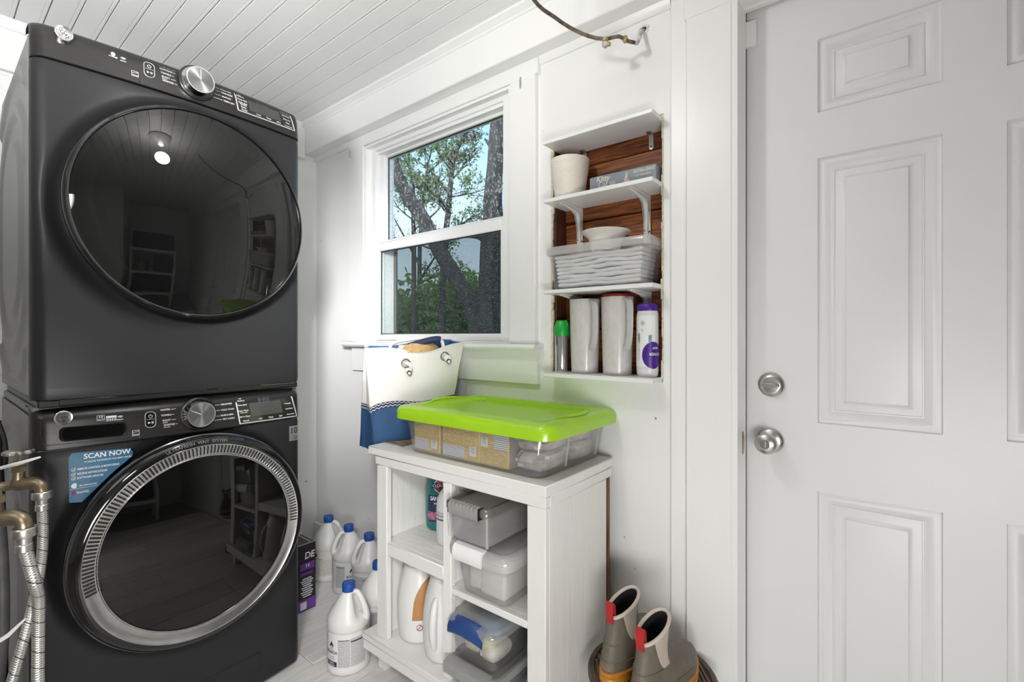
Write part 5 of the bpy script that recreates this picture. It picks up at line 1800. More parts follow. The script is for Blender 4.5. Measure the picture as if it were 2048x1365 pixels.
g = G().grid(10, 1, lambda u, v: wt(0.163, 0.0032)(-0.031 + 0.062 * u, -0.0085 + 0.017 * v))
obj('name_bar', g, mat('emblem_blue', (0.01, 0.02, 0.09), 0.4), em, smooth=60)
g = G()
put(g, 'CLOROX', 0.0135, wt(0.163, 0.0042), 'CENTER', 0, True)
put(g, 'SANITIZER', 0.0200, wt(0.118, 0.0022), 'CENTER', 0, True, 0.74)
put(g, 'KILLS 99.9%', 0.0085, wt(0.101, 0.0022), 'CENTER', 0, True)
obj('lettering', g, WINK, sz_, smooth=0)
# pale bottle in front of it
pb = thing('spray_bottle', 'pale grey bottle partly hidden behind the middle post, next to the teal bottle', 'bottle', cw(0.248, 0.128, 0.4945), 0)
g = G().lathe([(0.028, 0.0), (0.036, 0.006), (0.037, 0.04), (0.037, 0.12), (0.034, 0.150), (0.026, 0.170), (0.015, 0.184), (0.014, 0.20)], 36)
obj('bottle_body', g, mat('pale_bottle', (0.66, 0.66, 0.67), 0.35, var=0.03), pb, smooth=60)
obj('cap', G().lathe([(0.0165, 0.193), (0.0165, 0.215), (0.014, 0.217), (0.0, 0.217)], 20), WHITEP, pb)
g = G()
for z, h in ((0.098, 0.003), (0.104, 0.0015), (0.110, 0.0015), (0.085, 0.006)):
    g.lathe([(0.0374, z), (0.0374, z + h)], 36, cap0=False, cap1=False)
obj('label_lines', g, mat('label_grey', (0.12, 0.13, 0.16), 0.5), pb)
# ================================================================== NICHE SHELVES
SHB = mat('white_melamine', (0.80, 0.80, 0.79), 0.35, var=0.02, scale=8)
BRK = mat('white_steel_bracket', (0.76, 0.755, 0.74), 0.38, var=0.02)
def board(label, z, th, x0=-0.931, x1=-0.5495, y0=1.320, group='white boards across the wall niche'):
    o = obj('niche_shelf', G().box(x0, x1, y0, 1.4600, z - th, z, 0.0015), SHB, None)
    return tag(o, label, 'shelf', group)
board('top white shelf board over the wall niche', 1.842, 0.012, y0=1.318)
board('second white shelf board, holding the pot and the flat box', 1.6475, 0.013)
board('third white shelf board, under the bin of white cloths', 1.3430, 0.013)
board('lowest white shelf board, under the pitchers', 1.0660, 0.014)
def bracket(x, z, arm, leg, label):
    """bent steel shelf bracket: leg on the wall, arm under the board, curved web"""
    b = thing('shelf_bracket', label, 'bracket', (x, 1.4615, z), 0, 'white steel shelf brackets')
    w = 0.0115
    g = G()
    # flanges
    g.box(-w, w, -0.0025, 0.0, -leg, -0.001, 0.001)
    g.box(-w, w, -arm, 0.0, -0.0030, -0.0005, 0.001)
    obj('plate', g, BRK, b)
    g = G()
    n = 9
    top, bot = [], []
    for i in range(n + 1):
        t = i / n
        y = -0.001 - (arm - 0.002) * t
        c = 0.004 + 0.034 * (1 - t) ** 3.0
        top.append((y, -0.0015))
        bot.append((y, -c))
    side = []
    for sx in (-1, 1):
        g.loft([[(sx * w * (1 - 0.25 * i / n), p[0], p[1]) for i, p in enumerate(top)], [(sx * w * (1 - 0.25 * i / n), p[0], p[1]) for i, p in enumerate(bot)]], False)
    for sx in (-1, 1):
        vs = []
        for i in range(n + 1):
            t = i / n
            z_ = -0.002 - (leg - 0.003) * t
            d = 0.004 + 0.030 * (1 - t) ** 3.2
            vs.append((z_, d))
        g.loft([[(sx * w, -0.001, q[0]) for q in vs], [(sx * w, -q[1], q[0]) for q in vs]], False)
    # rounded crease down the middle
    pts = [(0, -0.004, -leg + 0.004), (0, -0.007, -leg * 0.55), (0, -0.013, -0.040), (0, -0.026, -0.016), (0, -arm * 0.6, -0.0075), (0, -arm + 0.004, -0.0045)]
    g.tube(pts, [0.0045, 0.006, 0.0085, 0.0085, 0.006, 0.003], 10, smooth=4)
    obj('web', g, BRK, b, smooth=50)
    for (yy, zz2) in ((-0.0032, -0.040), (-0.0032, -leg * 0.72)):
        for sx in (-0.0078, 0.0078):
            obj('screw', G().lathe([(0.0030, -0.0006), (0.0026, -0.0018), (0.0, -0.002)], 10, (sx, yy + 0.0015, zz2 - (0.006 if sx > 0 else 0)), 'Y'), DKCHR, b)
    return b
b1 = bracket(-0.872, 1.6342, 0.130, 0.150, 'left white bracket under the second shelf')
bracket(-0.625, 1.6342, 0.130, 0.150, 'right white bracket under the second shelf')
bracket(-0.872, 1.3297, 0.130, 0.150, 'left white bracket under the third shelf, behind the pitchers')
bracket(-0.622, 1.3297, 0.130, 0.150, 'right white bracket under the third shelf, above the purple-capped bottle')
def corner_clip(x, label):
    c = thing('corner_brace', label, 'bracket', (x, 1.4615, 1.8295), 0, 'small corner braces under the top shelf')
    g = G()
    pr = [(0.0, -0.042), (-0.0022, -0.042), (-0.0024, -0.008), (-0.006, -0.0035), (-0.028, -0.0024), (-0.028, -0.0004), (0.0, -0.0004)]
    g.prism(pr, -0.0075, 0.0075, 'X')
    g.lathe([(0.0075, 0.0), (0.0075, -0.0022)], 16, (0, 0, -0.042), 'Y')
    obj('strap', g, NICKEL, c)
    obj('screw', G().lathe([(0.0035, -0.002), (0.003, -0.0035), (0.0, -0.0037)], 12, (0, 0, -0.040), 'Y'), DKCHR, c)
    return c
corner_clip(-0.852, 'left small metal corner brace under the top shelf, over the white pot')
corner_clip(-0.612, 'right small metal corner brace under the top shelf')

# white pot with a woven relief
POTM = mat('ivory_ceramic', (0.74, 0.69, 0.60), 0.45, var=0.02)
pot = thing('plant_pot', 'ivory pot with woven zigzag relief on the second niche shelf', 'pot', (-0.872, 1.393, 1.6478))
N, Mv = 72, 44
rings = []
for i in range(Mv + 1):
    t_ = i / Mv
    r = 0.0475 + 0.0185 * t_ ** 0.9
    z = 0.002 + 0.131 * t_
    ring = []
    for j in range(N):
        a = 2 * PI * j / N
        k = 0.0
        if 0.03 < t_ < 0.95:
            q = (t_ * 13 + abs(((j / N * 12) % 1) * 2 - 1) * 0.9)
            k = 0.0011 * (1 if (q % 1) < 0.5 else 0) * (1 if True else 0)
        ring.append(((r + k) * math.cos(a), (r + k) * math.sin(a), z))
    rings.append(ring)
g = G().loft([[(p[0] * 0.9, p[1] * 0.9, 0.0) for p in rings[0]]] + rings + [[(p[0] * 0.99, p[1] * 0.99, 0.1365) for p in rings[-1]], [(p[0] * 0.95, p[1] * 0.95, 0.1360) for p in rings[-1]], [(p[0] * 0.70, p[1] * 0.70, 0.02) for p in rings[-1]]])
obj('pot_body', g, POTM, pot, smooth=30)
# flat box of pan liners
BXG = mat('box_blue_grey', (0.20, 0.235, 0.25), 0.5, var=0.08, scale=12)
kb_ = thing('liner_box', 'flat blue grey box of cat pan liners on the second niche shelf', 'box', (-0.6635, 1.400, 1.6478), math.radians(1.0))
obj('carton_body', G().box(-0.112, 0.106, -0.038, 0.045, 0.0, 0.0500, 0.0012), BXG, kb_)
obj('end_flap', G().box(-0.1135, -0.1122, -0.036, 0.043, 0.002, 0.048), mat('box_white_end', (0.55, 0.55, 0.54), 0.6), kb_, smooth=0)
g = G()
fy = lambda z0, x0: (lambda x, y: (x0 + x, -0.0388, z0 + y))
put(g, 'Kitty', 0.0250, lambda x, y: (-0.0655 + x + 0.18 * y, -0.0390, 0.0385 + y), 'CENTER', 0, True, 0.92)
put(g, 'Cat', 0.0250, fy(0.0200, -0.066), 'CENTER', 0, False, 0.95)
put(g, 'EXTRA-GIANT', 0.0135, fy(0.0385, 0.0700), 'CENTER', 0, True, 0.78)
put(g, 'CAT PAN LINERS', 0.0085, fy(0.0255, 0.0660), 'CENTER', 0, True, 0.78)
for q in range(3):
    g.box(-0.044, -0.024, -0.0390, -0.0386, 0.0215 - q * 0.004, 0.0232 - q * 0.004)
obj('lettering', g, mat('box_cream_ink', (0.62, 0.60, 0.56), 0.5), kb_, smooth=0)
g = G()
ct = lambda x, y: (0.012 + x, -0.0392, y)
g.add([ct(-0.008, 0.010), ct(0.010, 0.008), ct(0.012, 0.016), ct(0.006, 0.022), ct(0.004, 0.034), ct(0.0055, 0.044), ct(0.0025, 0.040), ct(-0.0005, 0.044), ct(-0.0015, 0.034), ct(-0.006, 0.022)], [tuple(range(10))])
g.add([ct(-0.020, 0.004), ct(0.024, 0.004), ct(0.020, 0.009), ct(-0.016, 0.009)], [(0, 1, 2, 3)])
obj('cat_picture', g, mat('box_tan_print', (0.50, 0.43, 0.38), 0.5, var=0.25, scale=60), kb_, smooth=0)

# clear bin of folded white cloths on the third shelf
cb = thing('cloth_bin', 'clear bin packed with folded white cloths on the third niche shelf', 'bin', (-0.7415, 1.390, 1.3432))
g = shell(G(), 0.326, 0.116, 0.352, 0.134, 0.0, 0.128, 0.020, 0.0018)
obj('bin_body', g, CLEARP, cb)
g = G()
g.loft([rr(0.350, 0.132, 0.020, 5, 0.116), rr(0.372, 0.140, 0.026, 5, 0.114), rr(0.374, 0.142, 0.027, 5, 0.120), rr(0.372, 0.140, 0.026, 5, 0.136), rr(0.364, 0.134, 0.024, 5, 0.141), rr(0.352, 0.126, 0.020, 5, 0.138), rr(0.349, 0.124, 0.02, 5, 0.118)], True, False, False)
obj('rim', g, FROST, cb, smooth=55)
CLO = mat('white_cotton', (0.76, 0.76, 0.76), 0.9, var=0.03, scale=30, bump=0.35, bscale=150)
zc = 1.3432 + 0.0075
hs = [0.0135, 0.012, 0.014, 0.0115, 0.013, 0.0125, 0.012, 0.013]
ws = ['at the very bottom', 'second from the bottom', 'third from the bottom', 'fourth from the bottom', 'fourth from the top', 'third from the top', 'second from the top', 'on top']
for q, h in enumerate(hs):
    r4 = random.Random(q + 5)
    w = 0.290 + 0.024 * q / 8 + r4.uniform(-0.004, 0.002)
    d = 0.092 + 0.013 * q / 8
    g = G()
    cols = 44
    ph1, ph2 = r4.uniform(0, 6), r4.uniform(0, 6)
    sag = 0.0
    rings = []
    for i in range(cols + 1):
        u = i / cols
        x = -w / 2 + w * u
        wave = 0.0022 * math.sin(u * 9 + ph1) * math.sin(PI * u) + 0.0011 * math.sin(u * 31 + ph2) * math.sin(PI * u)
        wave += 0.006 * math.exp(-((u - 0.68) / 0.14) ** 2) * (q - 2.5) / 5 * (1 if 1 <= q <= 6 else 0)
        hh = h * 0.5 * (1 if 0 < i < cols else 0.72)
        z = h / 2 + wave
        dy = 0.0018 * math.sin(u * 13 + ph2)
        yy0, yy1 = -d / 2 + dy, d / 2
        sec = []
        for k in range(8):   # rounded fold at the front
            a = -PI / 2 - PI * k / 7
            sec.append((x, yy0 + hh + hh * math.cos(a), z - hh * 0 + hh * math.sin(a)))
        sec += [(x, yy1, z + hh), (x, yy1, z - hh)]
        # a second, inner fold line
        rings.append(sec)
    g.loft(rings)
    o = obj('folded_cloth', g, CLO, None, smooth=50)
    o.location = (-0.7415, 1.390, zc)
    tag(o, 'folded white cloth %s of the pile in the clear niche bin' % ws[q], 'cloth', 'folded white cloths in the niche bin')
    zc += h + 0.0004
# flared white bowl standing on the cloths
bw = tag(obj('flared_bowl', G().lathe([(0.038, 0.0), (0.044, 0.002), (0.047, 0.012), (0.050, 0.030), (0.056, 0.044), (0.066, 0.055), (0.0775, 0.0615), (0.0790, 0.0635), (0.0775, 0.0650), (0.064, 0.0585), (0.053, 0.047), (0.046, 0.031), (0.042, 0.010), (1e-4, 0.006)], 48), mat('white_bowl_plastic', (0.78, 0.745, 0.70), 0.35, var=0.02), None, smooth=50), 'white bowl with a wide flared lip on top of the folded cloths', 'bowl')
bw.location = (-0.7360, 1.392, zc + 0.004)

# bottom shelf: flask, pitchers, cleaner
ZS = 1.0662
fl = thing('steel_flask', 'small steel flask with green cap at the left end of the lowest niche shelf', 'flask', (-0.9055, 1.395, ZS))
STEEL = mat('polished_steel', (0.66, 0.65, 0.64), 0.16, 1.0, var=0.12, scale=14, stretch=(1, 1, 0.05))
obj('flask_body', G().lathe([(0.0235, 0.0), (0.0248, 0.002), (0.0250, 0.006), (0.0240, 0.008), (0.0244, 0.011), (0.0244, 0.126), (0.0235, 0.131), (0.021, 0.132)], 40), STEEL, fl, smooth=40)
GRN = mat('green_cap_plastic', (0.010, 0.33, 0.045), 0.35, var=0.04)
fc = obj('flask_cap', G().lathe([(0.0268, 0.124), (0.0272, 0.126), (0.0268, 0.148), (0.0255, 0.156), (0.0215, 0.168), (0.018, 0.1755), (0.0165, 0.1765), (0.0, 0.1770)], 40), GRN, fl, smooth=40)
g = G()
g.tube([(0.019, -0.006, 0.1755), (0.0265, -0.008, 0.166), (0.0275, -0.009, 0.154)], 0.0035, 8, smooth=3)
g.box(-0.0275, -0.024, -0.006, 0.006, 0.128, 0.150, 0.001)
obj('cap_lever', g, GRN, fc)
PITM = clear('frosted_pitcher', (0.97, 0.96, 0.95), (0.93, 0.915, 0.90), 0.80, 0.4, True)
REDL = mat('dark_red_lid', (0.28, 0.008, 0.006), 0.35, var=0.05)
def pitcher(label, loc, rz, h, rb, rt, dz=0.0):
    p = thing('pitcher', label, 'pitcher', loc, rz, 'translucent pitchers on the lowest niche shelf')
    def ring(t_, inset=0.0):
        r = rb + (rt - rb) * t_ ** 0.85 - inset
        out = []
        for j in range(44):
            a = 2 * PI * j / 44
            sp_ = math.exp(-((math.atan2(math.sin(a - PI), math.cos(a - PI))) / 0.40) ** 2) * 0.020 * max(0.0, (t_ - 0.75) / 0.25) ** 1.3
            rr_ = r + sp_
            out.append((rr_ * math.cos(a), rr_ * math.sin(a) * 0.92, 0.003 + (h - 0.003) * t_))
        return out
    rg = [[(q[0] * 0.94, q[1] * 0.94, 0.0) for q in ring(0)]] + [ring(t_) for t_ in [0, 0.02, 0.05, 0.2, 0.4, 0.6, 0.75, 0.82, 0.90, 0.95, 1.0]] + [ring(t_, 0.0022) for t_ in [1.0, 0.9, 0.75, 0.5, 0.2, 0.02]]
    obj('pitcher_body', G().loft(rg), PITM, p, smooth=60)
    g = G()
    x = rt
    pts = [(x - 0.004, 0, h - 0.005), (x + 0.014, 0, h - 0.008), (x + 0.030, 0, h - 0.026), (x + 0.033, 0, h - 0.060), (x + 0.031, 0, h - 0.110), (x + 0.022, 0, h - 0.145), (x + 0.008, 0, h - 0.164), (x - 0.002, 0, h - 0.158)]
    cp_ = catmull([Vector(q) for q in pts], 4)
    rings = []
    for i, c in enumerate(cp_):
        tg = (cp_[min(i + 1, len(cp_) - 1)] - cp_[max(i - 1, 0)]).normalized()
        nr_ = Vector((tg.z, 0, -tg.x))
        hw = 0.0085
        rings.append([tuple(c + nr_ * a_ + Vector((0, b_, 0))) for a_, b_ in ((0.0045, -hw), (0.0055, 0), (0.0045, hw), (-0.0035, hw), (-0.0012, 0), (-0.0035, -hw))])
    g.loft(rings)
    obj('handle', g, clear('frosted_handle', (0.9, 0.9, 0.9), (0.82, 0.81, 0.80), 0.86, 0.35, True), p, smooth=45)
    lr_ = rt - 0.0035
    g = G().lathe([(lr_ - 0.007 - dz * 0.1, h - 0.062 - dz), (lr_ - 0.004, h - 0.018 - dz), (lr_ - 0.002, h - 0.004 - dz), (lr_ - 0.001, h + 0.001 - dz), (lr_ - 0.001, h + 0.006 - dz), (lr_ - 0.004, h + 0.009 - dz), (lr_ - 0.02, h + 0.0095 - dz), (lr_ - 0.022, h + 0.006 - dz), (0.0, h + 0.006 - dz)], 40, sy=0.92)
    obj('lid', g, REDL, p, smooth=50)
    return p
pitcher('translucent pitcher with its lid below the rim, next to the steel flask', (-0.8185, 1.4005, ZS), math.radians(-38), 0.2440, 0.0475, 0.0550, 0.016)
pitcher('translucent pitcher with dark red lid, next to the purple-capped bottle', (-0.6990, 1.3990, ZS), math.radians(-38), 0.2460, 0.0480, 0.0550)
cl = thing('cleaner_bottle', 'white cleaner bottle with purple cap at the right end of the lowest niche shelf', 'bottle', (-0.5920, 1.384, ZS), math.radians(-20))
def RC(z):
    pts = [(0.0, 0.028), (0.006, 0.0325), (0.02, 0.0345), (0.10, 0.0345), (0.16, 0.0345), (0.19, 0.0340), (0.196, 0.032)]
    for a, b in zip(pts, pts[1:]):
        if z <= b[0]:
            return a[1] + (b[1] - a[1]) * (z - a[0]) / (b[0] - a[0])
    return 0.032
obj('bottle_body', G().lathe([(RC(z), z) for z in [0, 0.002, 0.006, 0.012, 0.02, 0.05, 0.10, 0.15, 0.18, 0.19, 0.196]] + [(0.0325, 0.198)], 44, sy=0.85), mat('pale_grey_bottle', (0.66, 0.66, 0.67), 0.35, var=0.02), cl, smooth=50)
PUR = mat('purple_plastic', (0.060, 0.012, 0.24), 0.35, var=0.06)
obj('cap', G().lathe([(0.0328, 0.1985), (0.0332, 0.201), (0.0330, 0.214), (0.0305, 0.219), (0.024, 0.2215), (0.0, 0.2222)], 44, sy=0.85), PUR, cl, smooth=50)
def wc(a0, z0, o=0.0010):
    def q(x, y):
        z = z0 + y
        r = RC(z) + o
        a = a0 + x / 0.0345
        return (r * math.cos(a), r * math.sin(a) * 0.85, z)
    return q
A0 = math.radians(-88)
g = G().grid(30, 6, lambda u, v: wc(A0, 0.032, 0.0006)(-0.048 + 0.096 * u, 0.152 * v))
lab = obj('label', g, mat('label_white', (0.78, 0.78, 0.78), 0.4, var=0.01), cl, smooth=60)
g = G()
A1 = math.radians(-15)
def pu(u, v):
    a = -PI / 2 + PI * v
    z = 0.066 + 0.040 * math.sin(a)
    hw = 0.034 * math.cos(a) * 1.02
    return wc(A1, 0.0, 0.0016)(-0.004 + hw * (2 * u - 1), z)
g.grid(16, 12, pu)
obj('purple_panel', g, PUR, lab, smooth=60)
g = G()
put(g, 'POWER', 0.0120, lambda x, y: wc(A1 + 0.10, 0.070, 0.0026)(-x, -y), 'CENTER', 0, True)
put(g, 'MOP', 0.0085, lambda x, y: wc(A1 + 0.06, 0.088, 0.0026)(-x, -y), 'CENTER', 0, True)
obj('lettering', g, WINK, lab, smooth=0)
g = G()
f = wc(A0 - 0.18, 0.0, 0.0018)
f2 = wc(A0 + 0.22, 0.0, 0.0018)
g.tube([f2(0.0055 * math.cos(a), 0.162 + 0.0055 * math.sin(a)) for a in [2 * PI * i / 16 for i in range(17)]], 0.0005, 4)
g.tube([f2(-0.003, 0.159), f2(0.0, 0.164), f2(0.003, 0.160)], 0.0006, 4)
for q in ((-0.013, 0.138), (0.013, 0.138)):
    g.tube([f(q[0], 0.136), f(q[0], 0.142)], 0.0006, 4)
g.tube([f(-0.013, 0.142), f(0.013, 0.142)], 0.0005, 4)
g.tube([f(0.0035 * math.cos(a), 0.118 + (0.010 if math.sin(a) > 0 else -0.010) + 0.0035 * math.sin(a)) for a in [2 * PI * i / 20 for i in range(21)]], 0.0008, 4)
for q in (0.124, 0.118, 0.112):
    g.tube([f(-0.003, q), f(0.003, q)], 0.0009, 4)
g.tube([f(0, 0.104), f(0, 0.050)], 0.0004, 4)
g.tube([f(0, 0.086), f(0, 0.076)], 0.0008, 4)
obj('diagrams', g, mat('label_dark_ink', (0.10, 0.10, 0.10), 0.5), lab)
g = G().grid(4, 4, lambda u, v: wc(math.radians(-38), 0.098, 0.0014)(-0.005 + 0.010 * u, 0.028 * v))
obj('picture', g, mat('bluegrey_print', (0.25, 0.34, 0.38), 0.5, var=0.5, scale=120), lab)

# ------------------------------------------------------------------ cut cable over the niche
cbp = [(-0.715, 0.80, 2.322), (-0.735, 0.84, 2.24), (-0.757, 0.93, 2.150), (-0.771, 1.05, 2.101), (-0.7631, 1.14, 2.0966), (-0.7421, 1.20, 2.0853), (-0.7069, 1.24, 2.0691), (-0.6686, 1.26, 2.0565), (-0.6356, 1.28, 2.0605), (-0.6169, 1.30, 2.0498), (-0.604, 1.318, 2.049)]
cable = thing('armored_cable', 'old brown cable sagging from the ceiling into the wall above the niche', 'cable', (-0.7, 1.2, 2.1))
L = Vector((-0.7, 1.2, 2.1))
CABM = mat('brown_cloth_cable', (0.10, 0.055, 0.028), 0.7, var=0.5, scale=60, bump=0.5, bscale=200, col2=(0.26, 0.20, 0.15))
g = G().tube([tuple(Vector(p) - L) for p in cbp], 0.0052, 10, smooth=5)
obj('sheath', g, CABM, cable)
e = [(-0.604, 1.318, 2.049), (-0.6035, 1.334, 2.054), (-0.6045, 1.352, 2.076), (-0.6065, 1.366, 2.100), (-0.6070, 1.382, 2.116), (-0.6072, 1.3935, 2.120)]
g = G().tube([tuple(Vector(p) - L) for p in e], [0.0050, 0.0055, 0.0060, 0.0062, 0.0060, 0.0060], 10, smooth=4)
obj('painted_end', g, mat('painted_cable_end', (0.50, 0.48, 0.44), 0.6, var=0.5, scale=50, col2=(0.78, 0.77, 0.75)), cable)
g = G()
c0 = Vector((-0.6072, 1.3885, 2.123)) - L
g.tube([tuple(c0 + Vector((0.013 * math.cos(a) * (1.25 if math.cos(a) > 0 else 1), 0, 0.011 * math.sin(a)))) for a in [2 * PI * i / 18 for i in range(18)]] , 0.0042, 7)
obj('plaster_collar', g, mat('plaster_white', (0.74, 0.73, 0.71), 0.8, var=0.06, bump=0.6, bscale=120), cable)
obj('hole', G().lathe([(0.0095, 0.0), (0.0, 0.0005)], 16, (c0.x, c0.y + 0.0, c0.z), 'Y'), mat('dark_hole', (0.05, 0.035, 0.02), 0.9), cable)
def foam(p, s, n, seed, name, m):
    r5 = random.Random(seed)
    g = G()
    rings = []
    for i in range(9):
        ph = -PI / 2 + PI * i / 8
        rings.append([(p[0] - L.x + s[0] * math.cos(ph) * math.cos(a) * r5.uniform(0.7, 1.25), p[1] - L.y + s[1] * math.cos(ph) * math.sin(a) * r5.uniform(0.7, 1.25), p[2] - L.z + s[2] * math.sin(ph) + r5.uniform(-0.0015, 0.0015)) for a in [2 * PI * j / 14 for j in range(14)]])
    g.loft(rings)
    obj(name, g, m, cable, smooth=20)
FOAM = mat('yellowed_foam', (0.42, 0.25, 0.07), 0.85, var=0.3, scale=60, bump=0.8, bscale=120, col2=(0.62, 0.50, 0.30))
foam((-0.6215, 1.295, 2.054), (0.0085, 0.0085, 0.011), 9, 3, 'foam_lump', FOAM)
foam((-0.669, 1.260, 2.0535), (0.008, 0.007, 0.007), 9, 4, 'foam_lump', FOAM)
foam((-0.665, 1.258, 2.0395), (0.0115, 0.008, 0.010), 9, 5, 'foam_lump', mat('pale_foam', (0.48, 0.42, 0.30), 0.85, var=0.25, scale=60, bump=0.8, bscale=120, col2=(0.68, 0.68, 0.66)))
foam((-0.6535, 1.256, 2.034), (0.0055, 0.005, 0.007), 9, 6, 'foam_lump', FOAM)
# ================================================================== FLOOR THINGS
BLK_T = mat('label_navy_ink', (0.012, 0.014, 0.07), 0.4, var=0.05)
FP1 = print_mat('bleach_fine_print', (0.72, 0.72, 0.71), (0.24, 0.24, 0.27), 30, 0.58, 34, gap=0.5)
FP2 = print_mat('bleach_pale_print', (0.72, 0.69, 0.66), (0.42, 0.38, 0.36), 26, 0.50, 30, gap=0.4)
FP3 = print_mat('bleach_blue_print', (0.30, 0.40, 0.58), (0.62, 0.66, 0.74), 26, 0.45, 24, gap=0.4)
LABW = mat('bleach_label_white', (0.75, 0.75, 0.74), 0.38, var=0.01)
BCAP = mat('blue_cap_plastic', (0.010, 0.072, 0.32), 0.32, var=0.06)
RB = 0.0750
def RBL(z, a=None):
    pts = [(0.0, 0.066), (0.004, 0.072), (0.010, 0.0750), (0.022, 0.0750), (0.026, 0.0735), (0.028, 0.0735), (0.148, 0.0735), (0.150, 0.0750), (0.172, 0.0755), (0.186, 0.0725), (0.205, 0.062), (0.225, 0.049), (0.245, 0.036), (0.258, 0.0265), (0.266, 0.0205), (0.272, 0.0190)]
    r = pts[-1][1]
    for p, q in zip(pts, pts[1:]):
        if z <= q[0]:
            r = p[1] + (q[1] - p[1]) * (z - p[0]) / (q[0] - p[0])
            break
    if a is not None:   # scooped where the fingers go behind the handle
        w = math.exp(-(a / 0.60) ** 4)
        s = smooth01((z - 0.178) / 0.016) * (1 - smooth01((z - 0.252) / 0.014))
        r *= 1 - 0.50 * w * s
    return r
def bleach(label, loc, rz, kind, group='bleach bottles on the floor'):
    """rz turns the handle side; label centre is at -90 degrees from the handle unless kind says so"""
    t_ = thing('bleach_bottle', label, 'bottle', loc, rz, group)
    g = G()
    zs_ = [0.0, 0.002, 0.004, 0.007, 0.010, 0.022, 0.026, 0.028, 0.06, 0.10, 0.148, 0.150, 0.160, 0.172, 0.179, 0.186, 0.195, 0.205, 0.215, 0.225, 0.235, 0.245, 0.252, 0.258, 0.266, 0.272]
    rings = []
    for z in zs_:
        rings.append([(RBL(z, math.atan2(math.sin(a), math.cos(a))) * math.cos(a), RBL(z, math.atan2(math.sin(a), math.cos(a))) * math.sin(a), z) for a in [2 * PI * j / 56 for j in range(56)]])
    g.loft(rings)
    obj('bottle_body', g, WBOT, t_, smooth=70)
    g = G()
    pts = [(0.016, 0, 0.262), (0.030, 0, 0.2645), (0.044, 0, 0.252), (0.057, 0, 0.228), (0.0665, 0, 0.202), (0.0685, 0, 0.180), (0.062, 0, 0.168)]
    g.tube(pts, [0.008, 0.0095, 0.010, 0.0105, 0.0115, 0.013, 0.014], 12, smooth=4)
    obj('handle', g, WBOT, t_, smooth=70)
    obj('cap', G().lathe([(0.0225, 0.2665), (0.0232, 0.268), (0.0232, 0.290), (0.0222, 0.2945), (0.0200, 0.2952), (0.0190, 0.2935), (0.0, 0.2935)], 36), BCAP, t_, smooth=40)
    def wl(a0, z0, o=0.0010):
        def q(x, y):
            a = a0 + x / 0.0735
            r = 0.0735 + o
            return (r * math.cos(a), r * math.sin(a), z0 + y)
        return q
    A = kind['a']
    def patch(name, x0, x1, z0, z1, m, par, o=0.0007):
        f = wl(A, 0, o)
        n = max(2, int(abs(x1 - x0) / 0.006))
        g = G().grid(n, 1, lambda u, v: f(x0 + (x1 - x0) * u, z0 + (z1 - z0) * v), uv=True)
        return obj(name, g, m, par, smooth=60)
    lab = patch('label', -0.13, 0.13, 0.0290, 0.1470, LABW if kind['k'] != 'pale' else mat('label_cream', (0.72, 0.70, 0.67), 0.4), t_, 0.0004)
    if kind['k'] == 'front':
        patch('fine_print', 0.026, 0.068, 0.034, 0.128, FP1, lab)
        patch('fine_print', 0.070, 0.126, 0.034, 0.132, FP1, lab)
        patch('fine_print', -0.075, -0.030, 0.034, 0.132, FP1, lab)
        patch('blue_panel', -0.025, 0.022, 0.034, 0.051, BLK_T, lab, 0.0010)
        patch('blue_rule', 0.070, 0.120, 0.1185, 0.1225, BLK_T, lab, 0.0012)
        patch('blue_rule', 0.028, 0.066, 0.1260, 0.1280, mat('ink_black', (0.02, 0.02, 0.03), 0.4), lab, 0.0012)
        patch('blue_rule', -0.072, -0.034, 0.1240, 0.1260, mat('ink_black', (0.02, 0.02, 0.03), 0.4), lab, 0.0012)
        g = G()
        put(g, 'BLEACH', 0.0150, wl(A, 0.0820, 0.0014), 'CENTER', 0, True, 0.86)
        obj('lettering', g, BLK_T, lab, smooth=0)
        g = G()
        f = wl(A, 0.103, 0.0014)
        g.add([f(-0.0105, 0), f(-0.0035, 0), f(0.0, 0.005), f(0.0035, 0), f(0.0105, 0), f(0.0015, 0.0155), f(-0.0015, 0.0155)], [(0, 1, 2, 6), (2, 3, 4, 5), (2, 5, 6)])
        put(g, 'champion', 0.0045, wl(A, 0.0985, 0.0014), 'CENTER')
        put(g, 'germicidal', 0.0045, wl(A, 0.0930, 0.0014), 'CENTER')
        put(g, 'KILLS GERMS', 0.0042, wl(A, 0.0680, 0.0014), 'CENTER')
        put(g, 'LIQUID BLEACH', 0.0042, wl(A, 0.0620, 0.0014), 'CENTER')
        put(g, '121 FL OZ', 0.0042, wl(A, 0.0560, 0.0014), 'CENTER')
        obj('emblem', g, BLACK, lab, smooth=0)
        g = G()
        put(g, 'CLEANS', 0.0062, wl(A, 0.0460, 0.0016), 'CENTER', 0, True)
        put(g, 'DISINFECTS', 0.0058, wl(A, 0.0385, 0.0016), 'CENTER', 0, True)
        obj('lettering', g, WINK, lab, smooth=0)
    elif kind['k'] == 'pale':
        patch('fine_print', -0.070, 0.020, 0.036, 0.112, FP2, lab)
        patch('fine_print', 0.030, 0.110, 0.034, 0.060, FP2, lab)
        f = wl(A, 0.0, 0.0012)
        g = G()
        for q in ((-0.072, 0.022, 0.032, 0.0328), (-0.072, 0.022, 0.1442, 0.145), (0.0212, 0.022, 0.032, 0.145)):
            g.add([f(q[0], q[2]), f(q[1], q[2]), f(q[1], q[3]), f(q[0], q[3])], [(0, 1, 2, 3)])
        put(g, 'DETERGENT', 0.0080, lambda x, y: f(x - 0.040, y + 0.112), 'CENTER', 0, True)
        obj('label_lines', g, mat('label_brown_ink', (0.22, 0.18, 0.17), 0.5), lab, smooth=0)
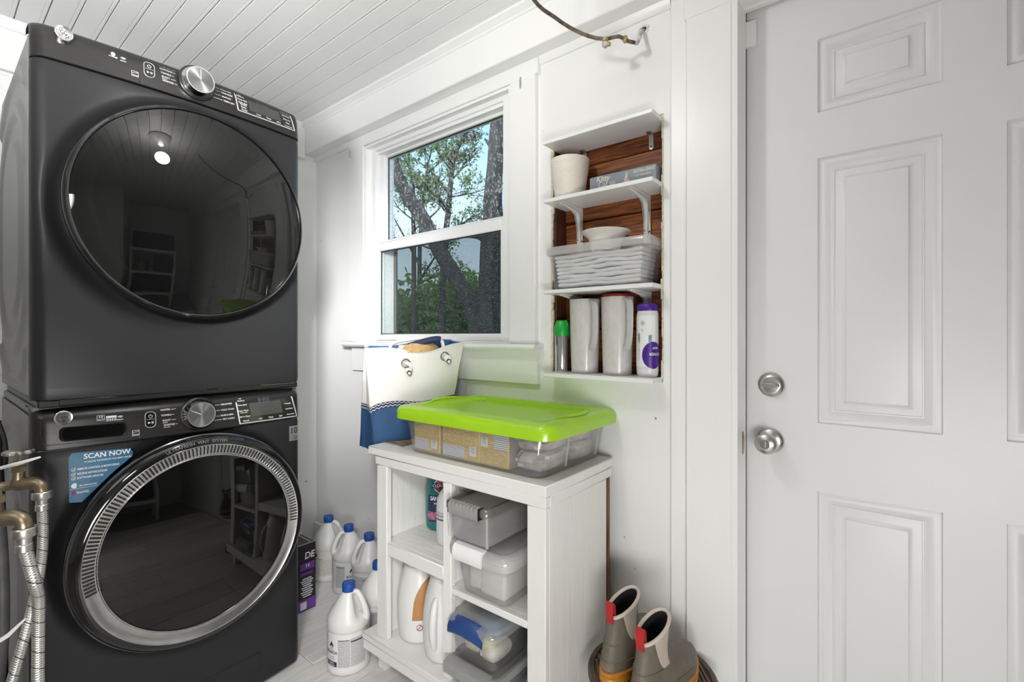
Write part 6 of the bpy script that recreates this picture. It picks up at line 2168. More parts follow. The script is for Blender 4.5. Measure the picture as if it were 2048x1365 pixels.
        g = G().grid(12, 4, lambda u, v: f(-0.060 + 0.010 * math.cos(2 * PI * u) * (v + 0.01), 0.128 + 0.010 * math.sin(2 * PI * u) * (v + 0.01)))
        obj('red_seal', g, mat('label_red', (0.17, 0.008, 0.018), 0.4), lab, smooth=0)
    else:
        patch('fine_print', -0.075, 0.060, 0.034, 0.132, FP1, lab)
        patch('blue_rule', -0.030, 0.010, 0.1180, 0.1205, mat('ink_black', (0.02, 0.02, 0.03), 0.4), lab, 0.0012)
        patch('blue_panel', 0.064, 0.128, 0.030, 0.086, FP3, lab, 0.0009)
        patch('blue_rule', 0.064, 0.128, 0.096, 0.1005, BLK_T, lab, 0.0012)
    return t_
rad = math.radians
def facing(p):   # direction from a point to the camera, in degrees
    return math.degrees(math.atan2(-p[1], -p[0]))
p5 = (-1.556, 0.984, 0.0004)
bleach('front white bleach bottle, nearest on the floor between washer and cabinet', p5, rad(facing(p5) + 60), {'k': 'front', 'a': rad(-110)})
p1 = (-2.206, 1.282, 0.0004)
bleach('cream-labelled bleach bottle with dark red dot, at the washer end of the wall row', p1, rad(facing(p1) + 75), {'k': 'pale', 'a': rad(-80)})
p2 = (-2.028, 1.282, 0.0004)
bleach('middle bleach bottle of the row along the wall, its BLEACH label facing out', p2, rad(facing(p2) - 82), {'k': 'front', 'a': rad(92)})
p3 = (-1.868, 1.284, 0.0004)
bleach('bleach bottle at the cabinet end of the wall row, fine print outwards', p3, rad(facing(p3) - 80), {'k': 'back', 'a': rad(80)})
p4 = (-1.610, 1.150, 0.0004)
bleach('bleach bottle half hidden behind the cabinet post, blue panel showing', p4, rad(facing(p4) + 170), {'k': 'back', 'a': rad(150)})

# black and purple detergent box by the washer
db_ = thing('detergent_box', 'black and purple box on the floor between the washer and the bleach bottles', 'box', (-2.06, 1.0, 0.0005), 0)
BXB = mat('box_black_print', (0.016, 0.014, 0.020), 0.45, var=0.3, scale=25)
obj('carton_body', G().box(-0.06, 0.062, -0.085, 0.100, 0, 0.287, 0.001), BXB, db_)
g = G()
for q in ((-0.06, 0.062, -0.085, -0.081), (-0.06, 0.062, 0.096, 0.100), (-0.06, -0.056, -0.081, 0.096), (0.058, 0.062, -0.081, 0.096)):
    g.box(q[0], q[1], q[2], q[3], 0.2868, 0.2885)
g.box(-0.050, 0.050, -0.07, -0.063, 0.2868, 0.2878)
g.box(-0.050, 0.050, 0.078, 0.085, 0.2868, 0.2878)
obj('top_edges', g, mat('box_cut_edge', (0.45, 0.42, 0.38), 0.7, var=0.2), db_, smooth=0)
PURB = mat('box_purple_print', (0.13, 0.035, 0.27), 0.45, var=0.1)
obj('purple_band', G().box(0.0615, 0.0627, -0.0848, 0.0998, 0.004, 0.050), PURB, db_, smooth=0)
obj('barcode_panel', G().box(0.0615, 0.0631, 0.030, 0.058, 0.008, 0.040), mat('box_white_print', (0.65, 0.64, 0.62), 0.5), db_, smooth=0)
obj('purple_flash', G().box(0.0615, 0.0629, 0.030, 0.094, 0.176, 0.206), PURB, db_, smooth=0)
obj('purple_flash', G().box(0.0615, 0.0629, 0.030, 0.086, 0.154, 0.166), PURB, db_, smooth=0)
g = G()
put(g, 'DE', 0.040, lambda x, y: (0.0634, 0.072 + x + 0.12 * y, 0.236 + y), 'CENTER', 0, True, 0.9)
put(g, '14', 0.021, lambda x, y: (0.0634, 0.062 + x + 0.12 * y, 0.193 + y), 'CENTER', 0, True, 0.9)
for q in range(9):
    w = 0.018 + 0.012 * ((q * 7) % 5) / 5
    g.box(0.0624, 0.0630, 0.060 - w, 0.060 + w, 0.060 + q * 0.0095, 0.0645 + q * 0.0095)
obj('lettering', g, WINK, db_, smooth=0)

# ------------------------------------------------------------------ round ribbed stool with the boots
SX, SY, SZ = -0.500, 1.195, 0.318
STM = mat('dark_brown_wicker', (0.045, 0.026, 0.014), 0.5, var=0.4, scale=30, bump=0.4, bscale=80, col2=(0.11, 0.066, 0.035))
st_ = thing('round_stool', 'low round dark brown stool with a ribbed top, under the pair of boots', 'stool', (SX, SY, 0))
g = G().lathe([(0.150, SZ - 0.026), (0.160, SZ - 0.024), (0.163, SZ - 0.014), (0.163, SZ - 0.004), (0.159, SZ + 0.001), (0.148, SZ + 0.001), (0.146, SZ - 0.005), (0.0, SZ - 0.006)], 64)
obj('top_rim', g, STM, st_)
g = G()
for i in range(27):
    x = -0.136 + 0.272 * i / 26
    h = math.sqrt(max(0.0, 0.145 ** 2 - x * x))
    if h > 0.02:
        g.box(x - 0.0032, x + 0.0032, -h, h, SZ - 0.006, SZ - 0.0008, 0.001)
s_ = obj('top_ribs', g, mat('brown_rib', (0.115, 0.068, 0.035), 0.4, var=0.35, scale=18, stretch=(1, 8, 1)), st_, kind='stuff')
s_.rotation_euler = (0, 0, 0.65)
g = G().lathe([(0.128, 0.003), (0.132, 0.0), (0.132, 0.016), (0.118, 0.03), (0.085, 0.09), (0.072, 0.16), (0.085, 0.24), (0.120, SZ - 0.028)], 48)
obj('base', g, STM, st_)

RUB = mat('olive_grey_rubber', (0.125, 0.105, 0.078), 0.55, var=0.12, scale=30, bump=0.25, bscale=300)
AMB = mat('amber_gum_sole', (0.46, 0.19, 0.014), 0.38, var=0.06, sub=0.1)
BEI = mat('beige_elastic', (0.46, 0.395, 0.33), 0.8, var=0.05, bump=0.3, bscale=250)
BIN = mat('beige_binding', (0.55, 0.49, 0.42), 0.8, var=0.05, scale=90)
RED = mat('red_pull_tab', (0.38, 0.012, 0.014), 0.7, var=0.08, bump=0.2, bscale=300)
LINE = mat('black_neoprene', (0.006, 0.006, 0.007), 0.9)
def boot(label, loc, rz, mir):
    b = thing('rubber_boot', label, 'boot', loc, rz, 'pair of rubber boots on the round stool')
    # +y is the toe, heel at y = 0
    Z = [0.026, 0.034, 0.045, 0.058, 0.070, 0.080, 0.088, 0.094, 0.100, 0.108, 0.120, 0.135, 0.150, 0.165, 0.180, 0.190]
    BK = [0.004, 0.000, -0.002, -0.001, 0.002, 0.005, 0.008, 0.010, 0.012, 0.015, 0.019, 0.023, 0.025, 0.026, 0.026, 0.026]
    FR = [0.268, 0.270, 0.270, 0.266, 0.256, 0.240, 0.218, 0.196, 0.178, 0.162, 0.148, 0.140, 0.138, 0.139, 0.141, 0.143]
    WD = [0.046, 0.049, 0.050, 0.049, 0.047, 0.045, 0.043, 0.040, 0.038, 0.036, 0.034, 0.0325, 0.032, 0.032, 0.0325, 0.033]
    def lerpv(T, z):
        if z <= Z[0]:
            return T[0]
        for i in range(len(Z) - 1):
            if z <= Z[i + 1]:
                return T[i] + (T[i + 1] - T[i]) * (z - Z[i]) / (Z[i + 1] - Z[i])
        return T[-1]
    def pt(a, z, o=0.0):
        bk, fr, wd = lerpv(BK, z), lerpv(FR, z), lerpv(WD, z)
        L_ = fr - bk
        long_ = smooth01((L_ - 0.15) / 0.08)
        c, s = math.cos(a), math.sin(a)
        y = (bk + fr) / 2 + (L_ / 2 + o) * (math.copysign(abs(s) ** (0.90), s))
        t_ = (y - bk) / max(L_, 1e-6)
        # foot: narrow waist, wide ball
        wf = wd * (0.80 + 0.10 * math.sin(PI * min(1, max(0, t_)))) + long_ * 0.006 * math.exp(-((t_ - 0.70) / 0.20) ** 2) * 1.6
        x = (wf + o) * math.copysign(abs(c) ** 0.85, c) + mir * long_ * 0.010 * (t_ ** 2)
        return (x, y, z)
    AN = [2 * PI * j / 48 for j in range(48)]
    top = lambda a: 0.178 + 0.016 * math.sin(a)     # the opening is higher in front
    def ring_rel(z, o=0.0):
        return [pt(a, z, o) for a in AN]
    rings = [ring_rel(z) for z in Z if z < 0.15]
    for k in range(5):
        f_ = k / 4
        rings.append([pt(a, 0.15 + (top(a) - 0.15) * f_) for a in AN])
    g = G().loft(rings, True, True, False)
    obj('upper', g, RUB, b, smooth=70)
    g = G().loft([[pt(a, top(a) - 0.001, -0.004) for a in AN], [pt(a, 0.165, -0.004) for a in AN], [pt(a, 0.150, -0.004) for a in AN], [pt(a, 0.135, -0.005) for a in AN], [pt(a, 0.122, -0.007) for a in AN]], True, False, True)
    obj('lining', g, LINE, b, smooth=70)
    g = G().tube([pt(a, top(a) + 0.001, -0.001) for a in AN + [AN[0]]], 0.0046, 8, cap=False)
    obj('binding', g, BIN, b, smooth=70)
    for sgn in (0, PI):
        g = G()
        def gore(u, v):
            v = 0.16 + 0.84 * v
            half = 0.50 * (v ** 1.0) + 0.06
            a = sgn + (2 * u - 1) * half * (1 if sgn == 0 else -1) + (-0.10 if sgn == 0 else 0.10) * (1)
            z = 0.088 + (top(a) - 0.088) * v
            return pt(a, z, 0.0016)
        g.grid(10, 10, gore)
        obj('elastic_gore', g, BEI, b, smooth=70)
    # seam ridges
    g = G()
    for z, a0, a1 in ((0.100, PI * 1.05, PI * 1.95), (0.060, PI * 0.9, PI * 2.1)):
        g.tube([pt(a0 + (a1 - a0) * i / 24, z + 0.010 * math.cos((i / 24 - 0.5) * PI * 1.2) * 0, 0.0006) for i in range(25)], 0.0013, 6)
    obj('seam', g, RUB, b)
    # sole
    def sole_ring(z, o):
        return [pt(a, 0.034, o)[:2] + (z,) for a in AN]
    g = G().loft([sole_ring(0.010, 0.000), sole_ring(0.011, 0.004), sole_ring(0.020, 0.005), sole_ring(0.022, 0.003), sole_ring(0.026, 0.003), sole_ring(0.028, 0.005), sole_ring(0.036, 0.005), sole_ring(0.038, 0.002), sole_ring(0.039, -0.002)])
    obj('gum_sole', g, AMB, b, smooth=50)
    g = G().loft([sole_ring(0.0, -0.003), sole_ring(0.0, 0.001), sole_ring(0.0098, 0.002), sole_ring(0.0098, -0.002)])
    obj('tread', g, BLACK, b, smooth=40)
    # heel patch
    g = G().grid(8, 3, lambda u, v: pt(1.5 * PI + (u - 0.5) * 0.85, 0.044 + 0.020 * v, 0.0012))
    hpz = obj('heel_patch', g, mat('tan_patch', (0.17, 0.125, 0.085), 0.7, var=0.2, scale=120), b, smooth=70)
    # pull tab loop at the back
    g = G()
    yb = 0.026
    prf = [(yb - 0.0030, 0.150), (yb - 0.0055, 0.165), (yb - 0.0075, 0.182), (yb - 0.0065, 0.198), (yb - 0.0015, 0.2020), (yb + 0.0040, 0.197), (yb + 0.0065, 0.182), (yb + 0.0065, 0.170)]
    inn = [(yb - 0.0012, 0.150), (yb - 0.0035, 0.165), (yb - 0.0055, 0.182), (yb - 0.0048, 0.1965), (yb - 0.0015, 0.1995), (yb + 0.0024, 0.196), (yb + 0.0048, 0.182), (yb + 0.0048, 0.170)]
    g.prism(prf + inn[::-1], -0.0105, 0.0105, 'X')
    obj('pull_tab', g, RED, b, smooth=40)
    return b
boot('rubber boot nearer the cabinet, red pull tab at its heel', (-0.567, 1.068, SZ + 0.0013), rad(-6), -1)
boot('rubber boot nearer the door, its rounded toe showing', (-0.463, 1.015, SZ + 0.0013), rad(-5), 1)

# ------------------------------------------------------------------ supply valves and braided hoses
BRAID = bpy.data.materials.new('braided_steel')
BRAID.use_nodes = True
t = BRAID.node_tree
b = t.nodes['Principled BSDF']
b.inputs['Metallic'].default_value = 0.85
b.inputs['Roughness'].default_value = 0.38
tc = t.nodes.new('ShaderNodeTexCoord')
sp = t.nodes.new('ShaderNodeSeparateXYZ')
t.links.new(tc.outputs['UV'], sp.inputs[0])
def MB(op, a, bb=None):
    n = t.nodes.new('ShaderNodeMath')
    n.operation = op
    for i, q in enumerate((a, bb)):
        if q is None:
            continue
        if isinstance(q, (int, float)):
            n.inputs[i].default_value = q
        else:
            t.links.new(q, n.inputs[i])
    return n.outputs[0]
U, V = sp.outputs['X'], sp.outputs['Y']
d1 = MB('PINGPONG', MB('ADD', MB('MULTIPLY', U, 10.0), MB('MULTIPLY', V, 420.0)), 1.0)
d2 = MB('PINGPONG', MB('SUBTRACT', MB('MULTIPLY', U, 10.0), MB('MULTIPLY', V, 420.0)), 1.0)
hgt = MB('MAXIMUM', d1, d2)
tracer = MB('LESS_THAN', MB('FRACT', MB('ADD', MB('MULTIPLY', U, 1.0), MB('MULTIPLY', V, 32.0))), 0.055)
rp = t.nodes.new('ShaderNodeValToRGB')
rp.color_ramp.elements[0].color = (0.30, 0.29, 0.28, 1)
rp.color_ramp.elements[1].color = (0.82, 0.80, 0.78, 1)
rp.color_ramp.elements[0].position = 0.25
t.links.new(hgt, rp.inputs[0])
mx = t.nodes.new('ShaderNodeMix')
mx.data_type = 'RGBA'
t.links.new(tracer, mx.inputs[0])
t.links.new(rp.outputs[0], mx.inputs[6])
mx.inputs[7].default_value = (0.03, 0.03, 0.03, 1)
t.links.new(mx.outputs[2], b.inputs['Base Color'])
bn = t.nodes.new('ShaderNodeBump')
bn.inputs['Strength'].default_value = 0.6
bn.inputs['Distance'].default_value = 0.001
t.links.new(hgt, bn.inputs['Height'])
t.links.new(bn.outputs[0], b.inputs['Normal'])
GALV = mat('dull_nickel', (0.55, 0.53, 0.50), 0.34, 1.0, var=0.15, scale=40)
def hose(g, pts, r, n=18, k=6):
    P_ = catmull([Vector(p) for p in pts], k)
    o = len(g.v)
    t0 = (P_[1] - P_[0]).normalized()
    s = t0.cross(Vector((1, 0, 0))).normalized()
    rings, dist, D = [], 0.0, []
    for i, p in enumerate(P_):
        tg = (P_[min(i + 1, len(P_) - 1)] - P_[max(i - 1, 0)]).normalized()
        s = (s - tg * s.dot(tg)).normalized()
        u = tg.cross(s)
        if i:
            dist += (p - P_[i - 1]).length
        D.append(dist)
        rings.append([tuple(p + (s * math.cos(2 * PI * j / n) + u * math.sin(2 * PI * j / n)) * r) for j in range(n + 1)])
    g.loft(rings, False)
    for i in range(len(rings)):
        for j in range(n + 1):
            g.uv[o + i * (n + 1) + j] = (j / n, D[i])
    return g
def valve(label, loc, hpts, wheel):
    v = thing('supply_valve', label, 'valve', loc, 0, 'water supply valves beside the washer')
    L_ = Vector(loc)
    g = G()
    # pipe out of the near wall, body, spout that bends down
    yo = 0.030 - loc[1]
    g.tube([(-0.075, yo, -loc[2] + 0.001), (-0.075, yo, -0.30), (-0.074, yo, -0.06), (-0.070, yo, -0.020), (-0.060, yo + 0.012, -0.008), (-0.045, -0.045, -0.004), (-0.022, -0.020, 0.0)], 0.0110, 14, smooth=3)
    g.tube([(-0.024, -0.022, 0.0), (0.0, 0.0, 0.002), (0.010, 0.008, 0.0), (0.016, 0.012, -0.008), (0.0175, 0.013, -0.020)], [0.0155, 0.0150, 0.0135, 0.0130, 0.0125], 16, smooth=4)
    g.tube([(-0.024, -0.022, 0.0), (-0.024, -0.022, 0.030)], [0.0135, 0.0115], 12)
    obj('valve_body', g, BRASS, v)
    g = G()
    c = (-0.024, -0.022, 0.030)
    g.lathe([(0.0150, 0.0), (0.0150, 0.012), (0.0105, 0.014), (0.0105, 0.024), (0.0050, 0.025), (0.0050, 0.044)], 6, c)
    obj('packing_nut', g, BRASS, v, smooth=20)
    if wheel:
        rings = []
        for zz_, rr_ in ((0.040, 0.9), (0.042, 1.0), (0.048, 1.0), (0.050, 0.9)):
            rings.append([(c[0] + 0.0255 * rr_ * (1 + 0.10 * math.cos(8 * a)) * math.cos(a), c[1] + 0.0255 * rr_ * (1 + 0.10 * math.cos(8 * a)) * math.sin(a), c[2] + zz_) for a in [2 * PI * j / 64 for j in range(64)]])
        obj('hand_wheel', G().loft(rings), GALV, v, smooth=50)
    e = Vector((0.0175, 0.013, -0.020))
    g = G().lathe([(0.0165, 0.004), (0.0180, 0.002), (0.0185, -0.010), (0.0175, -0.013), (0.0120, -0.015), (0.0110, -0.026), (0.0125, -0.028), (0.0125, -0.040), (0.0105, -0.042)], 26, tuple(e))
    obj('coupling', g, GALV, v, smooth=30)
    g = G()
    h0 = e + Vector((0, 0, -0.030))
    hose(g, [tuple(h0)] + [tuple(Vector(p) - L_) for p in hpts], 0.0098)
    obj('braided_hose', g, BRAID, v, smooth=70)
    return v
valve('back brass supply valve with scalloped hand wheel and braided hose', (-1.576, 0.170, 0.843), [(-1.556, 0.184, 0.735), (-1.557, 0.1825, 0.679), (-1.548, 0.1765, 0.635), (-1.522, 0.165, 0.590), (-1.493, 0.150, 0.54), (-1.48, 0.134, 0.48), (-1.49, 0.120, 0.40), (-1.55, 0.115, 0.25), (-1.62, 0.13, 0.12)], True)
valve('front brass supply valve with braided hose, nearest the camera edge', (-1.292, 0.1125, 0.8475), [(-1.269, 0.1330, 0.755), (-1.262, 0.1384, 0.725), (-1.280, 0.1450, 0.684), (-1.296, 0.1467, 0.62), (-1.299, 0.1467, 0.55), (-1.300, 0.1461, 0.46), (-1.34, 0.145, 0.30), (-1.42, 0.14, 0.12)], False)
o = tag(obj('cable_tie', G().tube([(-0.030, -0.038, -0.012), (0.0, 0.0, 0.0), (0.016, 0.032, 0.010)], [0.0035, 0.0045, 0.0022], 6), WHITEP, None), 'white plastic tie sticking out over the back supply valve', 'cable tie')
o.location = (-1.470, 0.136, 0.916)
# white pipe, cords and wires at the near left edge
o = tag(obj('cable_tie', G().tube([(-0.02, -0.030, -0.022), (0.0, 0.0, 0.0), (0.020, 0.022, 0.030)], [0.004, 0.0045, 0.002], 6), WHITEP, None), 'white plastic tie low down between the braided hoses', 'cable tie')
o.location = (-1.365, 0.112, 0.600)
CORD = mat('black_cord', (0.010, 0.010, 0.010), 0.5)
cords = [([(-2.20, 0.09, 1.02), (-1.95, 0.125, 0.99), (-1.80, 0.140, 0.93), (-1.79, 0.142, 0.86), (-1.90, 0.135, 0.83), (-2.0, 0.12, 0.82)], 'black power cord looping beside the washer above the valves'),
         ([(-1.98, 0.145, 0.95), (-1.95, 0.150, 0.75), (-1.90, 0.152, 0.55), (-1.88, 0.150, 0.35), (-1.80, 0.145, 0.10), (-1.90, 0.14, 0.012)], 'black cord hanging down beside the washer behind the hoses')]
for pts, lab in cords:
    c0 = Vector(pts[0])
    o = tag(obj('power_cord', G().tube([tuple(Vector(p) - c0) for p in pts], 0.0045, 8, smooth=6), CORD, None), lab, 'cord', 'black cords beside the washer')
    o.location = c0
c0 = Vector((-1.90, 0.105, 0.90))
o = tag(obj('drain_hose', G().tube([(0, 0, 0), (0.03, 0.02, -0.10), (0.09, 0.03, -0.25), (0.13, 0.03, -0.45), (0.11, 0.02, -0.65), (0.05, 0.02, -0.87)], 0.0135, 12, smooth=6), mat('grey_drain_hose', (0.10, 0.10, 0.10), 0.5, var=0.2), None), 'grey corrugated drain hose beside the washer', 'hose')
o.location = c0
# ceiling lampholder of the room
lh = thing('ceiling_lampholder', 'round white lampholder with bare bulb on the boarded ceiling, mirrored in the dryer door', 'lamp', (-0.82, 0.50, 2.3285))
obj('base', G().lathe([(0.075, 0.0), (0.078, -0.006), (0.070, -0.016), (0.045, -0.034), (0.030, -0.050), (0.024, -0.052)], 40), WHITEP, lh)
g = G().lathe([(0.012, -0.050), (0.016, -0.062), (0.020, -0.080), (0.012, -0.090), (1e-4, -0.092)], 24)
BULB = bpy.data.materials.new('lit_bulb')
BULB.use_nodes = True
b = BULB.node_tree.nodes['Principled BSDF']
b.inputs['Emission Color'].default_value = (1, 0.97, 0.92, 1)
b.inputs['Emission Strength'].default_value = 12.0
obj('bulb', g, BULB, lh)
# ================================================================== BEYOND THE WINDOW
GZ = -0.7
GRASS = mat('spring_lawn', (0.045, 0.085, 0.018), 0.9, var=0.5, scale=6, bump=0.6, bscale=40)
struct('ground', G().box(-32, 14, 1.62, 42, GZ - 0.2, GZ), GRASS, smooth=0)
BARK = mat('dark_furrowed_bark', (0.030, 0.026, 0.024), 0.9, var=0.5, scale=16, stretch=(1, 1, 0.25), bump=1.0, bscale=30, col2=(0.085, 0.076, 0.07))
TWIG = mat('grey_twig', (0.045, 0.040, 0.036), 0.85, var=0.3, scale=20)
def leafm(name, c, c2):
    m = mat(name, c, 0.55, var=0.0, scale=2.2, col2=c2, ramp=(0.35, 0.65))
    b = m.node_tree.nodes['Principled BSDF']
    b.inputs['Subsurface Weight'].default_value = 0.0
    tl = m.node_tree.nodes.new('ShaderNodeBsdfTranslucent')
    tl.inputs[0].default_value = (c2[0] * 1.5, c2[1] * 1.5, c2[2], 1)
    mx = m.node_tree.nodes.new('ShaderNodeMixShader')
    mx.inputs[0].default_value = 0.4
    out = m.node_tree.nodes['Material Output']
    m.node_tree.links.new(b.outputs[0], mx.inputs[1])
    m.node_tree.links.new(tl.outputs[0], mx.inputs[2])
    m.node_tree.links.new(mx.outputs[0], out.inputs[0])
    return m
LEAF = leafm('fresh_leaf', (0.10, 0.17, 0.05), (0.22, 0.32, 0.10))
LEAFD = leafm('hedge_leaf', (0.060, 0.130, 0.022), (0.16, 0.30, 0.055))
def leaf(g, p, s, r):
    d = Vector((r.gauss(0, 1), r.gauss(0, 1), r.gauss(0, 0.7))).normalized()
    q = d.cross(Vector((r.gauss(0, 1), r.gauss(0, 1), r.gauss(0, 1)))).normalized()
    w = s * 0.32
    a, c = p, p + d * s
    m_ = p + d * s * 0.5
    g.v += [tuple(a), tuple(m_ + q * w), tuple(c), tuple(m_ - q * w)]
    o = len(g.v) - 4
    g.f.append((o, o + 1, o + 2, o + 3))
    g.m.append(0)
def twigs(g, gl, p, d, L, rad_, r, depth, leafy, ls, spread=0.75):
    n = 4
    pts = [p]
    for i in range(n):
        d = (d + Vector((r.gauss(0, 0.16), r.gauss(0, 0.16), r.gauss(0.04, 0.12)))).normalized()
        pts.append(pts[-1] + d * (L / n))
    g.tube([tuple(q) for q in pts], [rad_, rad_ * 0.55], 5, cap=False)
    if depth > 0:
        for i in range(1, n + 1):
            for _ in range(2 if i > 1 else 1):
                nd = (d + Vector((r.gauss(0, spread), r.gauss(0, spread), r.gauss(0.15, spread * 0.7)))).normalized()
                twigs(g, gl, pts[i], nd, L * r.uniform(0.45, 0.65), rad_ * 0.55, r, depth - 1, leafy, ls, spread)
    else:
        for q in pts[1:]:
            for _ in range(leafy):
                if r.random() < 0.75:
                    leaf(gl, q + Vector((r.gauss(0, 0.035), r.gauss(0, 0.035), r.gauss(-0.02, 0.035))), ls * r.uniform(0.6, 1.3), r)

# the big forked tree close to the house
big = thing('forked_tree', 'large dark forked tree trunk close outside the window', 'tree', (-4.34, 4.85, GZ))
L = Vector((-4.34, 4.85, GZ))
V = Vector
stemR = [(-4.36, 4.84, GZ), (-4.345, 4.85, 0.2), (-4.345, 4.848, 1.0), (-4.325, 4.862, 1.55), (-4.310, 4.872, 2.0), (-4.302, 4.880, 2.4), (-4.285, 4.895, 2.75), (-4.285, 4.893, 3.05), (-4.262, 4.912, 3.5), (-4.242, 4.93, 4.0), (-4.19, 4.965, 4.7), (-4.10, 5.0, 5.8), (-4.02, 5.1, 7.2)]
stemL = [(-4.37, 4.83, 0.7), (-4.42, 4.785, 1.25), (-4.51, 4.71, 1.60), (-4.62, 4.63, 1.86), (-4.80, 4.475, 2.24), (-4.93, 4.37, 2.56), (-5.055, 4.275, 2.84), (-5.19, 4.165, 3.10), (-5.30, 4.075, 3.40), (-5.36, 4.025, 3.70), (-5.40, 4.00, 4.2), (-5.42, 4.02, 5.4), (-5.6, 4.1, 6.8)]
g = G()
def knob(pts, r):
    return [tuple(V(p) - L) for p in pts], r
p, r = knob(stemR, [0.30, 0.235, 0.205, 0.170, 0.155, 0.150, 0.138, 0.128, 0.108, 0.100, 0.092, 0.08, 0.05])
g.tube(p, r, 20, smooth=4)
obj('trunk', g, BARK, big, smooth=70)
g = G()
p, r = knob(stemL, [0.20, 0.150, 0.120, 0.110, 0.105, 0.100, 0.098, 0.092, 0.082, 0.074, 0.068, 0.05, 0.03])
g.tube(p, r, 16, smooth=4)
obj('leaning_stem', g, BARK, big, smooth=70)
g = G()
for pts, rr_ in (([(-4.24, 4.93, 3.70), (-4.17, 4.985, 3.77), (-4.10, 5.045, 3.86)], [0.075, 0.06, 0.045]), ([(-4.24, 4.93, 3.72), (-4.33, 4.86, 3.80), (-4.375, 4.83, 3.87)], [0.05, 0.03, 0.006]),
                 ([(-4.33, 4.86, 1.25), (-4.27, 4.91, 1.52), (-4.205, 4.958, 1.76), (-4.13, 5.02, 1.94), (-4.06, 5.08, 2.20), (-4.02, 5.12, 2.6), (-3.9, 5.2, 3.2)], [0.075, 0.06, 0.055, 0.05, 0.045, 0.035, 0.02]),
                 ([(-4.33, 4.86, 2.42), (-4.42, 4.79, 2.52), (-4.55, 4.68, 2.54), (-4.70, 4.56, 2.50)], [0.05, 0.035, 0.025, 0.008])):
    g.tube([tuple(V(q) - L) for q in pts], rr_, 9, smooth=3)
obj('branch', g, BARK, big, smooth=70)
rt = random.Random(3)
g, gl = G(), G()
for q, d in (((-3.96, 5.15, 2.9), (0.2, 0.1, 1)), ((-4.03, 5.10, 2.4), (-0.5, 0.2, 0.8)), ((-4.04, 5.1, 2.3), (0.5, 0.0, 0.7)), ((-5.36, 4.02, 3.7), (0.4, 0.4, 0.9)), ((-4.06, 5.08, 2.2), (-0.2, 0.3, 0.9))):
    twigs(g, gl, V(q) - L, V(d).normalized(), 0.7, 0.012, rt, 2, 1, 0.05)
obj('twigs', g, TWIG, big, smooth=0)
obj('foliage', gl, LEAF, big, smooth=0, kind='stuff')

def thin_tree(name, label, stems, seed, ls, leafy, tlen, rads, depth=2, group='young trees outside the window'):
    b0 = V(stems[0][0])
    t_ = thing(name, label, 'tree', (b0.x, b0.y, GZ), 0, group)
    L = V((b0.x, b0.y, GZ))
    r = random.Random(seed)
    g, gt, gl = G(), G(), G()
    for s, rad_ in zip(stems, rads):
        pts = catmull([V(q) - L for q in s], 4)
        g.tube([tuple(q) for q in pts], [rad_, rad_ * 0.35], 8)
        m = len(pts)
        for i in range(max(1, m // 4), m, 1):
            if r.random() < 0.42 or i == m - 1:
                d = (pts[i] - pts[i - 1]).normalized()
                nd = (d * 0.5 + V((r.gauss(0, 0.7), r.gauss(0, 0.7), r.gauss(0.25, 0.4)))).normalized()
                twigs(gt, gl, pts[i], nd, tlen * r.uniform(0.6, 1.2), rad_ * 0.30, r, depth, leafy, ls)
    obj('trunk', g, TWIG, t_, smooth=70)
    obj('twigs', gt, TWIG, t_, smooth=0)
    obj('foliage', gl, LEAF, t_, smooth=0, kind='stuff')
    return t_
S1 = [(-5.5564, 5.1532, GZ), (-5.556, 5.153, 1.28), (-5.5503, 5.1581, 2.065), (-5.526, 5.1777, 2.69), (-5.4896, 5.2072, 3.0806), (-5.4713, 5.2219, 3.3931), (-5.447, 5.2415, 3.7056), (-5.4348, 5.2514, 3.9556), (-5.3315, 5.3348, 4.2134), (-5.2343, 5.4133, 4.4869), (-5.1, 5.45, 5.2)]
st = [S1, [(-5.4896, 5.2072, 3.1587), (-5.6962, 5.0403, 3.4322), (-5.8543, 4.9127, 3.5103)], [(-5.4713, 5.2219, 3.3931), (-5.6598, 5.0698, 3.7056), (-5.8543, 4.9127, 3.9244)],
      [(-5.447, 5.2415, 3.7447), (-5.5868, 5.1287, 4.0181), (-5.6962, 5.0403, 4.2134)], [(-5.4774, 5.217, 3.3541), (-5.1613, 5.4722, 3.4322), (-4.9486, 5.644, 3.5337)], [(-5.4409, 5.2465, 3.8619), (-5.5139, 5.1876, 4.1744), (-5.4896, 5.2072, 4.3931)]]
thin_tree('young_tree', 'slim branching tree in new leaf in the middle of the upper pane', st, 8, 0.055, 1, 0.42, [0.060, 0.022, 0.020, 0.016, 0.016, 0.014], 2)
S2 = [(-6.30, 5.19, GZ), (-6.2964, 5.1984, 1.5), (-6.30, 5.195, 2.8733), (-6.3094, 5.1879, 3.1233), (-6.2964, 5.1984, 3.4567), (-6.3353, 5.1669, 3.8733), (-6.3613, 5.146, 4.1233), (-6.36, 5.15, 4.8)]
thin_tree('young_tree', 'slim twiggy tree between the leaning stem and the middle tree', [S2, [(-6.30, 5.195, 2.95), (-6.0, 5.42, 3.25), (-5.85, 5.52, 3.5)]], 21, 0.05, 1, 0.55, [0.045, 0.02], 2)
S3 = [(-5.15, 7.3, GZ), (-5.18, 7.3, 1.6), (-5.2, 7.28, 2.6), (-5.15, 7.32, 3.4), (-5.1, 7.4, 4.4)]
thin_tree('young_tree', 'thin twiggy tree at the right edge of the window view', [S3, [(-5.19, 7.29, 2.2), (-4.8, 7.6, 2.9), (-4.6, 7.8, 3.4)]], 33, 0.06, 1, 0.75, [0.045, 0.025], 2)
S4 = [(-9.6, 8.1, GZ), (-9.6, 8.1, 2.0), (-9.55, 8.1, 4.0), (-9.4, 8.2, 5.6)]
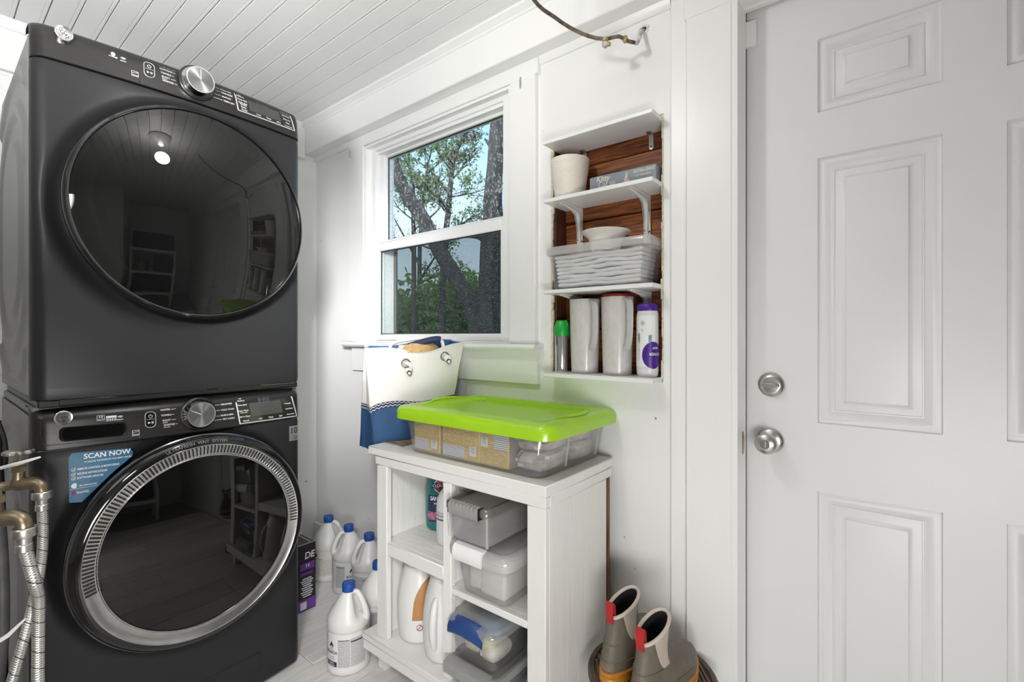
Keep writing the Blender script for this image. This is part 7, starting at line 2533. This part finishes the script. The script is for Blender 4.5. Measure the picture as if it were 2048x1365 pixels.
thin_tree('young_tree', 'taller leafy tree further back on the far side of the yard', [S4, [(-9.6, 8.1, 2.6), (-9.0, 8.6, 3.8)], [(-9.58, 8.1, 3.0), (-10.1, 7.7, 4.2)]], 40, 0.085, 2, 1.05, [0.08, 0.04, 0.04], 2)

def bush(label, c, size, n, seed, ls):
    b = thing('bush', label, 'bush', (c[0], c[1], GZ), 0, 'bushes behind the forked tree')
    r = random.Random(seed)
    gl, gs = G(), G()
    lumps = [(V((r.uniform(-0.7, 0.7) * size[0], r.uniform(-0.6, 0.6) * size[1], size[2] * r.uniform(0.25, 0.78))), r.uniform(0.30, 0.55)) for _ in range(13)]
    for _ in range(n):
        p, k = r.choice(lumps)
        d = V((r.gauss(0, 1), r.gauss(0, 1), r.gauss(0, 1))).normalized()
        q = p + V((d.x * size[0] * k, d.y * size[1] * k, d.z * size[2] * k * 0.6)) * (r.random() ** 0.35)
        if q.z > 0.02:
            leaf(gl, q, ls * r.uniform(0.6, 1.3), r)
    for p, k in lumps:
        gs.tube([(p.x * 0.15, p.y * 0.15, 0), tuple(p * 0.55), tuple(p)], [0.03, 0.012], 6, smooth=3)
    obj('stems', gs, TWIG, b, smooth=0)
    obj('foliage', gl, LEAFD, b, smooth=0, kind='stuff')
    return b
# ------------------------------------------------------------------ storage shelves at the far end, mirrored in the machine doors
us_ = thing('storage_shelves', 'white storage shelves at the room end, mirrored in the dryer door', 'shelves', (1.32, 0.10, 0))
for z in (0.30, 0.76, 1.24):
    obj('shelf', G().box(0.0, 0.36, 0.0, 0.80, z - 0.05, z, 0.004), WHITEP, us_)
for x in (0.02, 0.34):
    for y_ in (0.02, 0.78):
        obj('leg', G().lathe([(0.020, 0.0005), (0.020, 1.235)], 14, (x, y_, 0)), WHITEP, us_)
DKF = mat('dark_cloth', (0.015, 0.015, 0.017), 0.9, var=0.3)
for (y_, z, w, d, h, nm, lb_) in ((0.40, 1.2405, 0.34, 0.72, 0.34, 'garment_pile', 'black pile of clothes on the storage shelves'), (0.58, 0.7605, 0.30, 0.36, 0.36, 'fabric_crate', 'dark crate on the middle of the storage shelves'), (0.40, 0.3005, 0.32, 0.70, 0.36, 'fabric_crate', 'long dark crate low in the storage shelves')):
    o = tag(obj(nm, G().box(-w / 2, w / 2, -d / 2, d / 2, 0, h, 0.05, seg=3), DKF, None), lb_, 'crate' if 'crate' in nm else 'clothes')
    o.location = (1.32 + 0.18, 0.10 + y_, z)
for q in range(3):
    bt = thing('spray_bottle', 'bottle %s on the storage shelves' % ('by the shelf leg', 'between the two other bottles', 'nearest the dark crate')[q], 'bottle', (1.45, 0.20 + q * 0.10, 0.7605), 0, 'bottles on the storage shelves')
    obj('bottle_body', G().lathe([(0.034, 0.0), (0.038, 0.01), (0.038, 0.13), (0.016, 0.19), (0.014, 0.21)], 24), mat('dim_bottle_%d' % q, [(0.10, 0.11, 0.12), (0.30, 0.30, 0.28), (0.04, 0.05, 0.09)][q], 0.4), bt)
    obj('cap', G().lathe([(0.017, 0.205), (0.017, 0.235), (0.0, 0.236)], 16), BLACK, bt)
bush('broad green bush seen low in the left of the lower pane', (-9.3, 6.9), (1.5, 1.2, 3.4), 6500, 1, 0.16)
bush('green bush behind the leaning stem', (-8.2, 7.6), (1.3, 1.2, 3.25), 6500, 2, 0.15)
bush('tall green bush between the two stems of the forked tree', (-7.5, 8.2), (1.3, 1.2, 3.5), 7000, 3, 0.15)
bush('low green bush right of the forked tree', (-6.2, 8.7), (1.2, 1.0, 2.5), 5000, 4, 0.14)
bush('low green bush at the foot of the leaning stem', (-6.3, 6.4), (1.0, 0.8, 2.0), 4500, 5, 0.12)
bush('dark bush far behind at the very back', (-11.5, 11.0), (2.6, 1.6, 4.0), 6000, 6, 0.22)
bush('far bush behind the right hand twiggy tree', (-8.6, 13.0), (2.4, 1.6, 3.4), 5000, 7, 0.22)

for o in PEND:
    COL.objects.link(o)
bpy.context.view_layer.update()
